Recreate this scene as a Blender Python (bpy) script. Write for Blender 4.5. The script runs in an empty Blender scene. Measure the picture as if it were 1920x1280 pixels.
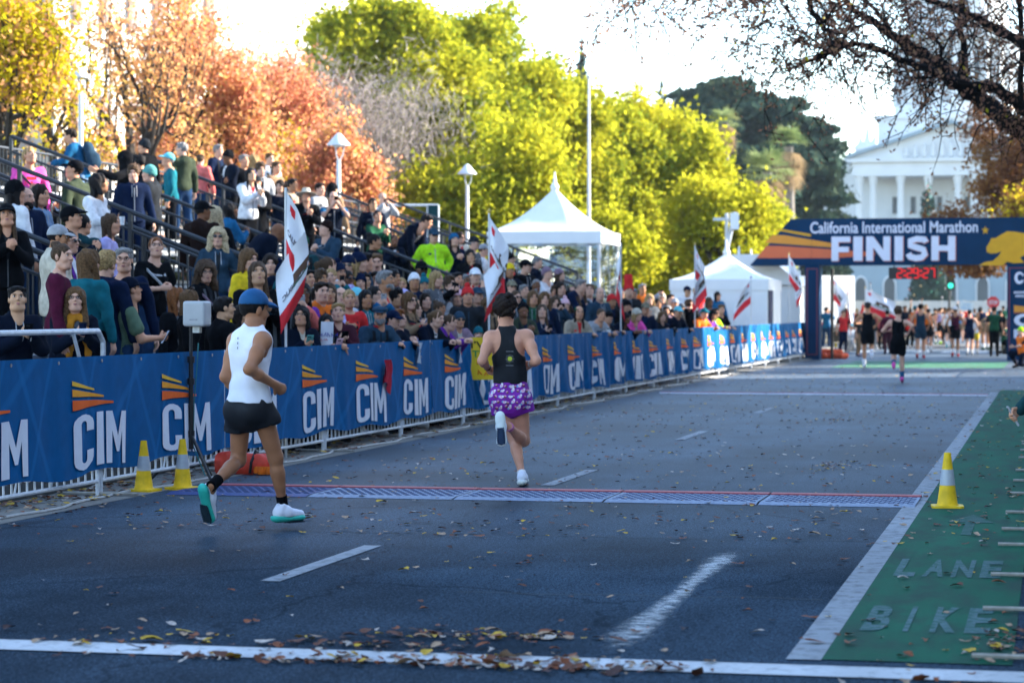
import bpy, bmesh, math, random, time
import numpy as np
from mathutils import Vector, Matrix, Euler
from mathutils.bvhtree import BVHTree
R = math.radians
random.seed(7); rng = np.random.default_rng(7)
T0 = time.time()
scene = bpy.context.scene
COL = scene.collection

# ------------------------------------------------------------------ camera, world, sun, exposure
CAMZ, TH, FPX, HOR = 1.55, R(12.62), 4533.0, 582.0
CS, SN = math.cos(TH), math.sin(TH)
cd = bpy.data.cameras.new('camera'); cam = bpy.data.objects.new('camera', cd); COL.objects.link(cam)
cam.location = (0, 0, CAMZ)
cam.rotation_euler = (R(90) - math.atan(58 / FPX), 0, TH)
cd.sensor_width = 36; cd.lens = 85; cd.clip_start = 0.3; cd.clip_end = 3000
cd.dof.use_dof = True; cd.dof.focus_distance = 18.5; cd.dof.aperture_fstop = 3.0; cd.dof.aperture_blades = 9
scene.camera = cam
SUN_EL, SUN_DIR = R(25), Vector((0.88, 0.475, 0)).normalized()      # horizontal direction towards the sun
w = bpy.data.worlds.new('World'); scene.world = w; w.use_nodes = True
nt = w.node_tree; bg = nt.nodes['Background']
sky = nt.nodes.new('ShaderNodeTexSky'); sky.sky_type = 'NISHITA'; sky.sun_disc = False
sky.sun_elevation = SUN_EL; sky.sun_rotation = math.atan2(SUN_DIR.x, SUN_DIR.y)
sky.air_density = 1.0; sky.dust_density = 0.4; sky.ozone_density = 1.6
nt.links.new(sky.outputs[0], bg.inputs[0]); bg.inputs[1].default_value = 0.14
sl = bpy.data.lights.new('sun', 'SUN'); so = bpy.data.objects.new('sun', sl); COL.objects.link(so)
sl.energy = 4.7; sl.angle = R(0.53); sl.color = (1.0, 0.93, 0.82)
sd = Vector((SUN_DIR.x * math.cos(SUN_EL), SUN_DIR.y * math.cos(SUN_EL), math.sin(SUN_EL)))
so.rotation_euler = sd.to_track_quat('Z', 'Y').to_euler()
so.location = (30, 20, 60)
vs = scene.view_settings; vs.view_transform = 'Standard'; vs.look = 'None'; vs.gamma = 1; vs.exposure = 2.35
scene.render.engine = 'CYCLES'
scene.cycles.max_bounces = 6; scene.cycles.transparent_max_bounces = 6
scene.cycles.use_denoising = True

def ray(px, d, py=None):
    """world point seen at picture column px (row py) at depth d along the optical axis"""
    xr = (px - 960) / FPX
    z = 0 if py is None else CAMZ + (HOR - py) / FPX * d
    return Vector((d * (xr * CS - SN), d * (xr * SN + CS), z))
def gd(py, z=0): return (CAMZ - z) * FPX / (py - HOR)
def gpt(px, py, z=0):
    p = ray(px, gd(py, z)); p.z = z; return p
def dX(px, X): return -X / (SN - (px - 960) / FPX * CS)

# ------------------------------------------------------------------ helpers
def tag(o, label=None, cat=None, group=None, kind=None):
    if label: o['label'] = label
    if cat: o['category'] = cat
    if group: o['group'] = group
    if kind: o['kind'] = kind
    return o
def thing(name, loc, label, cat, group=None, rz=0):
    o = bpy.data.objects.new(name, None); COL.objects.link(o)
    o.location = loc; o.rotation_euler = (0, 0, rz); o.empty_display_size = .2
    return tag(o, label, cat, group)
def link(name, me, parent=None, loc=None):
    o = bpy.data.objects.new(name, me); COL.objects.link(o)
    if parent is not None: o.parent = parent
    if loc is not None: o.location = loc
    return o
def raw_mesh(name, V, F, mats=(), midx=None, smooth=True):
    """mesh from an (n,3) array and an (m,3|4) index array (or list of polygons)"""
    me = bpy.data.meshes.new(name)
    if isinstance(F, np.ndarray):
        n = F.shape[1]
        me.vertices.add(len(V)); me.vertices.foreach_set('co', np.asarray(V, np.float32).ravel())
        me.loops.add(F.size); me.loops.foreach_set('vertex_index', F.astype(np.int32).ravel())
        me.polygons.add(len(F)); me.polygons.foreach_set('loop_start', np.arange(0, F.size, n, dtype=np.int32))
        try: me.polygons.foreach_set('loop_total', np.full(len(F), n, np.int32))
        except Exception: pass
    else:
        me.from_pydata([tuple(v) for v in V], [], [tuple(f) for f in F])
    for m in mats: me.materials.append(m)
    if midx is not None: me.polygons.foreach_set('material_index', np.asarray(midx, np.int32))
    if smooth: me.polygons.foreach_set('use_smooth', np.ones(len(me.polygons), bool))
    me.update(calc_edges=True); me.validate()
    return me
class MB:
    """collects simple solids, then builds one mesh"""
    def __init__(s): s.V = []; s.F = []; s.M = []; s.m = 0
    def add(s, V, F):
        b = len(s.V); s.V += [tuple(v) for v in V]; s.F += [tuple(b + i for i in f) for f in F]; s.M += [s.m] * len(F); return s
    def box(s, c, d, rz=0, M=None):
        x, y, z = d[0] / 2, d[1] / 2, d[2] / 2
        P = [Vector((a * x, b * y, e * z)) for e in (-1, 1) for a, b in ((-1, -1), (1, -1), (1, 1), (-1, 1))]
        if M is None: M = Matrix.Rotation(rz, 3, 'Z')
        c = Vector(c); P = [M @ p + c for p in P]
        return s.add(P, [(3, 2, 1, 0), (4, 5, 6, 7), (0, 1, 5, 4), (1, 2, 6, 5), (2, 3, 7, 6), (3, 0, 4, 7)])
    def tube(s, pts, r, n=8, cap=True):
        pts = [Vector(p) for p in pts]
        rs = r if isinstance(r, (list, tuple)) else [r] * len(pts)
        V = []; F = []; up = None
        for i, p in enumerate(pts):
            t = (pts[min(i + 1, len(pts) - 1)] - pts[max(i - 1, 0)])
            t = t.normalized() if t.length > 1e-9 else Vector((0, 0, 1))
            if up is None: up = t.orthogonal().normalized()
            up = (up - t * up.dot(t)); up = up.normalized() if up.length > 1e-6 else t.orthogonal().normalized()
            bi = t.cross(up)
            for k in range(n):
                a = 2 * math.pi * k / n
                V.append(p + (up * math.cos(a) + bi * math.sin(a)) * rs[i])
        for i in range(len(pts) - 1):
            for k in range(n):
                k2 = (k + 1) % n
                F.append((i * n + k, i * n + k2, (i + 1) * n + k2, (i + 1) * n + k))
        if cap:
            F.append(tuple(range(n - 1, -1, -1))); F.append(tuple((len(pts) - 1) * n + k for k in range(n)))
        return s.add(V, F)
    def lathe(s, prof, n=16, c=(0, 0, 0)):
        V = []; F = []; c = Vector(c)
        for r, z in prof:
            for k in range(n):
                a = 2 * math.pi * k / n; V.append(c + Vector((r * math.cos(a), r * math.sin(a), z)))
        for i in range(len(prof) - 1):
            for k in range(n):
                k2 = (k + 1) % n; F.append((i * n + k, i * n + k2, (i + 1) * n + k2, (i + 1) * n + k))
        F.append(tuple(range(n - 1, -1, -1))); F.append(tuple((len(prof) - 1) * n + k for k in range(n)))
        return s.add(V, F)
    def prism(s, poly, y0, y1, axis='y'):
        """extrudes a polygon given in (x,z) along y (axis y) or in (x,y) along z (axis z)"""
        n = len(poly); V = []
        for t in (y0, y1):
            for a, b in poly: V.append((a, t, b) if axis == 'y' else (a, b, t))
        F = [tuple(range(n)), tuple(range(2 * n - 1, n - 1, -1))]
        for i in range(n): F.append((i, n + i, n + (i + 1) % n, (i + 1) % n))
        return s.add(V, F)
    def quad(s, a, b, c, d): return s.add([a, b, c, d], [(0, 1, 2, 3)])
    def mesh(s, name, mats, smooth=False, fix=True):
        if not isinstance(mats, (list, tuple)): mats = [mats]
        me = bpy.data.meshes.new(name); me.from_pydata(s.V, [], s.F)
        for m in mats: me.materials.append(m)
        if len(mats) > 1: me.polygons.foreach_set('material_index', s.M)
        if fix:
            bm = bmesh.new(); bm.from_mesh(me); bmesh.ops.recalc_face_normals(bm, faces=bm.faces); bm.to_mesh(me); bm.free()
        if smooth:
            me.polygons.foreach_set('use_smooth', np.ones(len(me.polygons), bool))
            try: me.set_sharp_from_angle(angle=R(40))
            except Exception: pass
        me.update(); return me
    def build(s, name, mats, parent=None, smooth=False, loc=None, fix=True):
        return link(name, s.mesh(name, mats, smooth, fix), parent, loc)

# ------------------------------------------------------------------ materials
MC = {}
def mat(name, col, rough=.8, var=.12, scale=30., bump=.0, bscale=120., metal=0., spec=.3, emit=None, trans=0., coat=0., sheen=0., detail=3):
    """a principled material with noise variation of its base colour and a fine bump"""
    key = name
    if key in MC: return MC[key]
    m = bpy.data.materials.new(name); m.use_nodes = True; n = m.node_tree.nodes; l = m.node_tree.links
    b = n['Principled BSDF']; b.inputs['Roughness'].default_value = rough; b.inputs['Metallic'].default_value = metal
    b.inputs['Specular IOR Level'].default_value = spec
    if coat: b.inputs['Coat Weight'].default_value = coat
    if sheen: b.inputs['Sheen Weight'].default_value = sheen
    c = tuple(col) + (1,)
    tc = n.new('ShaderNodeTexCoord')
    if var > 0:
        no = n.new('ShaderNodeTexNoise'); no.inputs['Scale'].default_value = scale; no.inputs['Detail'].default_value = detail
        l.new(tc.outputs['Object'], no.inputs['Vector'])
        mr = n.new('ShaderNodeMapRange'); mr.inputs[1].default_value = .3; mr.inputs[2].default_value = .7
        mr.inputs[3].default_value = 1 - var; mr.inputs[4].default_value = 1 + var
        l.new(no.outputs['Fac'], mr.inputs[0])
        vm = n.new('ShaderNodeVectorMath'); vm.operation = 'SCALE'; vm.inputs[0].default_value = col
        l.new(mr.outputs[0], vm.inputs['Scale']); l.new(vm.outputs[0], b.inputs['Base Color'])
    else: b.inputs['Base Color'].default_value = c
    if bump > 0:
        n2 = n.new('ShaderNodeTexNoise'); n2.inputs['Scale'].default_value = bscale; n2.inputs['Detail'].default_value = 4
        l.new(tc.outputs['Object'], n2.inputs['Vector'])
        bp = n.new('ShaderNodeBump'); bp.inputs['Strength'].default_value = bump; bp.inputs['Distance'].default_value = .01
        l.new(n2.outputs['Fac'], bp.inputs['Height']); l.new(bp.outputs[0], b.inputs['Normal'])
    if emit:
        b.inputs['Emission Color'].default_value = tuple(emit[:3]) + (1,); b.inputs['Emission Strength'].default_value = emit[3]
    if trans: b.inputs['Transmission Weight'].default_value = trans
    MC[key] = m; return m
def leafmat(name, cols, scale=.6, translucent=.5, rough=.6, fine=9.):
    """foliage: colour varies in patches through the crown and leaf by leaf; half diffuse, half translucent"""
    if name in MC: return MC[name]
    m = bpy.data.materials.new(name); m.use_nodes = True; n = m.node_tree.nodes; l = m.node_tree.links
    n.remove(n['Principled BSDF']); out = n['Material Output']
    tc = n.new('ShaderNodeTexCoord')
    a = n.new('ShaderNodeTexNoise'); a.inputs['Scale'].default_value = scale; a.inputs['Detail'].default_value = 2
    f = n.new('ShaderNodeTexNoise'); f.inputs['Scale'].default_value = fine; f.inputs['Detail'].default_value = 1
    l.new(tc.outputs['Object'], a.inputs['Vector']); l.new(tc.outputs['Object'], f.inputs['Vector'])
    ad = n.new('ShaderNodeMath'); ad.operation = 'ADD'; l.new(a.outputs['Fac'], ad.inputs[0]); l.new(f.outputs['Fac'], ad.inputs[1])
    mr = n.new('ShaderNodeMapRange'); mr.inputs[1].default_value = .72; mr.inputs[2].default_value = 1.28; l.new(ad.outputs[0], mr.inputs[0])
    cr = n.new('ShaderNodeValToRGB'); e = cr.color_ramp.elements
    for i, c in enumerate(cols):
        el = e[i] if i < 2 else e.new(1)
        el.position = i / (len(cols) - 1); el.color = tuple(c) + (1,)
    l.new(mr.outputs[0], cr.inputs['Fac'])
    d = n.new('ShaderNodeBsdfDiffuse'); t = n.new('ShaderNodeBsdfTranslucent'); mx = n.new('ShaderNodeMixShader'); mx.inputs[0].default_value = translucent
    l.new(cr.outputs[0], d.inputs[0]); l.new(cr.outputs[0], t.inputs[0]); l.new(d.outputs[0], mx.inputs[1]); l.new(t.outputs[0], mx.inputs[2])
    l.new(mx.outputs[0], out.inputs['Surface']); MC[name] = m; return m

# ------------------------------------------------------------------ implicit surfaces (bodies, clothes, hair)
def surfnet(F, xs, ys, zs):
    nx, ny, nz = F.shape
    ins = F < 0
    c = ins[:-1, :-1, :-1].astype(np.int8)
    tot = np.zeros((nx - 1, ny - 1, nz - 1), np.int8)
    for i in (0, 1):
        for j in (0, 1):
            for k in (0, 1): tot += ins[i:nx - 1 + i, j:ny - 1 + j, k:nz - 1 + k]
    act = (tot > 0) & (tot < 8)
    ci, cj, ck = np.nonzero(act)
    if len(ci) == 0: return np.zeros((0, 3)), np.zeros((0, 4), int)
    idx = np.full(act.shape, -1, np.int32); idx[ci, cj, ck] = np.arange(len(ci))
    P = np.zeros((len(ci), 3)); W = np.zeros(len(ci))
    E = []
    for a in range(3):
        for u in (0, 1):
            for v in (0, 1):
                o = [0, 0, 0]; b, cc = [q for q in range(3) if q != a]; o[b] = u; o[cc] = v
                o2 = list(o); o2[a] = 1; E.append((o, o2))
    ax = (xs, ys, zs)
    for o, o2 in E:
        i0 = (ci + o[0], cj + o[1], ck + o[2]); i1 = (ci + o2[0], cj + o2[1], ck + o2[2])
        f0 = F[i0]; f1 = F[i1]; m = (f0 < 0) != (f1 < 0)
        t = np.where(m, f0 / np.where(m, f0 - f1, 1), 0)
        for q in range(3):
            p = ax[q][i0[q]] + t * (ax[q][i1[q]] - ax[q][i0[q]])
            P[:, q] += np.where(m, p, 0)
        W += m
    P /= W[:, None]
    Q = []
    # x edges
    m = ins[:-1, 1:-1, 1:-1] != ins[1:, 1:-1, 1:-1]; i, j, k = np.nonzero(m); fl = ins[i, j + 1, k + 1]
    q = np.stack([idx[i, j, k], idx[i, j + 1, k], idx[i, j + 1, k + 1], idx[i, j, k + 1]], 1); q[~fl] = q[~fl][:, ::-1]; Q.append(q)
    m = ins[1:-1, :-1, 1:-1] != ins[1:-1, 1:, 1:-1]; i, j, k = np.nonzero(m); fl = ins[i + 1, j, k + 1]
    q = np.stack([idx[i, j, k], idx[i, j, k + 1], idx[i + 1, j, k + 1], idx[i + 1, j, k]], 1); q[~fl] = q[~fl][:, ::-1]; Q.append(q)
    m = ins[1:-1, 1:-1, :-1] != ins[1:-1, 1:-1, 1:]; i, j, k = np.nonzero(m); fl = ins[i + 1, j + 1, k]
    q = np.stack([idx[i, j, k], idx[i + 1, j, k], idx[i + 1, j + 1, k], idx[i, j + 1, k]], 1); q[~fl] = q[~fl][:, ::-1]; Q.append(q)
    return P, np.concatenate(Q)
class SDF:
    """smooth union of round cones and ellipsoids sampled on a grid"""
    def __init__(s, lo, hi, h):
        s.h = h
        s.ax = [np.arange(lo[q] - 2 * h, hi[q] + 2.5 * h, h) for q in range(3)]
        s.F = np.full([len(a) for a in s.ax], .5, np.float32)
    def blk(s, lo, hi):
        sl = []
        for q in range(3):
            a = np.searchsorted(s.ax[q], lo[q]); b = np.searchsorted(s.ax[q], hi[q])
            if b <= a: return None
            sl.append(slice(a, b))
        return tuple(sl)
    def put(s, sl, d, k, op):
        f = s.F[sl]
        if op == 'u':
            if k > 0: hh = np.maximum(k - np.abs(f - d), 0) / k; s.F[sl] = np.minimum(f, d) - hh * hh * k * .25
            else: s.F[sl] = np.minimum(f, d)
        elif op == 's':
            d = -d
            if k > 0: hh = np.maximum(k - np.abs(f - d), 0) / k; s.F[sl] = np.maximum(f, d) + hh * hh * k * .25
            else: s.F[sl] = np.maximum(f, d)
        elif op == 'i': s.F[sl] = np.maximum(f, d)
    def cone(s, a, b, ra, rb=None, k=.03, n=None, f=1., op='u'):
        rb = ra if rb is None else rb
        a = np.array(a, float); b = np.array(b, float); r = max(ra, rb) + k + 2.2 * s.h
        sl = s.blk(np.minimum(a, b) - r, np.maximum(a, b) + r)
        if sl is None: return s
        X = s.ax[0][sl[0]][:, None, None] - a[0]; Y = s.ax[1][sl[1]][None, :, None] - a[1]; Z = s.ax[2][sl[2]][None, None, :] - a[2]
        ab = b - a; L = float(ab @ ab) + 1e-12
        t = np.clip((X * ab[0] + Y * ab[1] + Z * ab[2]) / L, 0, 1)
        vx = X - t * ab[0]; vy = Y - t * ab[1]; vz = Z - t * ab[2]
        q = vx * vx + vy * vy + vz * vz
        if n is not None:
            n = np.array(n, float); n /= np.linalg.norm(n)
            vn = vx * n[0] + vy * n[1] + vz * n[2]; q = q + vn * vn * (f * f - 1)
        d = np.sqrt(q) - (ra + t * (rb - ra))
        s.put(sl, d.astype(np.float32), k, op); return s
    def ell(s, c, r, k=.02, op='u', M=None):
        c = np.array(c, float); r = np.array(r, float); R_ = max(r) + k + 2.2 * s.h
        sl = s.blk(c - R_, c + R_)
        if sl is None: return s
        X = s.ax[0][sl[0]][:, None, None] - c[0]; Y = s.ax[1][sl[1]][None, :, None] - c[1]; Z = s.ax[2][sl[2]][None, None, :] - c[2]
        if M is not None:
            X, Y, Z = (M[0][0] * X + M[0][1] * Y + M[0][2] * Z, M[1][0] * X + M[1][1] * Y + M[1][2] * Z, M[2][0] * X + M[2][1] * Y + M[2][2] * Z)
        k0 = np.sqrt((X / r[0]) ** 2 + (Y / r[1]) ** 2 + (Z / r[2]) ** 2)
        k1 = np.sqrt((X / r[0] ** 2) ** 2 + (Y / r[1] ** 2) ** 2 + (Z / r[2] ** 2) ** 2) + 1e-9
        s.put(sl, (k0 * (k0 - 1) / k1).astype(np.float32), k, op); return s
    def plane(s, n, c, k=0, op='i'):
        """keeps the side where n.p < c"""
        d = s.ax[0][:, None, None] * n[0] + s.ax[1][None, :, None] * n[1] + s.ax[2][None, None, :] * n[2] - c
        s.F = np.maximum(s.F, d.astype(np.float32)); return s
    def wrinkle(s, amp, freq, seed=0, n=4, aniso=(1, 1, 1)):
        g = np.random.default_rng(seed); acc = 0
        for i in range(n):
            v = g.normal(size=3) * np.array(aniso); v *= freq * g.uniform(.6, 1.6) / np.linalg.norm(v); ph = g.uniform(0, 6.28)
            acc = acc + np.sin(s.ax[0][:, None, None] * v[0] + s.ax[1][None, :, None] * v[1] + s.ax[2][None, None, :] * v[2] + ph)
        s.F = s.F + (acc * (amp / n ** .5)).astype(np.float32); return s
    def mesh(s): return surfnet(s.F, *s.ax)
# ------------------------------------------------------------------ people: templates
SKIN = {'l': (.56, .275, .165), 'p': (.62, .34, .235), 't': (.42, .195, .10), 'a': (.52, .285, .165), 'b': (.19, .080, .040), 'd': (.085, .038, .02)}
def skin(k): return mat('skin_' + k, SKIN[k], .6, .08, 14, .05, 300, spec=.18)
HAIRC = {'black': (.012, .010, .010), 'dark': (.018, .011, .008), 'brown': (.065, .038, .022), 'light': (.11, .058, .026), 'blond': (.30, .19, .08),
         'grey': (.20, .19, .185), 'white': (.55, .53, .5), 'red': (.17, .06, .02), 'pale': (.42, .32, .19)}
def hairm(k): return mat('hair_' + k, HAIRC[k], .65, .5, 60, .5, 160, spec=.10)
M_EYE = mat('eye_dark', (.012, .010, .010), .2, 0); M_EYEW = mat('eye_white', (.62, .60, .58), .3, 0)
M_LIP = mat('lip', (.42, .17, .15), .5, 0); M_BROW = mat('brow_hair', (.05, .035, .025), .8, 0)
M_LENS = mat('dark_lens', (.01, .01, .012), .08, 0, spec=.6); M_FRAME = mat('glasses_frame', (.02, .017, .016), .4, 0)

def head_sdf(s, o=(0, 0, 0), fem=False, M=None, fat=0., k=.02):
    """adds a head (centre of the skull at o, face along +y of M) to an SDF"""
    M = M or Matrix.Identity(3); o = Vector(o); Mi = M.transposed()
    P = lambda x, y, z: M @ Vector((x, y, z)) + o
    j = .9 if fem else 1.
    s.ell(P(0, -.012, .03), (.075, .096, .092), k, M=Mi)
    s.ell(P(0, .025, -.035), (.058 * j + fat, .066, .080), .03, M=Mi)
    s.ell(P(0, .060, -.092), (.026 * j + fat, .022, .022), .035, M=Mi)
    for x in (-1, 1):
        s.ell(P(x * .04, .055, -.022), (.026 + fat, .03, .03), .02, M=Mi)
        s.cone(P(x * .012, .088, .036), P(x * .042, .076, .034), .011, .010, .012)
        s.cone(P(x * .05, .0, -.075), P(x * .03, .045, -.095), .02 + fat, .02 + fat, .03)
    for x in (-1, 1): s.ell(P(x * .032, .102, .012), (.019, .018, .012), .012, 's', M=Mi)
    s.cone(P(0, .092, .018), P(0, .110, -.022), .008, .0125, .008)
    for x in (-1, 1): s.ell(P(x * .012, .099, -.025), (.009, .010, .008), .006, M=Mi)
    s.ell(P(0, .086, -.052), (.022, .012, .010), .008, M=Mi)
    s.ell(P(0, .084, -.066), (.019, .012, .009), .006, M=Mi)
    for x in (-1, 1): s.ell(P(x * .077, -.006, -.004), (.010, .020, .032), .006, M=Mi)
    return s
def ico(c, r, n=8, m=5):
    """small ellipsoid as vertex and quad arrays"""
    V = []; F = []
    for i in range(m + 1):
        ph = math.pi * (i / m)
        for kk in range(n):
            a = 2 * math.pi * kk / n
            V.append((c[0] + r[0] * math.sin(ph) * math.cos(a), c[1] + r[1] * math.sin(ph) * math.sin(a), c[2] + r[2] * math.cos(ph)))
    for i in range(m):
        for kk in range(n):
            F.append((i * n + kk, (i + 1) * n + kk, (i + 1) * n + (kk + 1) % n, i * n + (kk + 1) % n))
    return np.array(V), np.array(F)
def face_bits(fem=False):
    """eyes, brows and lips: list of (V, F, slot) with slots 1 white, 2 dark, 3 lip, 4 brow"""
    out = []
    for x in (-1, 1):
        out.append(ico((x * .032, .0835, .012), (.0135, .006, .0062)) + (1,))
        out.append(ico((x * .032, .0875, .0118), (.0068, .004, .0062)) + (2,))
        out.append(ico((x * .032, .0880, .0185), (.016, .0045, .0026)) + (2,))
        out.append(ico((x * .033, .0895, .032), (.019, .005, .0036 if fem else .0055)) + (4,))
    out.append(ico((0, .0955, -.0535), (.021, .0042, .0052)) + (3,))
    out.append(ico((0, .0935, -.0645), (.018, .0045, .0056)) + (3,))
    out.append(ico((0, .0965, -.0590), (.018, .002, .0012)) + (2,))
    return out
HEADS = {}
def head_tpl(fem, lod):
    k = (fem, lod)
    if k not in HEADS:
        h = (.0098, .0158, .025)[lod]
        s = SDF((-.1, -.13, -.26), (.1, .13, .14), h)
        s.cone((0, -.02, -.05), (0, -.045, -.215), .048 if fem else .058, .052 if fem else .066, .03)
        head_sdf(s, fem=fem)
        V, F = s.mesh(); A = [(V, F, 0)]
        if lod < 2: A += face_bits(fem)
        else:
            A += [b for b in face_bits(fem) if b[2] in (2, 4)]
        HEADS[k] = A
    return HEADS[k]
HANDS = {}
def hand_tpl(kind, lod):
    k = (kind, lod)
    if k not in HANDS:
        h = (.009, .0135, .019)[lod]
        s = SDF((-.07, -.06, -.05), (.08, .10, .2), h)
        c1, c2 = {'relax': (22, 48), 'grip': (48, 115), 'fist': (88, 185), 'flat': (4, 10)}[kind]
        g = (.0008, .003, .005)[lod]
        s.cone((0, 0, -.03), (0, 0, .012), .026, .027, .01, (0, 1, 0), 1.25)
        s.cone((0, 0, .012), (0, 0, .078), .030, .040, .01, (0, 1, 0), 2.1)
        for i, (x, L) in enumerate(((-.031, .060), (-.0105, .074), (.0105, .079), (.031, .070))):
            b = np.array((x, 0, .088)); a = R(c1); p = b + np.array((x * .12, math.sin(a), math.cos(a))) * L * .52
            a2 = R(c2); q = p + np.array((0, math.sin(a2), math.cos(a2))) * L * .55
            s.cone(b, p, .0098 + g, .0088 + g, .003); s.cone(p, q, .0088 + g, .0070 + g, .003)
        t0 = np.array((.028, .008, .022)); t1 = np.array((.056, .026, .056)); t2 = np.array((.046 if kind in ('grip', 'fist') else .066, .048, .086))
        s.cone(t0, t1, .014 + g, .0105 + g, .008); s.cone(t1, t2, .0105 + g, .0085 + g, .003)
        HANDS[k] = s.mesh()
    return HANDS[k]
TPL = {}
def hair_tpl(kind):
    if kind in TPL: return TPL[kind]
    lo, hi, h = (-.17, -.19, -.42), (.17, .16, .19), .0115
    if kind in ('short', 'bald', 'slick', 'thin'): lo = (-.13, -.16, -.14)
    s = SDF(lo, hi, h)
    face = dict(c=(0, .125, -.045), r=(.066, .085, .098))
    if kind == 'short':
        s.ell((0, -.018, .036), (.084, .103, .096), 0); [s.ell((rr_ * .075 * math.cos(a_), -.01 + rr_ * .085 * math.sin(a_), .118 - .03 * rr_), (.026, .026, .024), .012) for a_, rr_ in ((.3, .9), (1.0, 1.), (1.5, .95), (2.1, 1.), (2.8, .9), (.7, .4), (1.9, .5), (4, .5), (3.6, .9), (5.6, .9))]; s.ell((0, .117, -.03), (.076, .085, .120), .012, 's'); s.plane((0, .85, -1), .050); s.wrinkle(.003, 60, 8)
    elif kind == 'mop':
        s.ell((0, -.018, .040), (.094, .112, .108), 0); s.ell((0, .04, .11), (.07, .06, .04), .04); s.ell((0, .128, -.04), (.072, .082, .098), .02, 's'); s.plane((0, .7, -1), .065)
    elif kind == 'slick':
        s.ell((0, -.018, .034), (.081, .101, .095), 0); s.ell((0, .118, -.03), (.076, .085, .118), .01, 's'); s.plane((0, .85, -1), .055)
    elif kind == 'thin':
        s.ell((0, -.018, .030), (.081, .101, .094), 0); s.ell((0, .11, .06), (.09, .12, .12), .01, 's'); s.plane((0, .4, -1), .06)
    elif kind in ('long', 'wavy', 'bob', 'curly', 'afro'):
        big = {'long': .0, 'wavy': .012, 'bob': .008, 'curly': .03, 'afro': .035}[kind]
        s.ell((0, -.016, .036), (.088 + big, .104 + big, .100 + big * .7), 0)
        L = {'long': .27, 'wavy': .24, 'bob': .12, 'curly': .17, 'afro': .06}[kind]
        for x in (-1, 1): s.cone((x * .072, -.012, .02), (x * (.088 + big), -.015, -L), .026 + big * .7, .022 + big * .8, .03)
        s.cone((0, -.06, .02), (0, -.085, -L), .065 + big, .072 + big, .04, (0, 1, 0), 1.5)
        s.ell((0, .138, -.045), (.068 + big * .5, .112, .122), .012, 's'); s.cone((0, .13, -.10), (0, .14, -.5), .095 + big * .4, .12, .02, op='s')
    elif kind in ('pony', 'bun'):
        s.ell((0, -.018, .034), (.082, .102, .096), 0); s.ell((0, .125, -.03), (.074, .085, .108), .01, 's'); s.plane((0, .7, -1), .07)
        if kind == 'pony':
            s.cone((0, -.10, .06), (0, -.155, .03), .028, .032, .02); s.cone((0, -.155, .03), (0, -.14, -.22), .034, .016, .02)
        else: s.ell((0, -.085, .115), (.045, .045, .04), .02)
    elif kind == 'beard':
        s.ell((0, .028, -.062), (.066, .072, .062), 0); s.ell((0, .075, -.095), (.032, .028, .032), .02)
        s.ell((0, .075, .005), (.058, .055, .052), .01, 's'); s.plane((0, -1, 0), -.005); s.ell((0, .105, -.06), (.022, .02, .008), .006, 's'); s.plane((0, 0, 1), -.03)
    elif kind == 'stache': s.cone((-.022, .094, -.044), (.022, .094, -.044), .008, .008, 0)
    amp = {'curly': .011, 'afro': .012, 'mop': .009, 'wavy': .010, 'long': .006, 'bob': .006, 'pony': .005, 'bun': .005, 'short': .004}.get(kind, .003)
    s.wrinkle(amp, 95 if kind in ('curly', 'afro', 'mop') else 80, 3, 5, (1, 1, .35) if kind in ('long', 'wavy', 'pony', 'bob') else (1, 1, 1))
    V, F = s.mesh(); TPL[kind] = (V, F); return TPL[kind]
def disc(c, rx, ry, z, th, droop=0., n=20):
    """brim: flattened ring of quads, closed"""
    V = []; F = []
    for r, dz in ((.0, th), (.6, th), (1., th * .4 - droop), (1., -th * .4 - droop), (.6, -th), (0., -th)):
        for k in range(n):
            a = 2 * math.pi * k / n; V.append((c[0] + rx * max(r, .01) * math.cos(a), c[1] + ry * max(r, .01) * math.sin(a), z + dz))
    for i in range(5):
        for k in range(n): F.append((i * n + k, i * n + (k + 1) % n, (i + 1) * n + (k + 1) % n, (i + 1) * n + k))
    return np.array(V), np.array(F)
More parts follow.
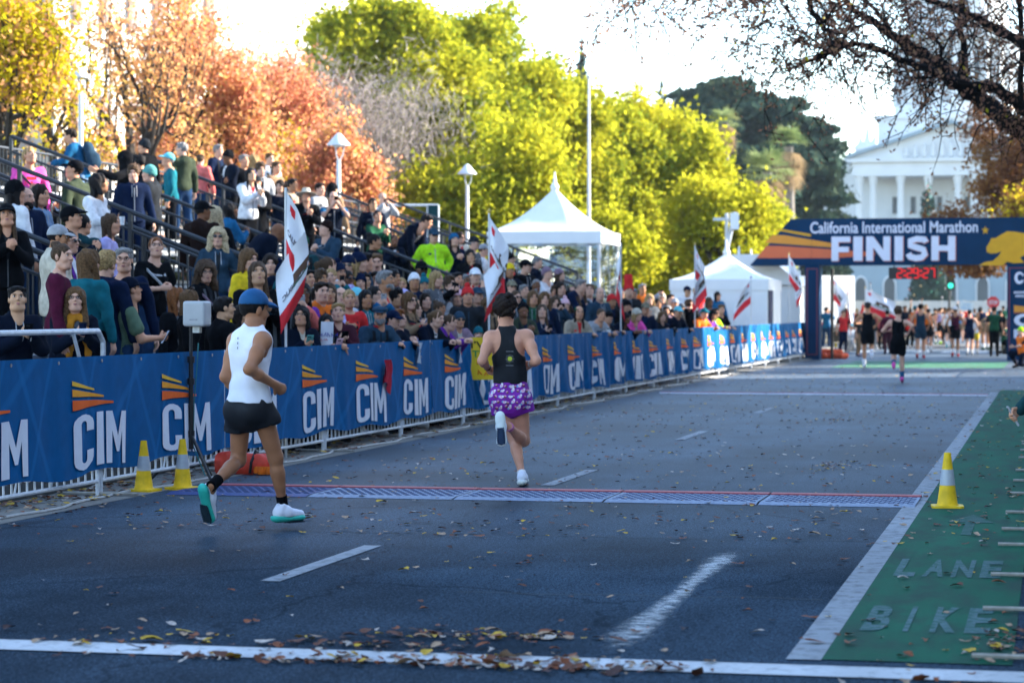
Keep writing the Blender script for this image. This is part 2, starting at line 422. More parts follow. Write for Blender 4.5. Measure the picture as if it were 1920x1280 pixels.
def hat_tpl(kind):
    """list of (part name, V, F): the first is the hat itself"""
    key = 'hat_' + kind
    if key in TPL: return TPL[key]
    h = .0105; A = []
    if kind in ('cap', 'sun', 'flat', 'band'):
        s = SDF((-.13, -.16, -.02), (.13, .16, .19), h)
        if kind == 'cap': s.ell((0, -.012, .035), (.092, .112, .108), 0); s.plane((0, .1, -1), -.030)
        elif kind == 'sun': s.cone((0, -.01, .03), (0, -.01, .12), .108, .075, .0); s.plane((0, 0, -1), -.045); s.plane((0, 0, 1), .15)
        elif kind == 'flat': s.ell((0, .005, .075), (.105, .135, .050), 0); s.ell((0, -.01, .05), (.09, .11, .05), .02); s.plane((0, .1, -1), -.042)
        elif kind == 'band': s.ell((0, -.015, .035), (.090, .109, .102), 0); s.plane((0, .2, -1), -.045); s.plane((0, .35, 1), .085)
        A.append(('hat', *s.mesh()))
        if kind == 'cap':
            V, F = disc((0, .10), .078, .085, .058, .006, .010); V[:, 2] -= np.maximum(V[:, 1] - .1, 0) * .25 + np.abs(V[:, 0]) ** 2 * 2.2; A.append(('brim', V, F))
        if kind == 'sun': A.append(('brim', *disc((0, 0), .19, .2, .05, .008, .02, 28)))
        if kind == 'flat':
            V, F = disc((0, .105), .07, .06, .055, .006, .008); A.append(('brim', V, F))
    elif kind in ('beanie', 'pom', 'tall'):
        s = SDF((-.13, -.16, -.06), (.13, .16, .3), h)
        s.ell((0, -.016, .040), (.092, .111, .112), 0)
        if kind == 'tall': s.cone((0, -.01, .08), (0, -.03, .27), .085, .08, .02)
        s.plane((0, .35, -1), -.006); s.wrinkle(.002, 120, 5)
        A.append(('hat', *s.mesh()))
        s = SDF((-.13, -.16, -.06), (.13, .16, .12), h)
        s.ell((0, -.016, .036), (.098, .118, .112), 0); s.plane((0, .35, -1), -.004); s.plane((0, -.35, 1), .058); A.append(('cuff', *s.mesh()))
        if kind == 'pom': A.append(('pompom', *ico((0, -.03, .17), (.042, .042, .04), 10, 7)))
    elif kind == 'hood':
        s = SDF((-.17, -.2, -.24), (.17, .16, .2), h)
        s.ell((0, -.025, .03), (.112, .132, .125), 0); s.cone((0, -.03, -.04), (0, -.05, -.2), .10, .12, .04)
        s.ell((0, .13, -.02), (.072, .12, .105), .01, 's'); s.wrinkle(.004, 40, 9); A.append(('hood', *s.mesh()))
    TPL[key] = A; return A
TPLM = {}
def tpl_obj(name, key, V, F, m, parent, Mx):
    """child object sharing template mesh data; its material sits on the object"""
    if key not in TPLM: TPLM[key] = raw_mesh(key, V, F, [m])
    o = link(name, TPLM[key], parent)
    o.material_slots[0].link = 'OBJECT'; o.material_slots[0].material = m
    o.matrix_local = Mx
    return o

# ------------------------------------------------------------------ people: figures
FAB = {}
COLS = {'black': (.0055, .006, .008), 'charcoal': (.022, .025, .03), 'grey': (.12, .13, .145), 'lgrey': (.42, .43, .45), 'white': (.72, .72, .74), 'cream': (.55, .50, .40),
        'navy': (.006, .014, .044), 'dnavy': (.005, .009, .022), 'blue': (.015, .12, .26), 'steel': (.028, .062, .10), 'denim': (.018, .048, .115), 'ldenim': (.17, .27, .42), 'teal': (.012, .15, .19), 'dteal': (.014, .06, .07),
        'sky': (.10, .38, .75), 'aqua': (.16, .55, .62), 'green': (.02, .10, .05), 'olive': (.05, .065, .04), 'sage': (.13, .20, .13), 'neon': (.42, .78, .02), 'maroon': (.09, .012, .035), 'wine': (.07, .018, .03),
        'red': (.60, .03, .03), 'coral': (.72, .16, .14), 'orange': (.75, .16, .02), 'mustard': (.40, .22, .02), 'yellow': (.75, .52, .02), 'pink': (.85, .10, .42), 'lpink': (.75, .45, .50), 'salmon': (.80, .28, .22),
        'purple': (.18, .04, .36), 'violet': (.45, .40, .68), 'mauve': (.28, .19, .25), 'brown': (.050, .026, .016), 'dbrown': (.022, .011, .009), 'tan': (.30, .19, .11), 'beige': (.42, .34, .25), 'khaki': (.24, .21, .14), 'gold': (.50, .20, .02), 'seafoam': (.13, .40, .36)}
def fab(c): return mat('cloth_' + c, tuple(q * (.75 if max(COLS[c]) < .5 else .9) for q in COLS[c]), .9, .22, 14, .35, 110, spec=.05)
def ik(a, t, l1, l2, hint):
    a, t = Vector(a), Vector(t); v = t - a; d = v.length
    if d > (l1 + l2) * .995: v = v.normalized() * (l1 + l2) * .995; d = v.length; t = a + v
    x = (l1 * l1 - l2 * l2 + d * d) / (2 * d); hgt = math.sqrt(max(l1 * l1 - x * x, 0)); u = v.normalized()
    hv = Vector(hint); hv = hv - u * hv.dot(u); hv = hv.normalized() if hv.length > 1e-5 else u.orthogonal().normalized()
    return a + u * x + hv * hgt, t
# wrist targets (right, left) in standing coordinates; None hangs down; elbow hints; hand kind; lean in degrees
POSE = {
    'down': ((.31, .05, .89), (-.31, .03, .89), 'relax', 0), 'phone': ((.05, .30, 1.32), (-.05, .29, 1.30), 'grip', 5), 'photo': ((.07, .29, 1.50), (-.07, .29, 1.50), 'grip', 0),
    'rail': ((.17, .36, 1.04), (-.17, .36, 1.04), 'relax', 14), 'clap': ((.05, .33, 1.22), (-.05, .33, 1.22), 'flat', 2), 'cross': ((-.12, .20, 1.17), (.12, .22, 1.14), 'relax', 2),
    'pocket': ((.20, .13, .97), (-.20, .13, .97), 'fist', 0), 'point': ((.25, .04, .88), (-.42, .42, 1.42), 'flat', 0), 'shade': ((.08, .22, 1.66), (-.25, .04, .88), 'flat', 0),
    'hips': ((.24, .02, 1.02), (-.24, .02, 1.02), 'fist', 0), 'cup': ((.10, .26, 1.30), (-.24, .06, .9), 'grip', 0), 'low': ((.08, .37, 1.02), (-.28, .05, .9), 'grip', 0), 'upphone': ((.16, .25, 1.72), (-.16, .3, 1.1), 'grip', 0), 'chin': ((.03, .17, 1.46), (-.08, .24, 1.12), 'relax', 6),
    'one': ((.10, .32, 1.18), (-.24, .05, .9), 'grip', 3), 'arm': ((.25, .04, .88), (-.38, .38, 1.34), 'relax', 0), 'bend': ((.12, .40, 1.0), (-.12, .40, 1.0), 'relax', 48), 'lean': ((.12, .46, 1.10), (-.14, .44, 1.10), 'grip', 24),
    'walk': ((.23, .16, 1.0), (-.23, -.12, .95), 'relax', 4), 'run': ((.22, -.06, 1.12), (-.20, .22, 1.22), 'fist', 8), 'raise': ((.30, .12, 1.98), (-.25, .05, .9), 'flat', 0)}
def front_details(o, V, F, U, n, top, tc, zh, seed):
    """zips, open necks, drawstrings and printed fronts laid on the cloth"""
    g = random.Random(seed * 13 + 5); bv = BVHTree.FromPolygons([Vector(v) for v in V], [tuple(f) for f in F]); n = Vector(n)
    def lay(pts, pr=.005):
        out = []
        for x, z in pts:
            q = U((x, 0, z)) + n * .6; hit = bv.ray_cast(q, -n); out.append((hit[0] + n * pr) if hit[0] is not None else U((x, .17, z)))
        return out
    def strip(name, x0, x1, z0, z1, w0, w1, c, k=8, pr=.005):
        P = []
        for i in range(k + 1):
            t = i / k; x = x0 + (x1 - x0) * t; z = z0 + (z1 - z0) * t; w_ = w0 + (w1 - w0) * t; P += [(x - w_ / 2, z), (x + w_ / 2, z)]
        link(name, raw_mesh(name, lay(P, pr), np.array([(2 * i, 2 * i + 1, 2 * i + 3, 2 * i + 2) for i in range(k)]), [fab(c)]), o)
    r = g.random() if tc != 'neon' else .68; cl = g.choice(['white', 'lgrey', 'grey', 'black', 'navy', 'steel', 'cream', 'red', 'charcoal'])
    if cl == tc: cl = 'lgrey'
    if top in ('jacket', 'coat', 'puffer', 'hoodie', 'vest'):
        if r < .42: strip('shirt_front', 0, 0, 1.47, g.uniform(1.12, 1.28), .085, .012, cl); strip('zip', 0, 0, 1.2, zh + .01, .012, .012, 'charcoal' if tc not in ('black', 'charcoal', 'dnavy') else 'grey')
        elif r < .85: strip('zip', 0, 0, 1.47, zh + .01, .014, .014, 'lgrey' if g.random() < .4 else ('charcoal' if tc not in ('black', 'charcoal', 'dnavy', 'navy') else 'steel'))
        if top == 'hoodie' or r > .74:
            for x in (-.035, .035): strip('drawstring', x, x * 1.1, 1.45, 1.27, .010, .010, 'lgrey')
        if g.random() < .5: strip('chest_badge', .09, .09, 1.335, 1.30, .05, .05, cl, 2)
        if g.random() < .35 and tc != 'neon':
            for x in (-.1, .1): strip('bag_strap', x, x * .9, 1.44, 1.0, .04, .035, 'charcoal' if tc not in ('black', 'charcoal') else 'grey', 8, .012)
    elif r < .6:
        for j in range(g.randint(1, 3)): w_ = g.uniform(.12, .2); strip('front_print', -w_ / 2, w_ / 2, 1.33 - j * .055, 1.33 - j * .055, .03, .03, cl, 1) if False else strip('front_print', 0, 0, 1.345 - j * .06, 1.31 - j * .06, w_, w_, cl, 1)
NPEOPLE = 0; HAZE = .00013
def person(X, Y, z, yaw, s=1., pose='down', hy=0, hp=0, fem=False, sk='l', hair='short', hc='brown', hat=None, hatc='black', top='jacket', tc='navy', bottom='trousers', bc='dnavy', sc='charcoal',
           sit=False, wide=0., ex=(), label='', group=None, lod=1, legs=None, name='person'):
    global NPEOPLE; NPEOPLE += 1
    d = math.hypot(X, Y); seed = NPEOPLE
    root = thing(name, (X, Y, z), label, 'person', group, yaw); root.scale = (s, s, s)
    rw, lw, hk, lean = POSE[pose]
    ca, sa = math.cos(R(lean)), math.sin(R(lean)); dz = -.44 if sit else 0.
    def U(p):
        x, y, q = p; return Vector((x, y * ca + (q - .95) * sa, .95 + dz + (q - .95) * ca - y * sa))
    shx = .165 if fem else .185
    SR, SL = U((shx, -.01, 1.41)), U((-shx, -.01, 1.41))
    Tr = U(rw); Tl = U(lw)
    if pose in ('rail', 'lean'): Tr = Vector((rw[0], rw[1] + .08, 1.13 / s)); Tl = Vector((lw[0], lw[1] + .08, 1.13 / s))
    hint_r = Vector((.5, -.35, -.6)); hint_l = Vector((-.5, -.35, -.6))
    if pose == 'photo': hint_r = Vector((.6, .1, -.8)); hint_l = Vector((-.6, .1, -.8))
    if pose in ('down', 'walk', 'run', 'hips', 'pocket'): hint_r = Vector((.75, -1, 0)); hint_l = Vector((-.75, -1, 0))
    if pose == 'shade': hint_r = Vector((1, .2, 0))
    ER, WR = ik(SR, Tr, .285, .255, hint_r); EL, WL = ik(SL, Tl, .285, .255, hint_l)
    hipz = .92 + dz
    if legs: (KR, AR, TR), (KL, AL, TL) = [[Vector(q) for q in g] for g in legs]
    elif sit: KR, KL, AR, AL = Vector((.11, .42, .50)), Vector((-.11, .42, .50)), Vector((.12, .40, .09)), Vector((-.12, .40, .09)); TR = TL = None
    else:
        st = random.uniform(-.04, .04)
        KR, KL, AR, AL = Vector((.105, .03 + st, .50)), Vector((-.105, .03 - st, .50)), Vector((.11, -.02 + st * 2, .09)), Vector((-.11, -.02 - st * 2, .09)); TR = TL = None
    if TR is None: TR = AR + Vector((.02, .15, -.055)); TL = AL + Vector((-.02, .15, -.055))
    HR, HL = Vector((.09, 0, hipz)), Vector((-.09, 0, hipz))
    HC = U((0, .03, 1.632)); HM = Matrix.Rotation(R(hy), 3, 'Z') @ Matrix.Rotation(R(-hp - lean * .25), 3, 'X')
    px = FPX / max(d, 8) * (1024 / 1920)                              # pixels per metre in the picture
    hb = min(max(2.6 / px, .026), .045); hcl = min(max(2.5 / px, .020), .042)
    ca_w = 1. + wide
    # ---- body: one mesh
    bare = top in ('tank', 'tee', 'vest') or bottom == 'shorts'
    lo = np.min([HC - Vector((.1, .1, .2)), SR, SL, ER, EL, WR, WL, KR, KL, AR, AL, TR, TL], 0) - .16; hi = np.max([HC - Vector((0, 0, .1)), SR, SL, ER, EL, WR, WL, KR, KL, AR, AL, TR, TL], 0) + .16
    B = SDF(lo, hi, max(hb, .026) if bare else max(hb * 1.2, .044))
    yv = (0, ca, -sa)
    def torso(S, off, k=.04):
        S.cone(U((0, 0, .96)), U((0, .01, 1.12)), (.155 if fem else .145) * ca_w + off, (.116 if fem else .126) * ca_w + off, k, yv, 1.3)
        S.cone(U((0, .01, 1.12)), U((0, 0, 1.30)), (.116 if fem else .126) * ca_w + off, (.134 if fem else .150) * ca_w + off, k, yv, 1.35)
        S.cone(U((-shx + .03, -.01, 1.385)), U((shx - .03, -.01, 1.385)), .066 + off, .066 + off, .07)
        S.cone(U((0, -.015, 1.40)), U((0, -.01, 1.50)), .085 + off * .7, .058 + off * .4, .05)
        if fem:
            for x in (-1, 1): S.ell(U((x * .065, .085, 1.26)), (.058 + off * .6, .055 + off * .6, .06 + off * .6), .04)
        if wide > .08: S.ell(U((0, .07, 1.08)), (.14 + off, .12 + off + wide * .25, .15), .06)
    def arm(S, sh, el, wr, off, cut=None, k=.03):
        S.cone(sh, el, .056 + off, .045 + off, k)
        if cut is None: S.cone(el, wr, .044 + off, .030 + off * .9, k)
    def leg(S, h, kn, an, off, cut=None, k=.03):
        if cut is None: S.cone(h, kn, .088 + off, .060 + off, k); S.cone(kn, kn + (an - kn) * .35, .058 + off, .058 + off, k); S.cone(kn + (an - kn) * .35, an, .058 + off, .040 + off * 1.2, k)
        else: S.cone(h, h + (kn - h) * cut, .094 + off, .078 + off * 1.8, k)
    torso(B, 0); arm(B, SR, ER, WR, 0); arm(B, SL, EL, WL, 0); leg(B, HR, KR, AR, 0); leg(B, HL, KL, AL, 0)
    B.cone(AR, TR, .04, .03, .02); B.cone(AL, TL, .04, .03, .02)
    V, F = B.mesh(); parts = [(V, F, 0)]
    lh = 0 if px > 92 else (1 if px > 50 else 2)
    HMn = np.array(HM); hcn = np.array(HC)
    for (v, f, sl) in head_tpl(fem, lh): parts.append((v @ HMn.T + hcn, f, sl))
    for el, wr, sgn in ((ER, WR, 1), (EL, WL, -1)):
        zz = (wr - el).normalized()
        tgt = Vector((-sgn, .1, .2)) if hk in ('relax', 'flat', 'fist') else Vector((-sgn * .8, -.6, .2))
        if pose in ('rail', 'lean'): tgt = Vector((0, -.3, -1))
        yy = tgt - zz * tgt.dot(zz); yy = yy.normalized() if yy.length > 1e-4 else zz.orthogonal().normalized(); xx = yy.cross(zz)
        v, f = hand_tpl(hk, lh); v = v.copy()
        # the thumb (template +x) points up or forward
        flip = -1 if xx.dot(Vector((0, .6, .8))) < 0 else 1
        v[:, 0] *= flip; f = f[:, ::-1] if flip < 0 else f
        MM = np.array([xx, yy, zz]); parts.append((v @ MM + np.array(wr), f, 0))
    nv = 0; VV = []; FF = []; MI = []
    for v, f, sl in parts: VV.append(v); FF.append(f + nv); MI.append(np.full(len(f), sl)); nv += len(v)
    me = raw_mesh('body', np.concatenate(VV), np.concatenate(FF), [skin(sk), M_EYEW, M_EYE, M_LIP, M_BROW if hc not in ('grey', 'white', 'blond') else hairm('light')], np.concatenate(MI))
    link('body', me, root)
    # ---- clothes
    off = {'jacket': .030, 'puffer': .050, 'coat': .036, 'hoodie': .032, 'sweater': .022, 'tee': .016, 'vest': .034, 'tank': .008}[top]
    zh = {'jacket': .86, 'puffer': .84, 'coat': .62, 'hoodie': .88, 'sweater': .90, 'tee': .86, 'vest': .88, 'tank': .90}[top]
    C = SDF(lo - .04, hi + .04, hcl)
    torso(C, off * .85)
    if top == 'coat': C.cone(U((0, 0, .96)), U((0, .02, .62)), .165 * ca_w + off, .19 * ca_w + off, .04, yv, 1.2)
    else: C.cone(U((0, 0, .98)), U((0, .005, zh - .04)), (.160 if fem else .150) * ca_w + off, (.158 if fem else .148) * ca_w + off, .03, yv, 1.3)
    if top == 'puffer':
        ax = C.ax; zz = (ax[2][None, None, :] - .95) ; C.F = C.F - (.007 * np.abs(np.sin(zz * 48 + 0 * ax[0][:, None, None] + 0 * ax[1][None, :, None]))).astype(np.float32)
    nrm = Vector((0, -sa, -ca)); hp0 = U((0, 0, zh)); C.plane(nrm, nrm.dot(hp0))
    nrm2 = Vector((0, sa + .35, ca)); tp = U((0, 0, 1.515 if top in ('jacket', 'puffer', 'coat', 'hoodie') else 1.462)); C.plane(nrm2, nrm2.dot(tp))
    if top == 'tank':
        for x in (-1, 1): C.ell(U((x * (shx + .035), 0, 1.37)), (.085, .16, .125), .01, 's')
        C.ell(U((0, .12, 1.46)), (.075, .09, .11), .01, 's'); C.ell(U((0, -.10, 1.48)), (.07, .06, .06), .01, 's')
    else:
        if top not in ('vest',):
            for sh, el, wr in ((SR, ER, WR), (SL, EL, WL)):
                if top == 'tee': C.cone(sh, sh + (el - sh) * .62, .058 + off, .062 + off * 1.1, .03)
                else:
                    C.cone(sh, el, .056 + off * .8, .046 + off * .75, .018); C.cone(el, wr - (wr - el) * .04, .045 + off * .75, .036 + off * .6, .015)
        C.ell(U((0, .115, 1.50)), (.05, .08, .07 if top in ('tee', 'sweater') else .05), .01, 's')
    if top == 'hoodie' and hat != 'hood': C.ell(U((0, -.115, 1.43)), (.115, .055, .085), .03)
    C.wrinkle(.0065 if top != 'tank' else .003, 26, seed, 4, (1, 1, .9)); C.wrinkle(.0028, 62, seed + 7, 4, (1, 1, .7))
    V, F = C.mesh(); nm = {'jacket': 'jacket', 'puffer': 'puffer_jacket', 'coat': 'coat', 'hoodie': 'hoodie', 'sweater': 'sweater', 'tee': 'tee_shirt', 'vest': 'vest', 'tank': 'singlet'}[top]
    topo = link(nm, raw_mesh(nm, V, F, [fab(tc)]), root)
    if px > 46 and top != 'tank' and group != 'people beyond the finish': front_details(topo, V, F, U, (0, ca, -sa), top, tc, zh, seed)
    if top == 'vest': # shirt sleeves below the vest
        C = SDF(lo - .02, hi + .02, hcl)
        for sh, el, wr in ((SR, ER, WR), (SL, EL, WL)): C.cone(sh, sh + (el - sh) * .62, .072, .07, .03)
        V, F = C.mesh(); link('shirt', raw_mesh('shirt', V, F, [fab(next((e[6:] for e in ex if e.startswith('shirt:')), 'blue'))]), root)
    P = SDF(lo - .02, hi + .02, max(hcl * 1.4, .034))
    cut = None if bottom == 'trousers' else (.55 if bottom == 'shorts' else 1.)
    P.cone(Vector((0, 0, .93 + dz)), U((0, 0, 1.04)), (.158 if fem else .150) * ca_w + .012, (.14 * ca_w) + .012, .03, (0, 1, 0), 1.25)
    leg(P, HR, KR, AR + Vector((0, 0, -.03)) if not legs else AR, .016 if bottom == 'trousers' else .012, cut); leg(P, HL, KL, AL + Vector((0, 0, -.03)) if not legs else AL, .016 if bottom == 'trousers' else .012, cut)
    P.wrinkle(.005, 32, seed + 500, 4, (1, 1, .7)); V, F = P.mesh(); link(bottom, raw_mesh(bottom, V, F, [fab(bc)]), root)
    for a, t in ((AR, TR), (AL, TL)):
        S = SDF(np.min([a, t], 0) - .13, np.max([a, t], 0) + .13, max(hcl, .02)); di = (t - a); di.z = di.z * .4
        S.cone(a + Vector((0, -.02, -.02)), t + Vector((0, .0, .0)), .052, .040, .02); S.cone(a - di * .2 + Vector((0, 0, -.045)), t + Vector((0, 0, -.005)), .042, .040, .02)
        if not legs: S.plane((0, 0, -1), -.004 if not sit else .0)
        V, F = S.mesh(); link('shoe', raw_mesh('shoe', V, F, [fab(sc)]), root)
    # ---- hair, hats, glasses
    HX = Matrix.Translation(HC) @ HM.to_4x4()
    if hair not in ('none', None) and hat != 'hood':
        hk2 = hair
        if hat in ('cap', 'beanie', 'pom', 'sun', 'flat', 'tall') and hair in ('short', 'mop', 'slick'): hk2 = 'slick'
        V, F = hair_tpl(hk2); HH = HX
        if hat and hair in ('long', 'wavy', 'bob', 'curly'): HH = HX @ Matrix.Translation((0, -.004, -.02)) @ Matrix.Scale(.96, 4)
        tpl_obj('hair', 'hair_' + hk2, V, F, hairm(hc), root, HH)
    if hat:
        kk = hat[:-1] if hat.endswith('_') else hat; HH = HX @ (Matrix.Rotation(math.pi, 4, 'Z') if hat.endswith('_') else Matrix.Identity(4))
        A = hat_tpl(kk); first = None
        for nm, V, F in A:
            o = tpl_obj(nm, f'{kk}_{nm}', V, F, fab(hatc), root if first is None else first, HH if first is None else Matrix.Identity(4))
            first = first or o
    for e in ex:
        a, _, v = e.partition(':')
        if a == 'beard': tpl_obj('beard', 'beard', *hair_tpl('beard'), hairm(v), root, HX)
        elif a == 'stache': tpl_obj('moustache', 'stache', *hair_tpl('stache'), hairm(v), root, HX)
        elif a in ('g', 'sg', 'sgtop'):
            key = 'gl_' + a
            if key not in TPLM:
                mb = MB()
                for x in (-1, 1):
                    if a == 'g':
                        mb.tube([(x * .034 + .021 * math.cos(t) , .108, .010 + .017 * math.sin(t)) for t in np.linspace(0, 6.2832, 11)], .0022, 4)
                    else: V, F = ico((x * .034, .104, .012), (.026, .006, .020), 10, 6); mb.add(V, [tuple(f) for f in F])
                    mb.tube([(x * .06, .104, .016), (x * .080, .02, .016)], .003, 4)
                mb.tube([(-.013, .108, .014), (.013, .108, .014)], .003, 4); TPLM[key] = mb.mesh(key, M_FRAME if a == 'g' else M_LENS, True)
            o = link('glasses' if a == 'g' else 'sunglasses', TPLM[key], root); o.matrix_local = HX @ (Matrix.Translation((0, -.035, .085)) @ Matrix.Rotation(R(35), 4, 'X') if a == 'sgtop' else Matrix.Identity(4))
        elif a == 'scarf':
            S = SDF(lo, hi, hcl); 
            for i in range(8):
                t = i * .7854; S.cone(U((.085 * math.cos(t), .075 * math.sin(t) + .005, 1.475)), U((.085 * math.cos(t + .8), .075 * math.sin(t + .8) + .005, 1.47)), .035, .035, .02)
            for x in (-.09, .07): S.cone(U((x * .8, .10, 1.45)), U((x * 1.25, .17, 1.12)), .045, .05, .02, yv, 2.2)
            S.wrinkle(.006, 60, seed); V, F = S.mesh(); link('scarf', raw_mesh('scarf', V, F, [fab(v)]), root)
        elif a == 'collar':
            S = SDF(U((-.13, -.13, 1.4)) - Vector((.02,) * 3), U((.13, .13, 1.55)) + Vector((.02,) * 3), hcl)
            for i in range(8):
                t = i * .7854; S.cone(U((.078 * math.cos(t), .07 * math.sin(t) - .005, 1.48)), U((.078 * math.cos(t + .8), .07 * math.sin(t + .8) - .005, 1.48)), .024, .024, .01)
            V, F = S.mesh(); link('collar', raw_mesh('collar', V, F, [fab(v)]), root)
        elif a == 'strap':
            mb = MB(); pts = []
            for i in range(13):
                t = i / 12 * math.pi; pts.append(U((.15 * math.cos(t + .0) , .165 * math.sin(t) + .012, 1.44 - .46 * i / 12)))
            mb.tube(pts, .016, 5); mb.build('bag_strap', fab(v), root, True)
        elif a == 'pack':
            S = SDF(U((-.2, -.42, .95)) - Vector((.05,) * 3), U((.2, -.05, 1.5)) + Vector((.05, .2, .05)), hcl)
            S.cone(U((0, -.23, 1.08)), U((0, -.22, 1.36)), .135, .12, .02, yv, 1.3); S.cone(U((0, -.30, 1.08)), U((0, -.30, 1.2)), .085, .08, .02)
            for x in (-1, 1): S.cone(U((x * .11, -.12, 1.44)), U((x * .12, .1, 1.40)), .022, .022, .01); S.cone(U((x * .12, .1, 1.40)), U((x * .14, .08, 1.15)), .022, .018, .01)
            S.wrinkle(.004, 35, seed); V, F = S.mesh(); link('backpack', raw_mesh('backpack', V, F, [fab(v)]), root)
        elif a == 'stripe':
            mb = MB(); pts = [U((.155 * math.cos(t), .128 * math.sin(t) - .0, 1.27)) for t in np.linspace(-3.2, 3.2, 19)]
            mb.tube([U(((.172 * ca_w + off * .9) * math.cos(t), (.128 * ca_w + off * .8) * math.sin(t), 1.24)) for t in np.linspace(-3.14, 3.14, 21)], .022, 6); mb.build('reflective_stripe', fab(v), root, True)
        elif a == 'sock':
            for kn, an in ((KR, AR), (KL, AL)):
                mb = MB(); mb.tube([an + (kn - an) * .02, an + (kn - an) * .34], [.047, .058], 10); mb.build('sock', fab(v), root, True)
        elif a in ('ph', 'ph1', 'cupx', 'cam'):
            mid = (WR + WL) / 2 if a in ('ph', 'cam') else WR
            di = ((WR - ER).normalized() if a != 'ph' else ((WR - ER).normalized() + (WL - EL).normalized()).normalized())
            q = mid + di * .085
            Mw = Matrix.Translation((X, Y, z)) @ Matrix.Rotation(yaw, 4, 'Z') @ Matrix.Scale(s, 4)
            wp = Mw @ q
            short = ' '.join(label.split()[:12])
            if a in ('ph', 'ph1'):
                ph = thing('phone', wp, 'phone held by the ' + short, 'phone', 'phones held by spectators', yaw)
                lk = HC - q; el_ = math.atan2(lk.z, -lk.y if abs(lk.y) > .01 else .01)
                ph.rotation_euler = (R(-30) if pose in ('phone', 'one', 'rail', 'lean', 'low') else 0, 0, yaw); land = v.endswith('w'); vv = v.rstrip('w') or 'black'
                mb = MB(); mb.box((0, 0, 0), (.15, .009, .075) if land else (.075, .009, .15)); o = mb.build('case', fab(vv), ph)
                mb = MB(); mb.box((0, -.006, 0), (.142, .003, .069) if land else (.069, .003, .142)); mb.build('screen', mat('phone_screen', (.02, .03, .05), .1, 0, spec=.6, emit=(.25, .4, .7, .12)), ph)
                mb = MB()
                for dx in (0, .02): mb.tube([(.02 - dx, .004, .055), (.02 - dx, .0075, .055)], .008, 8)
                mb.build('lens', M_LENS, ph)
            elif a == 'cam':
                cm = thing('camera', wp, 'dark camera held by the ' + label, 'camera', None, yaw)
                mb = MB(); mb.box((0, 0, 0), (.13, .06, .09)); mb.box((0, 0, .055), (.05, .05, .03)); mb.build('housing', fab('black'), cm)
                mb = MB(); mb.tube([(0, .03, 0), (0, .11, 0)], [.035, .038], 12); mb.build('lens', M_LENS, cm)
            else:
                cu = thing('cup', wp, 'takeaway cup held by the ' + label, 'cup', None, yaw)
                mb = MB(); mb.lathe([(.028, -.05), (.038, .06)], 12); mb.build('cup_wall', fab(v or 'white'), cu, True)
                mb = MB(); mb.lathe([(.04, .06), (.04, .068), (.03, .075)], 12); mb.build('lid', fab('charcoal'), cu, True)
    return root
# ------------------------------------------------------------------ ground, road, markings
def ground_mat(name, col, speck=.25, big=.22, rough=.75, bump=.35, bsc=260, stain=.25, spec=.03, fs=420):
    if name in MC: return MC[name]
    m = bpy.data.materials.new(name); m.use_nodes = True; n = m.node_tree.nodes; l = m.node_tree.links; b = n['Principled BSDF']
    tc = n.new('ShaderNodeTexCoord')
    def noise(sc, det=2, rot=None):
        o = n.new('ShaderNodeTexNoise'); o.inputs['Scale'].default_value = sc; o.inputs['Detail'].default_value = det
        if rot is not None:
            mp = n.new('ShaderNodeMapping'); mp.inputs['Scale'].default_value = rot; l.new(tc.outputs['Object'], mp.inputs['Vector']); l.new(mp.outputs[0], o.inputs['Vector'])
        else: l.new(tc.outputs['Object'], o.inputs['Vector'])
        return o
    def rng_(src, a, c):
        r = n.new('ShaderNodeMapRange'); r.inputs[1].default_value = .3; r.inputs[2].default_value = .7; r.inputs[3].default_value = a; r.inputs[4].default_value = c; l.new(src.outputs['Fac'], r.inputs[0]); return r
    f = rng_(noise(fs, 2), 1 - speck, 1 + speck * 1.5); g = rng_(noise(.38, 5), 1 - big, 1 + big); st = rng_(noise(1, 3, (2.2, .22, 1)), 1 - stain * .6, 1 + stain * .6)
    sp = rng_(noise(34, 3), 1 - speck * .5, 1 + speck * .5)
    m1 = n.new('ShaderNodeMath'); m1.operation = 'MULTIPLY'; l.new(f.outputs[0], m1.inputs[0]); l.new(g.outputs[0], m1.inputs[1])
    m2 = n.new('ShaderNodeMath'); m2.operation = 'MULTIPLY'; l.new(m1.outputs[0], m2.inputs[0]); l.new(st.outputs[0], m2.inputs[1])
    m3 = n.new('ShaderNodeMath'); m3.operation = 'MULTIPLY'; l.new(m2.outputs[0], m3.inputs[0]); l.new(sp.outputs[0], m3.inputs[1])
    vm = n.new('ShaderNodeVectorMath'); vm.operation = 'SCALE'; vm.inputs[0].default_value = col; l.new(m3.outputs[0], vm.inputs['Scale']); l.new(vm.outputs[0], b.inputs['Base Color'])
    b.inputs['Roughness'].default_value = rough; b.inputs['Specular IOR Level'].default_value = spec
    bp = n.new('ShaderNodeBump'); bp.inputs['Strength'].default_value = bump; bp.inputs['Distance'].default_value = .008
    nb = noise(bsc, 2); l.new(nb.outputs['Fac'], bp.inputs['Height']); l.new(bp.outputs[0], b.inputs['Normal'])
    MC[name] = m; return m
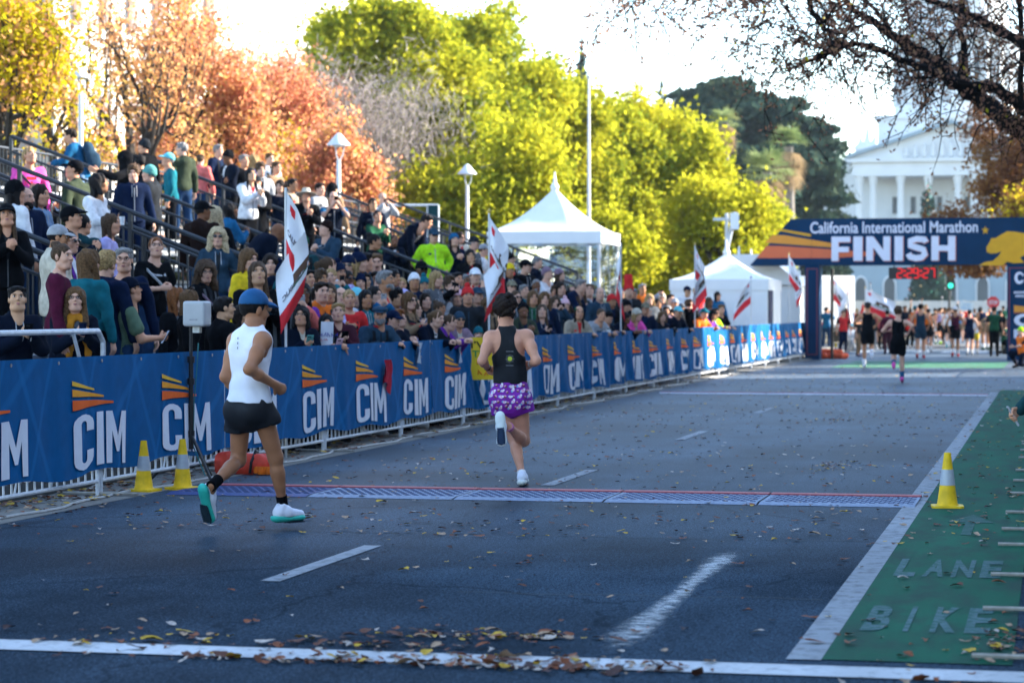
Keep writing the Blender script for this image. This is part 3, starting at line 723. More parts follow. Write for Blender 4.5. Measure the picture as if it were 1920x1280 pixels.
def asphalt_mat(name, col, spk, big):
    """diffuse aggregate with dark patches and fine cracks; a sheen that grows only at very flat angles"""
    if name in MC: return MC[name]
    m = ground_mat(name, col, spk, big, .7, 1.0, 100, .35, .1, 95); n = m.node_tree.nodes; l = m.node_tree.links; b = n['Principled BSDF']; src = b.inputs['Base Color'].links[0].from_socket; nrm = b.inputs['Normal'].links[0].from_socket
    tc = n.new('ShaderNodeTexCoord')
    pn = n.new('ShaderNodeTexNoise'); pn.inputs['Scale'].default_value = .26; pn.inputs['Detail'].default_value = 7; pn.inputs['Roughness'].default_value = .62; l.new(tc.outputs['Object'], pn.inputs['Vector'])
    pr = n.new('ShaderNodeMapRange'); pr.inputs[1].default_value = .44; pr.inputs[2].default_value = .60; pr.inputs[3].default_value = 1.12; pr.inputs[4].default_value = .62; l.new(pn.outputs['Fac'], pr.inputs[0])
    mp = n.new('ShaderNodeMapping'); mp.inputs['Scale'].default_value = (1, .45, 1); dn = n.new('ShaderNodeTexNoise'); dn.inputs['Scale'].default_value = 1.6; dn.inputs['Detail'].default_value = 5; l.new(tc.outputs['Object'], dn.inputs['Vector'])
    va = n.new('ShaderNodeVectorMath'); va.operation = 'MULTIPLY_ADD'; l.new(dn.outputs['Color'], va.inputs[0]); va.inputs[1].default_value = (.9, .9, 0); l.new(tc.outputs['Object'], va.inputs[2]); l.new(va.outputs[0], mp.inputs[0])
    vo = n.new('ShaderNodeTexVoronoi'); vo.feature = 'DISTANCE_TO_EDGE'; vo.inputs['Scale'].default_value = .42; l.new(mp.outputs[0], vo.inputs['Vector'])
    cr = n.new('ShaderNodeMapRange'); cr.inputs[1].default_value = .002; cr.inputs[2].default_value = .007; cr.inputs[3].default_value = .62; cr.inputs[4].default_value = 1.; l.new(vo.outputs['Distance'], cr.inputs[0])
    mu = n.new('ShaderNodeMath'); mu.operation = 'MULTIPLY'; l.new(pr.outputs[0], mu.inputs[0]); l.new(cr.outputs[0], mu.inputs[1])
    vm = n.new('ShaderNodeVectorMath'); vm.operation = 'SCALE'; l.new(src, vm.inputs[0]); l.new(mu.outputs[0], vm.inputs['Scale'])
    d = n.new('ShaderNodeBsdfDiffuse'); l.new(vm.outputs[0], d.inputs[0]); l.new(nrm, d.inputs['Normal'])
    g = n.new('ShaderNodeBsdfGlossy'); g.inputs['Roughness'].default_value = .42; g.inputs[0].default_value = (1, 1, 1, 1)
    lw = n.new('ShaderNodeLayerWeight'); lw.inputs[0].default_value = .5; fr = n.new('ShaderNodeMapRange'); fr.inputs[1].default_value = .89; fr.inputs[2].default_value = .985; fr.inputs[3].default_value = .006; fr.inputs[4].default_value = .16; l.new(lw.outputs['Facing'], fr.inputs[0])
    mx = n.new('ShaderNodeMixShader'); l.new(fr.outputs[0], mx.inputs[0]); l.new(d.outputs[0], mx.inputs[1]); l.new(g.outputs[0], mx.inputs[2]); l.new(mx.outputs[0], n['Material Output'].inputs['Surface']); return m
def wear_mat(name, paint, under, amount=.5, sc=9., sharp=.12, anis=(1, 1, 1)):
    """old paint: noise decides where it is worn through to the surface below"""
    if name in MC: return MC[name]
    m = ground_mat(name, paint, .08, .1, .7, .25); n = m.node_tree.nodes; l = m.node_tree.links; b = n['Principled BSDF']
    src = b.inputs['Base Color'].links[0].from_socket
    tc = n.new('ShaderNodeTexCoord'); mp = n.new('ShaderNodeMapping'); mp.inputs['Scale'].default_value = anis; l.new(tc.outputs['Object'], mp.inputs['Vector'])
    no = n.new('ShaderNodeTexNoise'); no.inputs['Scale'].default_value = sc; no.inputs['Detail'].default_value = 6; no.inputs['Roughness'].default_value = .65; l.new(mp.outputs[0], no.inputs['Vector'])
    mr = n.new('ShaderNodeMapRange'); mr.inputs[1].default_value = amount - sharp; mr.inputs[2].default_value = amount + sharp; l.new(no.outputs['Fac'], mr.inputs[0])
    mx = n.new('ShaderNodeMix'); mx.data_type = 'RGBA'; l.new(mr.outputs[0], mx.inputs['Factor']); mx.inputs['A'].default_value = tuple(under) + (1,); l.new(src, mx.inputs['B'])
    l.new(mx.outputs['Result'], b.inputs['Base Color']); MC[name] = m; return m
ASPH = (.029, .046, .065)
M_ASPH = asphalt_mat('asphalt', (.029, .046, .065), .85, .30)
M_CONC = ground_mat('concrete', (.20, .19, .17), .14, .2, .85, .25, 200, .2)
M_WHITE = wear_mat('road_paint_white', (.50, .51, .52), (.16, .16, .17), .36, 14, .10)
M_LANE = wear_mat('road_paint_lane', (.27, .29, .31), (.10, .10, .11), .40, 10, .12)
M_GREEN = wear_mat('green_lane_paint', (.003, .088, .047), (.014, .045, .036), .44, 4, .14, (1, .35, 1))
M_LETTER = wear_mat('lane_letter_paint', (.085, .145, .155), (.006, .08, .05), .47, 18, .12)
def sheet(name, x0, x1, y0, y1, z, m, nx=1, ny=1):
    xs = np.linspace(x0, x1, nx + 1); ys = np.linspace(y0, y1, ny + 1)
    V = [(x, y, z) for y in ys for x in xs]; F = [(j * (nx + 1) + i, j * (nx + 1) + i + 1, (j + 1) * (nx + 1) + i + 1, (j + 1) * (nx + 1) + i) for j in range(ny) for i in range(nx)]
    return tag(link(name, raw_mesh(name, V, F, [m], None, False)), kind='structure')
sheet('ground', -700, 700, -200, 2200, -.02, ground_mat('earth', (.11, .10, .075), .3, .3, .95, .3, 60))
road = sheet('road', -7.45, 1.6, -60, 420, 0, M_ASPH)
sheet('cross_street', -90, 90, 98, 114, .004, ground_mat('pale_asphalt', (.13, .13, .13), .25, .2, .8, .3))
gut = sheet('gutter', -8.25, -7.45, -60, 98, .003, M_CONC)
mb = MB(); mb.box((-8.40, 19, .06), (.16, 158, .13)); tag(mb.build('kerb', M_CONC), kind='structure')
pv = sheet('pavement', -60, -8.47, -60, 98, .12, ground_mat('paving_concrete', (.15, .145, .14), .14, .2, .85, .2, 160))
sheet('pavement', 1.9, 40, -60, 98, .12, MC['paving_concrete'])
mb = MB(); mb.box((1.75, 19, .06), (.3, 158, .13)); tag(mb.build('kerb', M_CONC), kind='structure')
sheet('bike_lane', -1.0, -.17, 10.75, 48, .005, M_GREEN)
sheet('bike_lane', -5.9, -1.3, 66, 74.5, .005, wear_mat('green_crossing_paint', (.05, .17, .10), (.09, .12, .11), .45, 1.5, .12, (.5, 2, 1)))
sheet('stop_line', -7.45, -.05, 10.24, 10.55, .007, M_WHITE)
sheet('edge_line', -1.155, -1.0, 10.72, 46.5, .006, M_LANE)
for k in range(7):
    y = 13.18 + 7.75 * k; sheet('lane_dash', -4.43, -4.31, y, y + 2.15, .005, M_LANE)
for k, (x0, x1, y) in enumerate(((-6.3, -4.9, 61), (-3.4, -1.2, 63.5), (-2.6, -.9, 55), (-6.6, -5.0, 71), (-2.9, -1.0, 78))): sheet('worn_stripe', x0, x1, y, y + .45, .006, wear_mat('pale_stripe_broken', (.4, .4, .4), (.09, .095, .10), .47, 3, .1, (1, 3, 1)))  # short pale stripes across the road, broken up by noise
for k in range(7): sheet('crosswalk_bar', -7.2 + k * 1.05, -6.6 + k * 1.05, 90, 93.2, .006, M_WHITE)
# scuffed white smear beside the lane: thick in the middle, frayed to nothing at its edges
def smear_mat():
    m = ground_mat('smear_paint', (.44, .46, .47), .2, .1, .7, .3); n = m.node_tree.nodes; l = m.node_tree.links; b = n['Principled BSDF']; src = b.inputs['Base Color'].links[0].from_socket
    at = n.new('ShaderNodeAttribute'); at.attribute_name = 'coat'; tc = n.new('ShaderNodeTexCoord'); mp = n.new('ShaderNodeMapping'); mp.inputs['Scale'].default_value = (1, 2.2, 1); l.new(tc.outputs['Object'], mp.inputs[0])
    no = n.new('ShaderNodeTexNoise'); no.inputs['Scale'].default_value = 9; no.inputs['Detail'].default_value = 10; no.inputs['Roughness'].default_value = .85; l.new(mp.outputs[0], no.inputs['Vector'])
    ad = n.new('ShaderNodeMath'); ad.operation = 'MULTIPLY_ADD'; l.new(no.outputs['Fac'], ad.inputs[0]); ad.inputs[1].default_value = 2.4; l.new(at.outputs['Fac'], ad.inputs[2])
    mr = n.new('ShaderNodeMapRange'); mr.inputs[1].default_value = 1.95; mr.inputs[2].default_value = 2.35; l.new(ad.outputs[0], mr.inputs[0]); tr = n.new('ShaderNodeBsdfTransparent'); mx = n.new('ShaderNodeMixShader')
    l.new(mr.outputs[0], mx.inputs[0]); l.new(tr.outputs[0], mx.inputs[1]); l.new(b.outputs[0], mx.inputs[2]); l.new(mx.outputs[0], n['Material Output'].inputs['Surface']); return m
xs = np.linspace(-.32, .34, 25); a, b_ = gpt(1140, 1226), gpt(1380, 1026); V = []; F = []; W = []
for j, t in enumerate(np.linspace(0, 1, 70)):
    c = a.lerp(b_, t)
    for x in xs: V.append((c.x + x, c.y, .004)); W.append(1 - abs(x / (.20 + .06 * math.sin(t * 7 + 1))) ** 1.5 - .5 * max(0, t - .85) / .15 - .4 * max(0, .12 - t) / .12)
for j in range(69):
    for i in range(24): F.append((j * 25 + i, j * 25 + i + 1, (j + 1) * 25 + i + 1, (j + 1) * 25 + i))
me = raw_mesh('paint_smear', V, F, [smear_mat()]); at = me.attributes.new('coat', 'FLOAT', 'POINT'); at.data.foreach_set('value', np.array(W, np.float32)); tag(link('paint_smear', me), kind='structure')
mb = MB()
for y0, x0, x1 in ((16.2, -7.3, -1.2), (12.9, -3.2, -1.2), (11.9, -7.4, -5.5)):
    pts = [(x0 + (x1 - x0) * t, y0 + .03 * math.sin(t * 17 + y0) + .12 * t, .002) for t in np.linspace(0, 1, 30)]
    for i in range(29): p, q = pts[i], pts[i + 1]; wd = .007; mb.quad((p[0], p[1] - wd, .003), (q[0], q[1] - wd, .003), (q[0], q[1] + wd, .003), (p[0], p[1] + wd, .003))
tag(mb.build('road_seam', ground_mat('seam_tar', (.04, .052, .06), .2, .3, .6, .2), fix=False), kind='structure')
# painted letters and arrow on the bike lane
def text_poly(s, size=1., off=.0, cx=True):
    cu = bpy.data.curves.new('t', 'FONT'); cu.body = s; cu.size = size; cu.offset = off; cu.align_x = 'CENTER' if cx else 'LEFT'; cu.resolution_u = 4
    o = bpy.data.objects.new('t', cu); COL.objects.link(o); dg = bpy.context.evaluated_depsgraph_get(); me = bpy.data.meshes.new_from_object(o.evaluated_get(dg))
    bpy.data.objects.remove(o); bpy.data.curves.remove(cu)
    V = np.zeros(len(me.vertices) * 3); me.vertices.foreach_get('co', V); V = V.reshape(-1, 3); F = [tuple(p.vertices) for p in me.polygons]; bpy.data.meshes.remove(me); return V, F
def lane_word(s, x0, x1, y0, y1):
    wch = (x1 - x0) / len(s)
    for i, ch in enumerate(s):
        V, F = text_poly(ch, 1, .038); lo, hi = V.min(0), V.max(0)
        V = (V - lo) / (np.maximum(hi - lo, 1e-6)); ww = wch * (.74 if ch != 'I' else .16)
        V = np.c_[x0 + i * wch + (wch * .12 if ch != 'I' else wch * .35) + V[:, 0] * ww, y0 + V[:, 1] * (y1 - y0), np.full(len(V), .0)]
        o = link('letter', raw_mesh('letter', V, F, [M_LETTER], None, False), lane1); o.location = (0, 0, .0085)
lane1 = [o for o in COL.objects if o.name.startswith('bike_lane')][0]
lane_word('BIKE', -.93, -.27, 11.75, 12.75); lane_word('LANE', -.93, -.27, 14.2, 15.2)
mb = MB(); mb.prism([(-.62, 16.9), (-.55, 16.9), (-.55, 17.9), (-.42, 17.9), (-.585, 18.6), (-.75, 17.9), (-.62, 17.9)], .0065, .0085, 'z'); mb.build('arrow', wear_mat('arrow_worn_paint', (.045, .10, .09), (.012, .085, .055), .45, 12, .12), lane1)

# ------------------------------------------------------------------ unseen building added across the street to shade the road
M_STUCCO = mat('pale_stucco', (.30, .27, .23), .9, .12, 3, .2, 40); M_GLASS = mat('window_glass', (.03, .04, .05), .08, .2, 2, spec=.6); M_STONE = mat('limestone', (.46, .42, .36), .85, .1, 4, .15, 50)
ob = thing('office_building', (10, -34, 0), 'stucco block added beyond the right edge to shade the road', 'building')
mb = MB(); mb.box((8, 49, 7.0), (16, 98, 14.0)); mb.build('wall', M_STUCCO, ob)
mb = MB(); mb.box((8, 49, 14.15), (17, 99, .5)); mb.build('cornice', M_STONE, ob)
wm = MB(); wm.box((0, 0, 0), (.25, 2.0, 2.3)); wm = wm.mesh('window', M_STONE); pm = MB(); pm.box((0, 0, 0), (.1, 1.7, 2.0)); pm = pm.mesh('pane', M_GLASS)
for f in range(4):
    for k in range(24):
        o = link('window', wm, ob, (-.08, 3 + k * 4, 2.2 + f * 3.3)); link('pane', pm, o, (-.1, 0, 0))

# ------------------------------------------------------------------ barriers and banners
M_STEEL = mat('white_painted_steel', (.55, .57, .60), .45, .12, 20, .05, 100, spec=.4); M_GALV = mat('galvanised_steel', (.32, .33, .34), .45, .15, 30, .05, 100, metal=.6)
BX, BTOP = -7.80, 1.16
def barrier_mesh(L):
    P = {}
    a = MB()
    for y in (.03, L - .03):
        a.tube([(0, y, .0), (0, y, BTOP)], .021, 8)
    a.tube([(0, .03, BTOP - .01), (0, L - .03, BTOP - .01)], .019, 8); a.tube([(0, .03, .125), (0, L - .03, .125)], .017, 8); P['frame'] = a.mesh('frame', M_STEEL, True)
    a = MB(); n = int(L / .14)
    for i in range(1, n): a.tube([(0, i * L / n, .125), (0, i * L / n, BTOP - .01)], .010, 5)
    for i in range(int(L / .7)): a.tube([(0, .1 + i * .7, .125), (0, .25 + i * .7, .42)], .009, 5)
    P['bars'] = a.mesh('bars', M_STEEL, True)
    a = MB(); a.tube([(-.33, 0, .022), (.33, 0, .022)], .012, 6); P['foot'] = a.mesh('foot', mat('worn_steel', (.30, .28, .25), .6, .2, 20), True)
    return P
BM = barrier_mesh(3.2)
def barrier(x, y, label, group, feet=(0, 3.17), rz=0):
    t = thing('barrier', (x, y, 0), label, 'barrier', group, rz)
    link('frame', BM['frame'], t); link('bars', BM['bars'], t)
    for f in feet: link('foot', BM['foot'], t, (0.02, f, 0))
    return t
Y0 = 12.6
ordn = ['nearest', 'second', 'third', 'fourth', 'fifth', 'sixth', 'seventh', 'eighth', 'ninth', 'tenth', 'eleventh', 'twelfth', 'thirteenth', 'fourteenth', 'fifteenth', 'sixteenth', 'seventeenth', 'eighteenth', 'nineteenth', 'twentieth', 'twenty-first', 'twenty-second', 'twenty-third', 'twenty-fourth']
for k in range(22):
    barrier(BX, Y0 + 3.2 * k, f'white steel crowd barrier behind the blue banners, {ordn[k]} from the camera along the left kerb', 'crowd barriers along the left kerb')
for k in range(18): barrier(-.04, 8.8 + 3.2 * k, f'white steel crowd barrier beside the green bike lane, {ordn[k]} from the camera', 'crowd barriers along the bike lane', (0.35 + .3 * (k % 3), 2.1 + .2 * (k % 2)))
def fold(y, z):
    """sideways displacement of the hanging banner cloth"""
    q = min(max((y - 30) / 12, 0), 1); q2 = min(max((y - 22) / 6, 0), 1)
    t = (BTOP - z) / .95
    f = (.016 + .024 * q) * math.sin(y * 7.3 + .9 * t + 1.3 * math.sin(y * .9)) + (.010 + .018 * q) * math.sin(y * 13.1 - 2.2 * t + 2 * math.sin(y * 1.7)) + .02 * math.sin(y * 2.1 + t)
    s = math.exp(-((y - 31.8 - .9 * t) / .55) ** 2) * .045 * math.sin(22 * (y - 31.8 - .9 * t)) * q2
    return BX + .035 + (f * (.25 + .9 * t) + s * t + .02 * t) * (.55 + .45 * q)
def banner_pt(y, z, pr=0.): return (fold(y, z) + pr, y, z - .022 * math.sin(y * 3.9) * ((BTOP - z) / .95) + (.035 * math.sin(y * 1.3) * max(0, (BTOP - z - .6))))
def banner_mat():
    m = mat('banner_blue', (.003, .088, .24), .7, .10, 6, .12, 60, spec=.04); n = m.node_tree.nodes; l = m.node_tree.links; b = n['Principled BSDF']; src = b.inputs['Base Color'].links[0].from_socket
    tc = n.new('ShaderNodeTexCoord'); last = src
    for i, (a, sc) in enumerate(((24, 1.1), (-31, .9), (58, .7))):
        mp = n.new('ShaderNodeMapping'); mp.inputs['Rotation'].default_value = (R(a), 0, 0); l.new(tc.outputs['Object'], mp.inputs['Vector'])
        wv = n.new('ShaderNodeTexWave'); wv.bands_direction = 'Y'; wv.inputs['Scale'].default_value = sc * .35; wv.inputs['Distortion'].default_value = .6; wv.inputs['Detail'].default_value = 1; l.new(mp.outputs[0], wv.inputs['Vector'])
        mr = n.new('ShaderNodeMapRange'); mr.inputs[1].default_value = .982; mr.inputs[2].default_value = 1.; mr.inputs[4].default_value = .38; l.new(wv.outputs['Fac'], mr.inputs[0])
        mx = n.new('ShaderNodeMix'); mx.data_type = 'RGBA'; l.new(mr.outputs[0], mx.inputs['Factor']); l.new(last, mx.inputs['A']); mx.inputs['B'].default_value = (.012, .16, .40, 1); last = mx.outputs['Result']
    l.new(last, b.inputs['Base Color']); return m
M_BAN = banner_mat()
M_BW = mat('banner_print_white', (.66, .68, .74), .62, .05, 8, spec=.05); M_BO = mat('banner_print_orange', (.78, .13, .025), .62, .05, 8, spec=.05); M_BA = mat('banner_print_amber', (.80, .32, .03), .62, .05, 8, spec=.05); M_BY = mat('banner_print_yellow', (.80, .46, .05), .62, .05, 8, spec=.05)
def rr(c, r0, r1): return c
def arc(cx, cz, rx, rz, a0, a1, n=7): return [(cx + rx * math.cos(R(a0 + (a1 - a0) * i / n)), cz + rz * math.sin(R(a0 + (a1 - a0) * i / n))) for i in range(n + 1)]
# narrow block capitals on a unit-high grid
GL_C = arc(.17, .82, .17, .18, 0, 180) + arc(.17, .18, .17, .18, 180, 360) + [(.34, .33), (.225, .33), (.225, .20)] + arc(.17, .18, .055, .06, 0, -180, 5) + arc(.17, .82, .055, .06, 180, 0, 5) + [(.225, .68), (.34, .68)]
GL_I = [(0, 0), (.12, 0), (.12, 1), (0, 1)]
GL_M = [(0, 0), (.125, 0), (.125, .62), (.22, .22), (.28, .22), (.375, .62), (.375, 0), (.50, 0), (.50, 1), (.37, 1), (.25, .52), (.13, 1), (0, 1)]
def poly_grid(poly, h):
    """triangulates a polygon and cuts it on a grid so that it can follow a curved cloth"""
    bm = bmesh.new(); vs_ = [bm.verts.new((x, 0, z)) for x, z in poly]; es = [bm.edges.new((vs_[i], vs_[(i + 1) % len(vs_)])) for i in range(len(vs_))]
    bmesh.ops.triangle_fill(bm, edges=es, use_beauty=True)
    xs = [p[0] for p in poly]; zs = [p[1] for p in poly]
    for lo, hi, no in ((min(xs), max(xs), (1, 0, 0)), (min(zs), max(zs), (0, 0, 1))):
        t = lo + h
        while t < hi - 1e-4:
            bmesh.ops.bisect_plane(bm, geom=bm.verts[:] + bm.edges[:] + bm.faces[:], plane_co=(t, 0, 0) if no[0] else (0, 0, t), plane_no=no); t += h
    bm.verts.index_update(); V = [(v.co.x, v.co.z) for v in bm.verts]; F = [tuple(v.index for v in f.verts) for f in bm.faces]; bm.free(); return V, F
LOGO = []
for poly, x0, sx, wd in ((GL_C, -.60, .45 / .34, 0), (GL_I, -.09, 1.30, 0), (GL_M, .125, .46 / .5, 0)): LOGO.append(('letter', [(x0 + x * sx, .41 * z - .41) for x, z in poly], M_BW))
LOGO += [('ray', [(-.605, .040), (.27, .062), (.27, .078), (-.605, .118)], M_BO), ('ray', [(-.605, .145), (.08, .112), (.08, .126), (-.605, .200)], M_BA), ('ray', [(-.605, .226), (-.14, .172), (-.14, .186), (-.605, .262)], M_BY)]
LOGO_G = [(nm, poly_grid(pl, .04), m) for nm, pl, m in LOGO]
ban_edges = [12.6, 22.05, 29.9, 38.2, 46.4, 54.6, 62.8, 71.0, 83.0]
for k in range(len(ban_edges) - 1):
    y0, y1 = ban_edges[k] + .01, ban_edges[k + 1] - .01; nx = int((y1 - y0) / .042); nz = 18
    V = [banner_pt(y, z) for z in np.linspace(.215, BTOP + .012, nz + 1) for y in np.linspace(y0, y1, nx + 1)]
    F = np.array([(j * (nx + 1) + i, j * (nx + 1) + i + 1, (j + 1) * (nx + 1) + i + 1, (j + 1) * (nx + 1) + i) for j in range(nz) for i in range(nx)])
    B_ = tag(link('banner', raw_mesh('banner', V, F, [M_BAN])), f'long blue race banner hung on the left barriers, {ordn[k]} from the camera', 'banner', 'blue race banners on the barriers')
    mb = MB()
    for y in np.arange(y0 + .06, y1, .9): p = banner_pt(y, BTOP - .03, .004); mb.tube([p, (p[0] + .005, p[1], p[2])], .014, 8)
    mb.build('eyelets', M_GALV, B_)
    for i in range(34):
        yc = 16.86 + 2.05 * i
        if not (y0 < yc < y1): continue
        for nm, (LV, LF), m in LOGO_G:
            V = [banner_pt(yc + x * 1.0, .70 + z * 1.08, .011) for x, z in LV]
            link(nm, raw_mesh(nm, V, LF, [m]), B_)
# a taller white rail behind the first banner
t = thing('trussed_barrier', (-8.62, 0, 0), 'tall white tubular barrier with diagonal struts behind the nearest blue banner', 'barrier')
ya, yb = 15.5, 21.1; mb = MB(); mb.tube([(0, ya, .12), (0, ya, 1.36), (0, yb - .12, 1.36), (0, yb, 1.26), (0, yb, .12)], .026, 8); mb.tube([(0, ya, .5), (0, yb, .5)], .02, 8); mb.build('frame', M_STEEL, t, True)
for y in (16.6, 18.55):
    mb = MB(); mb.tube([(0, y, .12), (0, y, 1.36)], .022, 8); mb.build('post', M_STEEL, t, True)
    for s_ in (-1, 1): mb = MB(); mb.tube([(0, y + s_ * .05, 1.34), (0, y + s_ * .75, .5)], .018, 8); mb.build('strut', M_STEEL, t, True)
mb = MB(); mb.tube([(0, 20.4, 1.34), (0, 20.95, .5)], .018, 8); mb.build('strut', M_STEEL, t, True)

# ------------------------------------------------------------------ cones, timing mats, speaker, bag, cable
M_CY = mat('cone_yellow', (.74, .46, .008), .55, .22, 7, .1, 60, spec=.3, detail=6); M_CG = mat('reflective_band', (.36, .39, .42), .35, .08, 12, spec=.5)
def cone(p, label, s=1., group='yellow traffic cones'):
    t = thing('traffic_cone', p, label, 'traffic cone', group, random.uniform(-.3, .3)); t.scale = (s,) * 3
    mb = MB(); w_ = .20
    pts = [(-w_, -w_ + .04), (-w_ + .04, -w_), (w_ - .04, -w_), (w_, -w_ + .04), (w_, w_ - .04), (w_ - .04, w_), (-w_ + .04, w_), (-w_, w_ - .04)]
    mb.prism(pts, 0, .035, 'z'); mb.build('base', M_CY, t)
    mb = MB(); mb.lathe([(.145, .034), (.128, .06), (.112, .17), (.096, .29)], 22); mb.build('lower_body', M_CY, t, True)
    mb = MB(); mb.lathe([(.0985, .29), (.0725, .49)], 22); mb.build('reflective_band', M_CG, t, True)
    mb = MB(); mb.lathe([(.070, .49), (.047, .66), (.043, .70), (.03, .703), (.025, .66)], 22); mb.build('tip', M_CY, t, True); return t
cone(gpt(269, 921), 'yellow cone with grey band left of the speaker stand', .62); cone(gpt(342, 917), 'yellow cone with grey band against the legs of the speaker stand', .62)
cone(gpt(1777, 952), 'yellow cone with grey band on the green bike lane by the mat end', .62)
cone(gpt(1567, 669), 'small far yellow cone beside the left pillar of the finish arch', .66)
def timing_mat(y0, x0, x1, wd, label, n, hgt=.018, skew=0.):
    t = thing('timing_mat', (x0, y0, 0), label, 'timing mat', 'timing mats across the road')
    L = (x1 - x0) / n
    mm = mat('mat_blue', (.20, .25, .34), .6, .25, 30, .3, 90, spec=.08); md = mat('mat_dark_blue', (.012, .035, .16), .6, .1, 20, .3, 90); mr_ = mat('mat_red', (.34, .06, .07), .6, .12, 20, .2, 90); mt = mat('mat_hole', (.055, .075, .15), .8, 0, spec=.05)
    for i in range(n):
        mb = MB(); a, b_ = i * L + .008, (i + 1) * L - .008; mb.add([(a, 0, .004), (b_, 0, .004), (b_, wd * .12, hgt), (b_, wd * .86, hgt), (b_, wd, .004), (a, 0 + wd, .004), (a, wd * .86, hgt), (a, wd * .12, hgt)], [(0, 1, 2, 7), (7, 2, 3, 6), (6, 3, 4, 5)])
        p = mb.build('mat_panel', md if (i == 0 and n > 3) else (mm if n > 3 else mat('mat_pale', (.46, .48, .54), .6, .15, 20, .2, 90, spec=.08)), t, fix=False)
        mb = MB(); mb.box(((a + b_) / 2, wd * .85, hgt + .004), (b_ - a, wd * .13, .012)); mb.build('red_strip', mr_, p, fix=False)
        if n > 3:
            mb = MB()
            for r in range(9):
                for c in range(int(L / .075)):
                    x = a + .04 + c * .075 + (r % 2) * .037; y = wd * (.15 + r * .072)
                    if x + .05 < b_: mb.box((x + .022, y + .02, hgt + .001), (.046, .030, .004))
            tag(mb.build('slots', mt, p), kind='stuff')
timing_mat(19.2, -7.3, -1.05, 1.15, 'blue timing mat with red edge across the road beneath the second runner', 5)
timing_mat(44.6, -7.2, -1.15, .42, 'far pale timing mat across the road before the finish arch', 3)
# loudspeaker on a stand
sp = gpt(358, 899); t = thing('speaker_stand', (sp.x, sp.y, 0), 'black tripod stand carrying the grey loudspeaker by the banner', 'speaker stand')
M_BLK = mat('black_metal', (.012, .012, .014), .5, .1, 20, spec=.4)
mb = MB(); mb.tube([(0, 0, .28), (0, 0, 1.1)], .022, 10); mb.build('lower_tube', M_BLK, t, True)
mb = MB(); mb.tube([(0, 0, 1.1), (0, 0, 1.42)], .016, 10); mb.build('upper_tube', M_BLK, t, True)
for z in (.42, .9, 1.1): mb = MB(); mb.lathe([(.034, z - .03), (.036, z + .03)], 10); mb.build('collar', M_BLK, t, True)
for a in (200, 320, 80):
    mb = MB(); mb.tube([(0, 0, .42), (.36 * math.cos(R(a)), .36 * math.sin(R(a)), .015)], .015, 8); mb.build('leg', M_BLK, t, True)
h = ray(370, 22.0); spk = thing('loudspeaker', (sp.x + .06, sp.y, 1.52), 'grey horn loudspeaker box on top of the black tripod stand', 'loudspeaker', None, TH - .25); spk.scale = (1.12, 1.12, 1.2)
M_SPK = mat('loudspeaker_grey', (.40, .41, .42), .5, .05, 12, .1, 150)
s_ = SDF((-.13, -.13, -.14), (.13, .13, .14), .008); s_.F[:] = 1
X, Y, Z = s_.ax[0][:, None, None], s_.ax[1][None, :, None], s_.ax[2][None, None, :]
qx = np.abs(X) - .075 + .1 * (Y < -9); qy = np.abs(Y) - .06; qz = np.abs(Z) - .075
s_.F = (np.sqrt(np.maximum(qx, 0) ** 2 + np.maximum(qy, 0) ** 2 + np.maximum(qz, 0) ** 2) + np.minimum(np.maximum(np.maximum(qx, qy), qz), 0) - .022).astype(np.float32)
V, F = s_.mesh(); link('housing', raw_mesh('housing', V, F, [M_SPK]), spk)
mb = MB(); mb.box((.0, -.083, -.045), (.07, .004, .012)); mb.build('nameplate', fab('lgrey'), spk)
for z in (-.07, .07): mb = MB(); mb.tube([(-.098, -.03, z), (-.102, -.03, z)], .009, 8); mb.build('screw', M_BLK, spk)
mb = MB(); mb.box((-.0, 0, -.12), (.06, .05, .05)); mb.build('bracket', M_GALV, spk)
tq = [(sp.x + .05, sp.y + .06, 1.25), (sp.x + .03, sp.y + .07, 1.0), (sp.x + .0, sp.y + .08, .7), (sp.x, sp.y + .06, .3), (sp.x + .1, sp.y + .1, .03)]
mb = MB(); mb.tube(tq, .006, 5); tag(mb.build('speaker_cable', mat('cable_teal', (.03, .18, .2), .6, 0), None, True), 'thin teal cable hanging from the loudspeaker', 'cable')
# red bag
bp_ = gpt(412, 893); t = thing('equipment_bag', (bp_.x + .12, bp_.y + .35, 0), 'red equipment bag with black straps on the road behind the first runner', 'bag', None, .15); t.scale = (.72, .72, .8)
s_ = SDF((-.36, -.24, -.02), (.36, .24, .32), .014); s_.cone((-.26, 0, .12), (.27, 0, .11), .15, .13, .03); s_.cone((-.2, -.08, .2), (.2, -.06, .20), .06, .05, .05); s_.plane((0, 0, -1), 0); s_.wrinkle(.010, 28, 4); V, F = s_.mesh()
link('bag_body', raw_mesh('bag_body', V, F, [mat('bag_red', (.62, .055, .03), .6, .15, 12, .2, 60)]), t)
for x in (-.12, .1): mb = MB(); mb.tube([(x, -.155, .02), (x + .02, -.17, .15), (x + .06, -.05, .275), (x + .06, .1, .26)], .02, 6); mb.build('strap', M_BLK, t, True)
for k in range(4): mb = MB(); mb.lathe([(.04, .0), (.05, .05), (.03, .09)], 10, (.2 + .05 * k, -.17 - .02 * (k % 2), .01)); mb.build('pouch', fab('orange'), t, True)
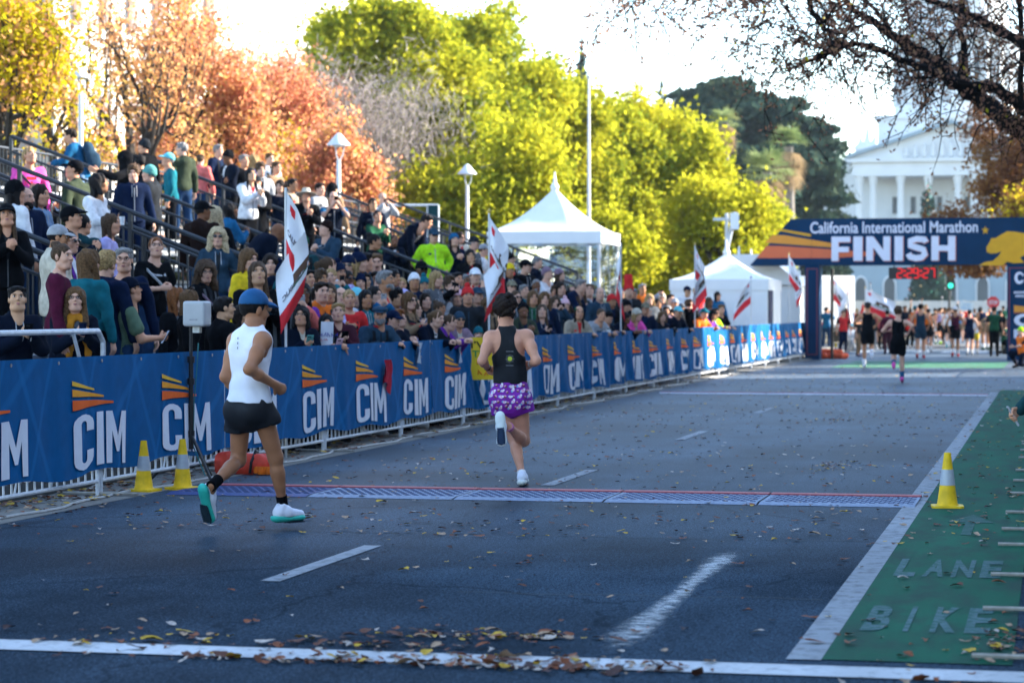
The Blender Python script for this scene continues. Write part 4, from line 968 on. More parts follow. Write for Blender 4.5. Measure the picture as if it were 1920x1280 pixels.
# cables along the gutter
M_CAB = mat('cable_white', (.45, .44, .42), .6, .1, 10)
mb = MB(); mb.tube([(-7.62 + .06 * math.sin(y * 1.9) + .03 * math.sin(y * 5.1) + (.35 if y < 17 else .0) * 0, y, .014) for y in np.arange(11, 60, .35)], .011, 5); tag(mb.build('ground_cable', M_CAB, None, True), 'long pale cable lying along the left gutter below the banners', 'cable')
mb = MB(); c0 = gpt(300, 884); mb.tube([(c0.x - .3, c0.y + .4, .02), (c0.x - .1, c0.y + .1, .25), (c0.x, c0.y, .1), (c0.x + .02, c0.y - .3, .012), (c0.x - .3, c0.y - 1.2, .012)], .009, 5); tag(mb.build('looped_cable', M_CAB, None, True), 'white cable looping out from under the barrier beside the cones', 'cable')

# ------------------------------------------------------------------ bleachers
SL0, SLX = .38, -8.75
def floor_a(X): return .12 if X > SLX else min(.12 + .27 * math.ceil((SLX - X) / .71), 3.1)
M_BLEACH = mat('aluminium_plank', (.40, .42, .44), .4, .12, 8, .1, 80, metal=.5); M_RAIL = mat('black_rail', (.016, .018, .022), .45, .1, 20, spec=.4)
bl = thing('bleachers', (0, 17, 0), 'tall aluminium bleachers with black guard rails behind the barrier crowd', 'bleachers')
BL0, BL1 = 0, 38.0
for r in range(11):
    X = SLX - .71 * r; zf = .12 + .27 * (r + 1)
    SEC = ((0, 12.4), (13.0, 25.4), (26, 42))
    for sgn, x, ww, z in ((0, X - .20, .30, zf), (1, X - .55, .24, zf + .0)):
        for s0, s1 in SEC:
            mb = MB(); mb.box((x, (s0 + s1) / 2, z - .02), (ww, s1 - s0 - .05, .04)); mb.build('footboard', M_BLEACH, bl)
    if r:
        for s0, s1 in SEC:
            mb = MB(); mb.box((X - .62, (s0 + s1) / 2, zf + .42), (.22, s1 - s0 - .9, .04)); mb.build('seat_plank', M_BLEACH, bl)
for y in np.arange(.3, 42, 3.1):
    r0 = 0; xf = SLX - .1 - .71 * r0
    mb = MB(); mb.tube([(xf, y, .39 + .27 * r0 - .06), (SLX - .71 * 11, y, .12 + .27 * 11 - .06)], .03, 6)
    for r in range(1 + r0, 11, 2): X = SLX - .71 * r - .2; mb.tube([(X, y, .12), (X, y, .12 + .27 * (r + 1) - .06)], .025, 6); mb.tube([(X, y, .12), (X - 1.4, y, .12 + .27 * (r + 2))], .018, 6)
    mb.build('support_frame', M_RAIL, bl)
def guard(y, xa, xb, lift=0., two=True, bars=True):
    """stepped-side guard: sloping rails, posts and balusters in one vertical plane"""
    zf = lambda X: .12 + .27 + (SLX - X) * .38
    z0, z1 = zf(xa) + lift, zf(xb) + lift
    g = MB(); g.tube([(xa, y, z0 + 1.06), (xb, y, z1 + 1.06)], .032, 8); g.tube([(xa, y, z0 + .82), (xb, y, z1 + .82)], .020, 8); g.tube([(xa, y, z0 + .08), (xb, y, z1 + .08)], .02, 8)
    n = max(2, int(abs(xb - xa) / 1.3))
    for i in range(n + 1): X = xa + (xb - xa) * i / n; z = z0 + (z1 - z0) * i / n; g.box((X, y, z + .5), (.05, .05, 1.12))
    o = g.build('guard_rail', M_RAIL, bl)
    if bars:
        g = MB(); m = int(abs(xb - xa) / .125)
        for i in range(1, m): X = xa + (xb - xa) * i / m; z = z0 + (z1 - z0) * i / m; g.box((X, y, z + .46), (.02, .02, .74))
        g.build('balusters', M_RAIL, o)
for y, xa, xb, lf in ((6.6, -10.1, -16.4, .1), (7.6, -10.1, -12, .1), (12.7, -10.2, -16.4, .25), (13.2, -10.2, -16.4, .0), (19.3, -9.9, -16.4, .0), (25.7, -9.7, -16.4, 0), (31.5, -9.6, -16.4, 0), (36.6, -9.5, -16.4, 0), (41.8, -11.5, -16.4, 0)): guard(y, xa, xb, lf)
# back rail along the top of the stand
mb = MB(); zt = .12 + .27 * 11; XB = SLX - .71 * 11 - .05
for z in (1.1, .6, .12): mb.tube([(XB, 0, zt + z), (XB, 42, zt + z)], .022, 6)
for y in np.arange(0, 42.1, 2.0): mb.box((XB, y, zt + .5), (.05, .05, 1.2))
o = mb.build('back_rail', M_RAIL, bl); mb = MB()
for y in np.arange(0, 42.1, .14): mb.box((XB, y, zt + .6), (.013, .013, 1.0))
mb.build('balusters', M_RAIL, o)
def gy(px, X):
    d = dX(px, X); return ray(px, d).y

# ------------------------------------------------------------------ finish arch
ax0 = ray(1412, 78.6); AY = 76.6
M_NAVY = mat('arch_navy', (.006, .032, .082), .7, .10, 2, .05, 30, spec=.05); M_AW = mat('arch_white', (.62, .64, .76), .6, .04, 4); M_AO = mat('arch_orange', (.60, .13, .05), .6, .04, 4); M_AA = mat('arch_amber', (.62, .25, .03), .6, .04, 4); M_AG = mat('arch_gold', (.58, .30, .01), .6, .06, 4)
arch = thing('finish_arch', (-7.6, AY, 0), 'navy blue finish arch with white FINISH lettering over the road', 'arch')
def AX(px):      # local x on the arch's front plane
    xr = (px - 960) / FPX; d = AY / (xr * SN + CS); return d * (xr * CS - SN) + 7.6
def AZ(px, py):
    xr = (px - 960) / FPX; d = AY / (xr * SN + CS); return CAMZ + (HOR - py) / FPX * d
zb, zt = AZ(1600, 497), AZ(1600, 410); xl, xt, xr_ = AX(1406), AX(1482), AX(2075)
mb = MB(); mb.prism([(xl, zb), (xr_ - 1.2, zb), (xr_, zb), (xr_ - .9, zt), (xt, zt)], 0, .9); mb.build('beam', M_NAVY, arch)
for p0, p1, wz in ((1509, 1536, 1.), (1888, 1990, 1.)):
    mb = MB(); mb.box(((AX(p0) + AX(p1)) / 2, .45, zb / 2 - .003), (AX(p1) - AX(p0), .88, zb)); pl = mb.build('pillar', M_NAVY, arch)
    mb = MB(); a, b_ = AX(p0) + .06, AX(p1) - .06
    for q in ([(a, zb - .1), (a + .02, zb - .1), (a + .02, .15), (a, .15)], [(b_ - .02, zb - .1), (b_, zb - .1), (b_, .15), (b_ - .02, .15)], [(a + .02, zb - .1), (b_ - .02, zb - .1), (b_ - .02, zb - .12), (a + .02, zb - .12)], [(a + .02, .15), (b_ - .02, .15), (b_ - .02, .17), (a + .02, .17)]): mb.prism(q, -.004, .008)
    mb.build('border_line', mat('arch_thin_red', (.28, .05, .05), .6, 0), pl)
for nm, pts, m in (('ray', [(1418, 484), (1560, 484), (1640, 479), (1640, 473), (1460, 461), (1437, 461)], M_AO), ('ray', [(1434, 455), (1560, 464), (1560, 456), (1470, 441), (1448, 441)], M_AA), ('ray', [(1455, 432), (1520, 444), (1520, 439), (1462, 429)], M_AG)):
    P_ = [(AX(a), AZ(a, b_)) for a, b_ in pts]; mb = MB(); mb.prism(P_, -.006, .02); mb.build(nm, m, arch)
for i in range(1, 8):
    mb = MB(); X = xl + 1.05 * i + .9; mb.box((X, -.001, (zb + zt) / 2), (.006, .01, zt - zb - .01)); mb.build('panel_seam', mat('seam_dark', (.006, .02, .05), .7, 0), arch)
def flat_text(s, x0, x1, z0, z1, y, m, off, parent, name='letter', each=True, bold=.0):
    V, F = text_poly(s, 1, off, False); lo, hi = V.min(0), V.max(0); sx, sz = (x1 - x0) / (hi[0] - lo[0]), (z1 - z0) / (hi[1] - lo[1])
    V = np.c_[x0 + (V[:, 0] - lo[0]) * sx, np.zeros(len(V)), z0 + (V[:, 1] - lo[1]) * sz]
    me = raw_mesh(name, V, F, [m], None, False); bm = bmesh.new(); bm.from_mesh(me)
    # separate into letters
    bm.verts.ensure_lookup_table(); seen = set(); groups = []
    for v in bm.verts:
        if v.index in seen: continue
        st = [v]; g = []; seen.add(v.index)
        while st:
            q = st.pop(); g.append(q)
            for e in q.link_edges:
                o = e.other_vert(q)
                if o.index not in seen: seen.add(o.index); st.append(o)
        groups.append(g)
    for g in groups if each else [list(bm.verts)]:
        ix = {v.index: i for i, v in enumerate(g)}; fs = [tuple(ix[v.index] for v in f.verts) for f in bm.faces if f.verts[0].index in ix]
        vv = [tuple(v.co) for v in g]; n = len(vv)
        # give the letter a little thickness
        V2 = [(a, y, c) for a, b_, c in vv] + [(a, y + .03, c) for a, b_, c in vv]; o = link(name, raw_mesh(name, V2, fs + [tuple(i + n for i in reversed(f)) for f in fs], [m], None, False), parent)
    bm.free(); bpy.data.meshes.remove(me)
flat_text('California International Marathon', AX(1519), AX(1833), AZ(1680, 437), AZ(1680, 415), -.012, M_AW, .016, arch)
# FINISH in heavy block capitals, each with a red drop edge
GF = [(0, 0), (.29, 0), (.29, .36), (.72, .36), (.72, .58), (.29, .58), (.29, .77), (.78, .77), (.78, 1), (0, 1)]
GN = [(0, 0), (.27, 0), (.27, .55), (.66, 0), (.93, 0), (.93, 1), (.66, 1), (.66, .45), (.27, 1), (0, 1)]
GI = [(0, 0), (.29, 0), (.29, 1), (0, 1)]
GH = [(0, 0), (.28, 0), (.28, .39), (.64, .39), (.64, 0), (.92, 0), (.92, 1), (.64, 1), (.64, .62), (.28, .62), (.28, 1), (0, 1)]
def strokeS():
    c = [(.80, .74), (.74, .86), (.44, .885), (.16, .80), (.17, .62), (.42, .54), (.70, .45), (.76, .26), (.62, .13), (.40, .105), (.17, .16), (.10, .29)]
    c = [Vector((a, b_)) for a, b_ in c]; L, Rr = [], []
    for i, p in enumerate(c):
        tng = (c[min(i + 1, len(c) - 1)] - c[max(i - 1, 0)]).normalized(); nn = Vector((-tng.y, tng.x)); L.append(p + nn * .125); Rr.append(p - nn * .125)
    return [tuple(p) for p in L] + [tuple(p) for p in reversed(Rr)]
GS = strokeS()
for poly, a, b_ in ((GF, 1559, 1594), (GI, 1600, 1617), (GN, 1624, 1669), (GI, 1677, 1693), (GS, 1698, 1741), (GH, 1746, 1791)):
    x0, x1, z0, z1 = AX(a), AX(b_), AZ(1680, 489), AZ(1680, 443); mx = max(p[0] for p in poly); mn = min(p[0] for p in poly)
    P_ = [(x0 + (p[0] - mn) / (mx - mn) * (x1 - x0), z0 + p[1] * (z1 - z0)) for p in poly]
    mb = MB(); mb.prism(P_, -.05, -.03); L_ = mb.build('letter', M_AW, arch); mb = MB(); mb.prism([(p[0] + .022, p[1] - .018) for p in P_], -.024, -.008); mb.build('drop_edge', M_AO, L_)
P_ = [(AX(1847) + .12 * (1 if i % 2 == 0 else .42) * math.sin(i * math.pi / 5), AZ(1847, 432) + .14 * (1 if i % 2 == 0 else .42) * math.cos(i * math.pi / 5)) for i in range(10)]
mb = MB(); mb.prism(P_, -.02, .01); mb.build('star', M_AG, arch)
bear = [(1834, 497), (1846, 491), (1862, 488), (1872, 479), (1878, 470), (1868, 474), (1858, 475), (1850, 472), (1849, 463), (1856, 452), (1858, 446), (1866, 446), (1876, 440), (1888, 433), (1902, 434), (1920, 437), (1945, 433), (1970, 436), (1990, 444), (2003, 460), (2006, 480), (2012, 497), (1985, 497), (1980, 484), (1968, 476), (1962, 484), (1970, 493), (1945, 495), (1940, 480), (1925, 476), (1912, 482), (1920, 492), (1900, 493), (1888, 490), (1880, 497)]
mb = MB(); mb.prism([(AX(a), AZ(a, b_ + .6)) for a, b_ in bear], -.02, .01); mb.build('bear_emblem', M_AG, arch)
# right pillar print
pz = lambda py: AZ(1905, py)
for cx, cz, r0 in ((1911, 521, 10),):
    pts = arc(AX(cx), pz(cz), .15, .19, 20, 330, 14) ; pts2 = arc(AX(cx) + .02, pz(cz) + .01, .085, .11, 330, 20, 14); mb = MB(); mb.prism(pts + pts2, -.012, .01); mb.build('swirl_emblem', M_AW, arch)
for r_, (z0_, z1_, a_) in enumerate(((546, 550, 1901), (553, 557, 1904))):
    for k in range(6): mb = MB(); mb.prism([(AX(a_ + k * 4.4), pz(z1_)), (AX(a_ + k * 4.4 + 3.1), pz(z1_)), (AX(a_ + k * 4.4 + 3.1), pz(z0_)), (AX(a_ + k * 4.4), pz(z0_))], -.012, .01); mb.build('blurred_letter', M_AW, arch)
mb = MB(); mb.prism([(AX(1901), pz(585)), (AX(1965), pz(585)), (AX(1965), pz(580)), (AX(1901), pz(572))], -.012, .01); mb.build('ray', M_AA, arch)
mb = MB(); mb.prism([(AX(1901), pz(587)), (AX(1965), pz(587)), (AX(1965), pz(586)), (AX(1901), pz(586))], -.012, .01); mb.build('ray', M_AO, arch)
for s_, a, b_, t_, u_ in (('CIM', 1901, 1985, 612, 588), ('FINISH', 1901, 1985, 634, 617)): flat_text(s_, AX(a), AX(b_), pz(t_), pz(u_), -.012, M_AW, .05, arch)
# race clock hanging below the beam
ck = thing('race_clock', (-7.6 + (AX(1666) + AX(1758)) / 2, AY + .1, AZ(1710, 512)), 'black race clock showing 2:29:27 in red under the arch', 'clock')
mb = MB(); cw = AX(1758) - AX(1665); mb.box((0, .12, 0), (cw, .2, AZ(1710, 501) - AZ(1710, 523))); mb.build('case', M_BLK, ck)
for x in (-.6, .6): mb = MB(); mb.tube([(x, .12, .15), (x, .12, zb - AZ(1710, 512))], .02, 6); mb.build('hanger', M_BLK, ck)
M_LED = mat('clock_led', (.5, .01, .01), .5, 0, emit=(1, .015, .01, .16))
SEG = {'2': 'abged', '9': 'abcdfg', '7': 'abc'}
def digit(ch, x0, wd, hh):
    mb = MB(); t_ = .036
    if ch == ':':
        for z in (-.07, .07): mb.box((x0 + .03, .012, z), (.06, .02, .06))
    else:
        sg = {'a': ((.5, 1), 0), 'b': ((1, .75), 1), 'c': ((1, .25), 1), 'd': ((.5, 0), 0), 'e': ((0, .25), 1), 'f': ((0, .75), 1), 'g': ((.5, .5), 0)}
        for k in SEG[ch]:
            (fx, fz), v = sg[k]; mb.box((x0 + fx * wd, .012, (fz - .5) * hh), (t_, .02, hh * .46) if v else (wd * .86, .02, t_))
    mb.build('digit', M_LED, ck)
x = -.50
for ch in '2:29:27': digit(ch, x, .145, .29); x += .20 if ch != ':' else .105
# ------------------------------------------------------------------ flags
M_FW = mat('flag_white', (.74, .74, .77), .8, .04, 10); M_FR = mat('flag_red', (.70, .025, .035), .8, .06, 10); M_FG = mat('flag_green', (.02, .18, .07), .8, 0); M_FB = mat('flag_brown', (.10, .05, .03), .8, 0); M_FK = mat('flag_letter', (.10, .075, .08), .8, 0)
M_POLE = mat('flag_pole_white', (.62, .62, .62), .4, .05, 10)
def flag(px, X, ytop, label, dirx=1., k1=.5, um=.45, L=.9, Hh=.72, seed=0, text=True, grp='white and red bear flags along the barrier', d=None, drop=80, base=.9, back=1.35):
    d = d or dX(px, X); p = ray(px, d, ytop); g = np.random.default_rng(seed); zt = p.z
    t = thing('flag', (p.x, p.y, 0), label, 'flag', grp, TH)
    mb = MB(); mb.tube([(0, 0, .0), (0, 0, zt)], .0135, 8); mb.build('pole', M_POLE, t, True)
    mb = MB(); mb.lathe([(.004, zt - .01), (.022, zt + .012), (.026, zt + .03), (.012, zt + .05), (.004, zt + .075)], 10); mb.build('finial', M_FB if seed % 2 else mat('flag_gold', (.5, .35, .08), .4, 0), t, True)
    ph = g.uniform(0, 6); A = R(drop)
    def P(u, v, pr=0.):
        # u along the fly, v up the hoist (0..Hh): the cloth falls steeply, swings out and folds back across itself
        a = k1 * u if u < um else k1 * um - k1 * back * (u - um)
        q = max(u - um, 0); k = min(u / .2, 1); yy = (.045 * math.sin(u * 10 + ph + v * 4) + .03 * math.sin(v * 9 + ph)) * k - .10 * q - .03 * k
        return Vector((dirx * (a + .03 * math.sin(v * 6 + u * 5 + ph) * k), yy - pr, zt - .03 - (Hh - v) * (1 - .08 * k) - u * math.sin(A)))
    nu, nv = 44, 30; V = []; F = []; MI = []
    for j in range(nv + 1):
        for i in range(nu + 1): V.append(P(L * i / nu, Hh * j / nv))
    for j in range(nv):
        for i in range(nu):
            F.append((j * (nu + 1) + i, j * (nu + 1) + i + 1, (j + 1) * (nu + 1) + i + 1, (j + 1) * (nu + 1) + i)); u, v = (i + .5) / nu, (j + .5) / nv; m = 0
            if v < .3: m = 1
            elif (u - .14) ** 2 * 2.4 + (v - .84) ** 2 < .006: m = 1
            elif .30 < u < .78 and .44 < v < .48: m = 2
            elif .34 < u < .74 and .48 < v < .62 and not (.46 < u < .52 and v < .52) and not (.6 < u < .66 and v < .51): m = 3
            MI.append(m)
    cl = link('cloth', raw_mesh('cloth', V, F, [M_FW, M_FR, M_FG, M_FB], MI), t)
    if text:
        V, F = text_poly('CALIFORNIA REPUBLIC', .155, .004, False); wx = V[:, 0].max()
        for f in (0,):
            V2 = [P(.06 + (x / wx) * (L - .12), .30 + y * .5, .014) for x, y, _ in V]
            link('lettering', raw_mesh('lettering', V2, F, [M_FK]), t)
    return t
flag(536, -7.88, 352, 'tallest bear flag on its pole beside the blue-capped runner', 1, .48, .44, .88, .70, 1)
flag(917, -7.88, 400, 'bear flag hanging behind the head of the runner in purple shorts', 1, .55, .46, .88, .72, 2)
flag(1164, -7.88, 455, 'furled bear flag in front of the clear walled tent', -1, .20, .4, .85, .66, 3)
flag(1303, -7.88, 460, 'bear flag against the left side of the white marquee', 1, .52, .46, .85, .70, 4)
flag(1408, -7.88, 522, 'low bear flag in front of the white marquee wall', -1, .75, .6, .62, .62, 5, drop=62, back=.6)
flag(1479, -7.88, 478, 'bear flag just left of the arch pillar', 1, .58, .62, .95, .75, 6, drop=72, back=.8)
for i, (px, y, d, dx, a_, b2, lb) in enumerate(((1560, 515, 88, 1, .62, .8, 'bear flag just right of the left arch pillar'), (1592, 535, 92, -1, .25, .4, 'narrow bear flag between the far runners and the white truck'), (1622, 540, 90, 1, 1.0, 2, 'bear flag blown wide open beyond the arch'), (1632, 532, 93, 1, .3, .4, 'half furled flag behind the wide open one'))):
    flag(px, 0, y, lb, dx, a_, b2, 1.15, .85, 10 + i, i < 3, 'bear flags beyond the finish arch', d, 66 if i != 2 else 25)
# ------------------------------------------------------------------ tents, mast, lamps, flagpole
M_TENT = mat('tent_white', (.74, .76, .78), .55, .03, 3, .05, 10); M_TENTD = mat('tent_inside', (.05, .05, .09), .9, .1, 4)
def marquee(c, w_, dp, ze, za, zb_, label, walls='white', rz=0., door=False):
    t = thing('marquee', c, label, 'tent', 'white peaked tents', rz)
    n = 15; V = []; F = []
    for j in range(n + 1):
        r = 1 - j / n; z = ze + (za - ze) * ((1 - r) ** 1.75 * .72 + (1 - r) * .28)
        r = max(r, .012)
        for k in range(16):
            q = k / 4; s_ = int(q); f = q - s_
            cn = [(-1, -1), (1, -1), (1, 1), (-1, 1), (-1, -1)]; x = cn[s_][0] * (1 - f) + cn[s_ + 1][0] * f; y = cn[s_][1] * (1 - f) + cn[s_ + 1][1] * f
            V.append((x * w_ / 2 * r, y * dp / 2 * r, z - (.06 * math.sin(f * math.pi) * r if j else 0)))
    for j in range(n):
        for k in range(16): F.append((j * 16 + k, j * 16 + (k + 1) % 16, (j + 1) * 16 + (k + 1) % 16, (j + 1) * 16 + k))
    link('roof', raw_mesh('roof', V, F, [M_TENT]), t)
    mb = MB(); mb.lathe([(.07, za - .12), (.12, za + .02), (.05, za + .14), (.015, za + .42)], 10); mb.build('finial', M_TENT, t, True)
    mb = MB(); v = .32
    for sx, sy, a in ((0, -1, 0), (0, 1, 0), (1, 0, 1), (-1, 0, 1)): mb.box((sx * (w_ / 2 + .004), sy * (dp / 2 + .004), ze - v / 2 + .004), (w_ + .02, .02, v) if not a else (.02, dp - .03, v))
    mb.build('valance', M_TENT, t)
    for sx in (-1, 1):
        for sy in (-1, 1): mb = MB(); mb.tube([(sx * (w_ / 2 - .06), sy * (dp / 2 - .06), zb_), (sx * (w_ / 2 - .06), sy * (dp / 2 - .06), ze)], .045, 8); mb.build('leg', M_STEEL, t, True)
    if walls == 'white':
        mb = MB(); mb.box((0, dp / 2 - .03, (ze - .3 + zb_) / 2), (w_ - .06, .02, ze - .3 - zb_)); mb.box((-w_ / 2 + .03, 0, (ze - .3 + zb_) / 2), (.02, dp - .06, ze - .3 - zb_)); mb.box((0, -dp / 2 + .02, (ze - .3 + zb_) / 2), (w_ - .06, .02, ze - .3 - zb_)); mb.build('wall', M_TENT, t)
        if door:
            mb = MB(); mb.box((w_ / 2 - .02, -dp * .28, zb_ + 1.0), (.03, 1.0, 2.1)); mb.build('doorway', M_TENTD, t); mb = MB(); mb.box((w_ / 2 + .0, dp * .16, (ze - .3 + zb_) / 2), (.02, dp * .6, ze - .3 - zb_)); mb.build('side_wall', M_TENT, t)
    else:
        m = bpy.data.materials.new('clear_vinyl'); m.use_nodes = True; nn = m.node_tree.nodes; ll = m.node_tree.links
        gl = nn.new('ShaderNodeBsdfGlossy'); gl.inputs['Roughness'].default_value = .12; gl.inputs[0].default_value = (.8, .9, .95, 1); tr = nn.new('ShaderNodeBsdfTransparent'); tr.inputs[0].default_value = (.86, .9, .9, 1); df = nn.new('ShaderNodeBsdfTranslucent'); df.inputs[0].default_value = (.25, .3, .32, 1)
        tcx = nn.new('ShaderNodeTexCoord'); wv = nn.new('ShaderNodeTexNoise'); wv.inputs['Scale'].default_value = 1.6; wv.inputs['Detail'].default_value = 3; mp = nn.new('ShaderNodeMapping'); mp.inputs['Scale'].default_value = (.6, .6, 2.5); mp.inputs['Rotation'].default_value = (0, .5, 0); ll.new(tcx.outputs['Object'], mp.inputs[0]); ll.new(mp.outputs[0], wv.inputs['Vector'])
        bpn = nn.new('ShaderNodeBump'); bpn.inputs['Strength'].default_value = .8; bpn.inputs['Distance'].default_value = .2; ll.new(wv.outputs['Fac'], bpn.inputs['Height']); ll.new(bpn.outputs[0], gl.inputs['Normal'])
        m1 = nn.new('ShaderNodeMixShader'); m1.inputs[0].default_value = .22; ll.new(gl.outputs[0], m1.inputs[1]); ll.new(df.outputs[0], m1.inputs[2]); m2 = nn.new('ShaderNodeMixShader'); m2.inputs[0].default_value = .24
        ll.new(tr.outputs[0], m2.inputs[1]); ll.new(m1.outputs[0], m2.inputs[2]); ll.new(m2.outputs[0], nn['Material Output'].inputs['Surface'])
        for sx, sy in ((0, -1), (1, 0), (-1, 0)):
            nU, nW = 24, 12; V = []; F = []
            for j in range(nW + 1):
                for i in range(nU + 1):
                    f = i / nU - .5; z = zb_ + (ze - .3 - zb_) * j / nW; b_ = .05 * math.sin(f * 19 + j * .5) + .03 * math.sin(f * 41 - j)
                    V.append((f * (w_ - .1), -dp / 2 + .02 + b_, z) if sy else (sx * (w_ / 2 - .02) + b_, f * (dp - .1), z))
            for j in range(nW):
                for i in range(nU): F.append((j * (nU + 1) + i, j * (nU + 1) + i + 1, (j + 1) * (nU + 1) + i + 1, (j + 1) * (nU + 1) + i))
            link('clear_wall', raw_mesh('clear_wall', V, F, [m]), t)
    return t
d1 = 64; c1 = ray(1040, d1); f1 = CAMZ + (HOR - 437) / FPX * d1
plat = thing('tent_platform', (c1.x, c1.y, 0), 'low dark platform under the clear walled tent', 'platform', None, TH); mb = MB(); mb.box((0, .2, .55), (3.8, 3.8, 1.1)); mb.build('deck', mat('dark_deck', (.05, .05, .055), .8, .2, 6), plat)
marquee((c1.x, c1.y, 0), 3.0, 2.8, f1, CAMZ + (HOR - 352) / FPX * d1, 1.1, 'white peaked tent with clear plastic walls above the crowd', 'clear', TH - .22)
d2 = 71; c2 = ray(1362, d2 + 1.5); f2 = CAMZ + (HOR - 524) / FPX * d2
marquee((c2.x, c2.y, 0), 2.9, 3.4, f2, CAMZ + (HOR - 472) / FPX * d2, .12, 'solid white marquee left of the finish arch', 'white', 0, True)
for px, dd, pk, lb in ((1385, 80, 485, 'white tent peak just behind the solid marquee'), (1408, 88, 488, 'small white tent peak tucked behind the arch corner')):
    cc = ray(px, dd); marquee((cc.x, cc.y, 0), 3.0, 3.0, CAMZ + (HOR - 524) / FPX * dd, CAMZ + (HOR - pk) / FPX * dd, .12, lb, 'white')
cc = ray(1448, 78); mb = MB()
t = thing('frame_tent', (cc.x, cc.y, 0), 'long white frame tent with ridge roof between marquee and arch', 'tent', 'white peaked tents', 0)
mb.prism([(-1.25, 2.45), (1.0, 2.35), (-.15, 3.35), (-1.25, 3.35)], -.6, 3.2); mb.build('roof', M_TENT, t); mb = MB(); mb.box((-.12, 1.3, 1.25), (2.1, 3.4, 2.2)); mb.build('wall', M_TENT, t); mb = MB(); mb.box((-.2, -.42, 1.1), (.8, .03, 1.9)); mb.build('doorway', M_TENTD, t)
d3 = 82; m0 = ray(1362, d3, 478)
t = thing('floodlight_mast', (m0.x, m0.y, 0), 'white mast with box floodlight and arm rising over the marquee', 'light mast', None, TH)
zz = lambda py: CAMZ + (HOR - py) / FPX * d3; xx = lambda px: (px - 1362) / FPX * d3
mb = MB(); mb.tube([(0, 0, 0), (0, 0, zz(400))], .06, 8); mb.build('mast', M_STEEL, t, True); mb = MB(); mb.tube([(xx(1362), 0, zz(470)), (xx(1378), -.05, zz(398))], .07, 8); mb.build('stay', M_STEEL, t, True)
mb = MB(); mb.box((xx(1376), -.15, zz(415)), (.28, .25, .55)); mb.build('lamp_box', M_TENT, t); mb = MB(); mb.box((xx(1352), 0, zz(411)), (.55, .12, .10)); mb.build('arm', M_STEEL, t)
def lamp(px, ytop, d, wpx, label):
    p = ray(px, d, ytop); u = d / FPX; t = thing('street_lamp', (p.x, p.y, 0), label, 'street lamp', 'street lamps with conical shades', 0)
    r = wpx / 2 * u; hh = r * 1.06; m = mat('lamp_white', (.62, .65, .66), .45, .04, 6)
    mb = MB(); mb.lathe([(r, p.z - hh), (r * .97, p.z - hh + .03), (.06, p.z - .02), (.02, p.z)], 24); mb.build('lamp_shade', m, t, True)
    mb = MB(); mb.lathe([(r * .4, p.z - hh - .03), (r * .45, p.z - hh + .01)], 16); mb.build('diffuser', mat('lamp_diffuser', (.7, .7, .66), .5, 0), t, True)
    mb = MB(); mb.tube([(0, 0, 0), (0, 0, p.z - hh - .35)], [.085, .05], 10); mb.build('pole', m, t, True)
    for a in range(3): c, s_ = math.cos(a * 2.094 + .3), math.sin(a * 2.094 + .3); mb = MB(); mb.tube([(0, 0, p.z - hh - .38), (c * r * .35, s_ * r * .35, p.z - hh - .24), (c * r * .5, s_ * r * .62, p.z - hh + .02)], .015, 6); mb.build('bracket', m, t, True)
lamp(152, 128, 52, 36, 'street lamp with conical shade among the yellow leaves'); lamp(635, 250, 58, 44, 'street lamp with conical white shade in front of the orange tree'); lamp(876, 308, 72, 36, 'street lamp with conical white shade in front of the yellow green trees')
p = ray(1104, 72, 148); t = thing('flagpole', (p.x, p.y, 0), 'bare tall white flagpole rising above the clear walled tent', 'flagpole'); mb = MB(); mb.tube([(0, 0, 0), (0, 0, p.z)], [.075, .035], 10); mb.build('pole', M_POLE, t, True); mb = MB(); mb.lathe([(.02, p.z - .02), (.08, p.z + .06), (.01, p.z + .15)], 10); mb.build('finial', M_POLE, t, True)

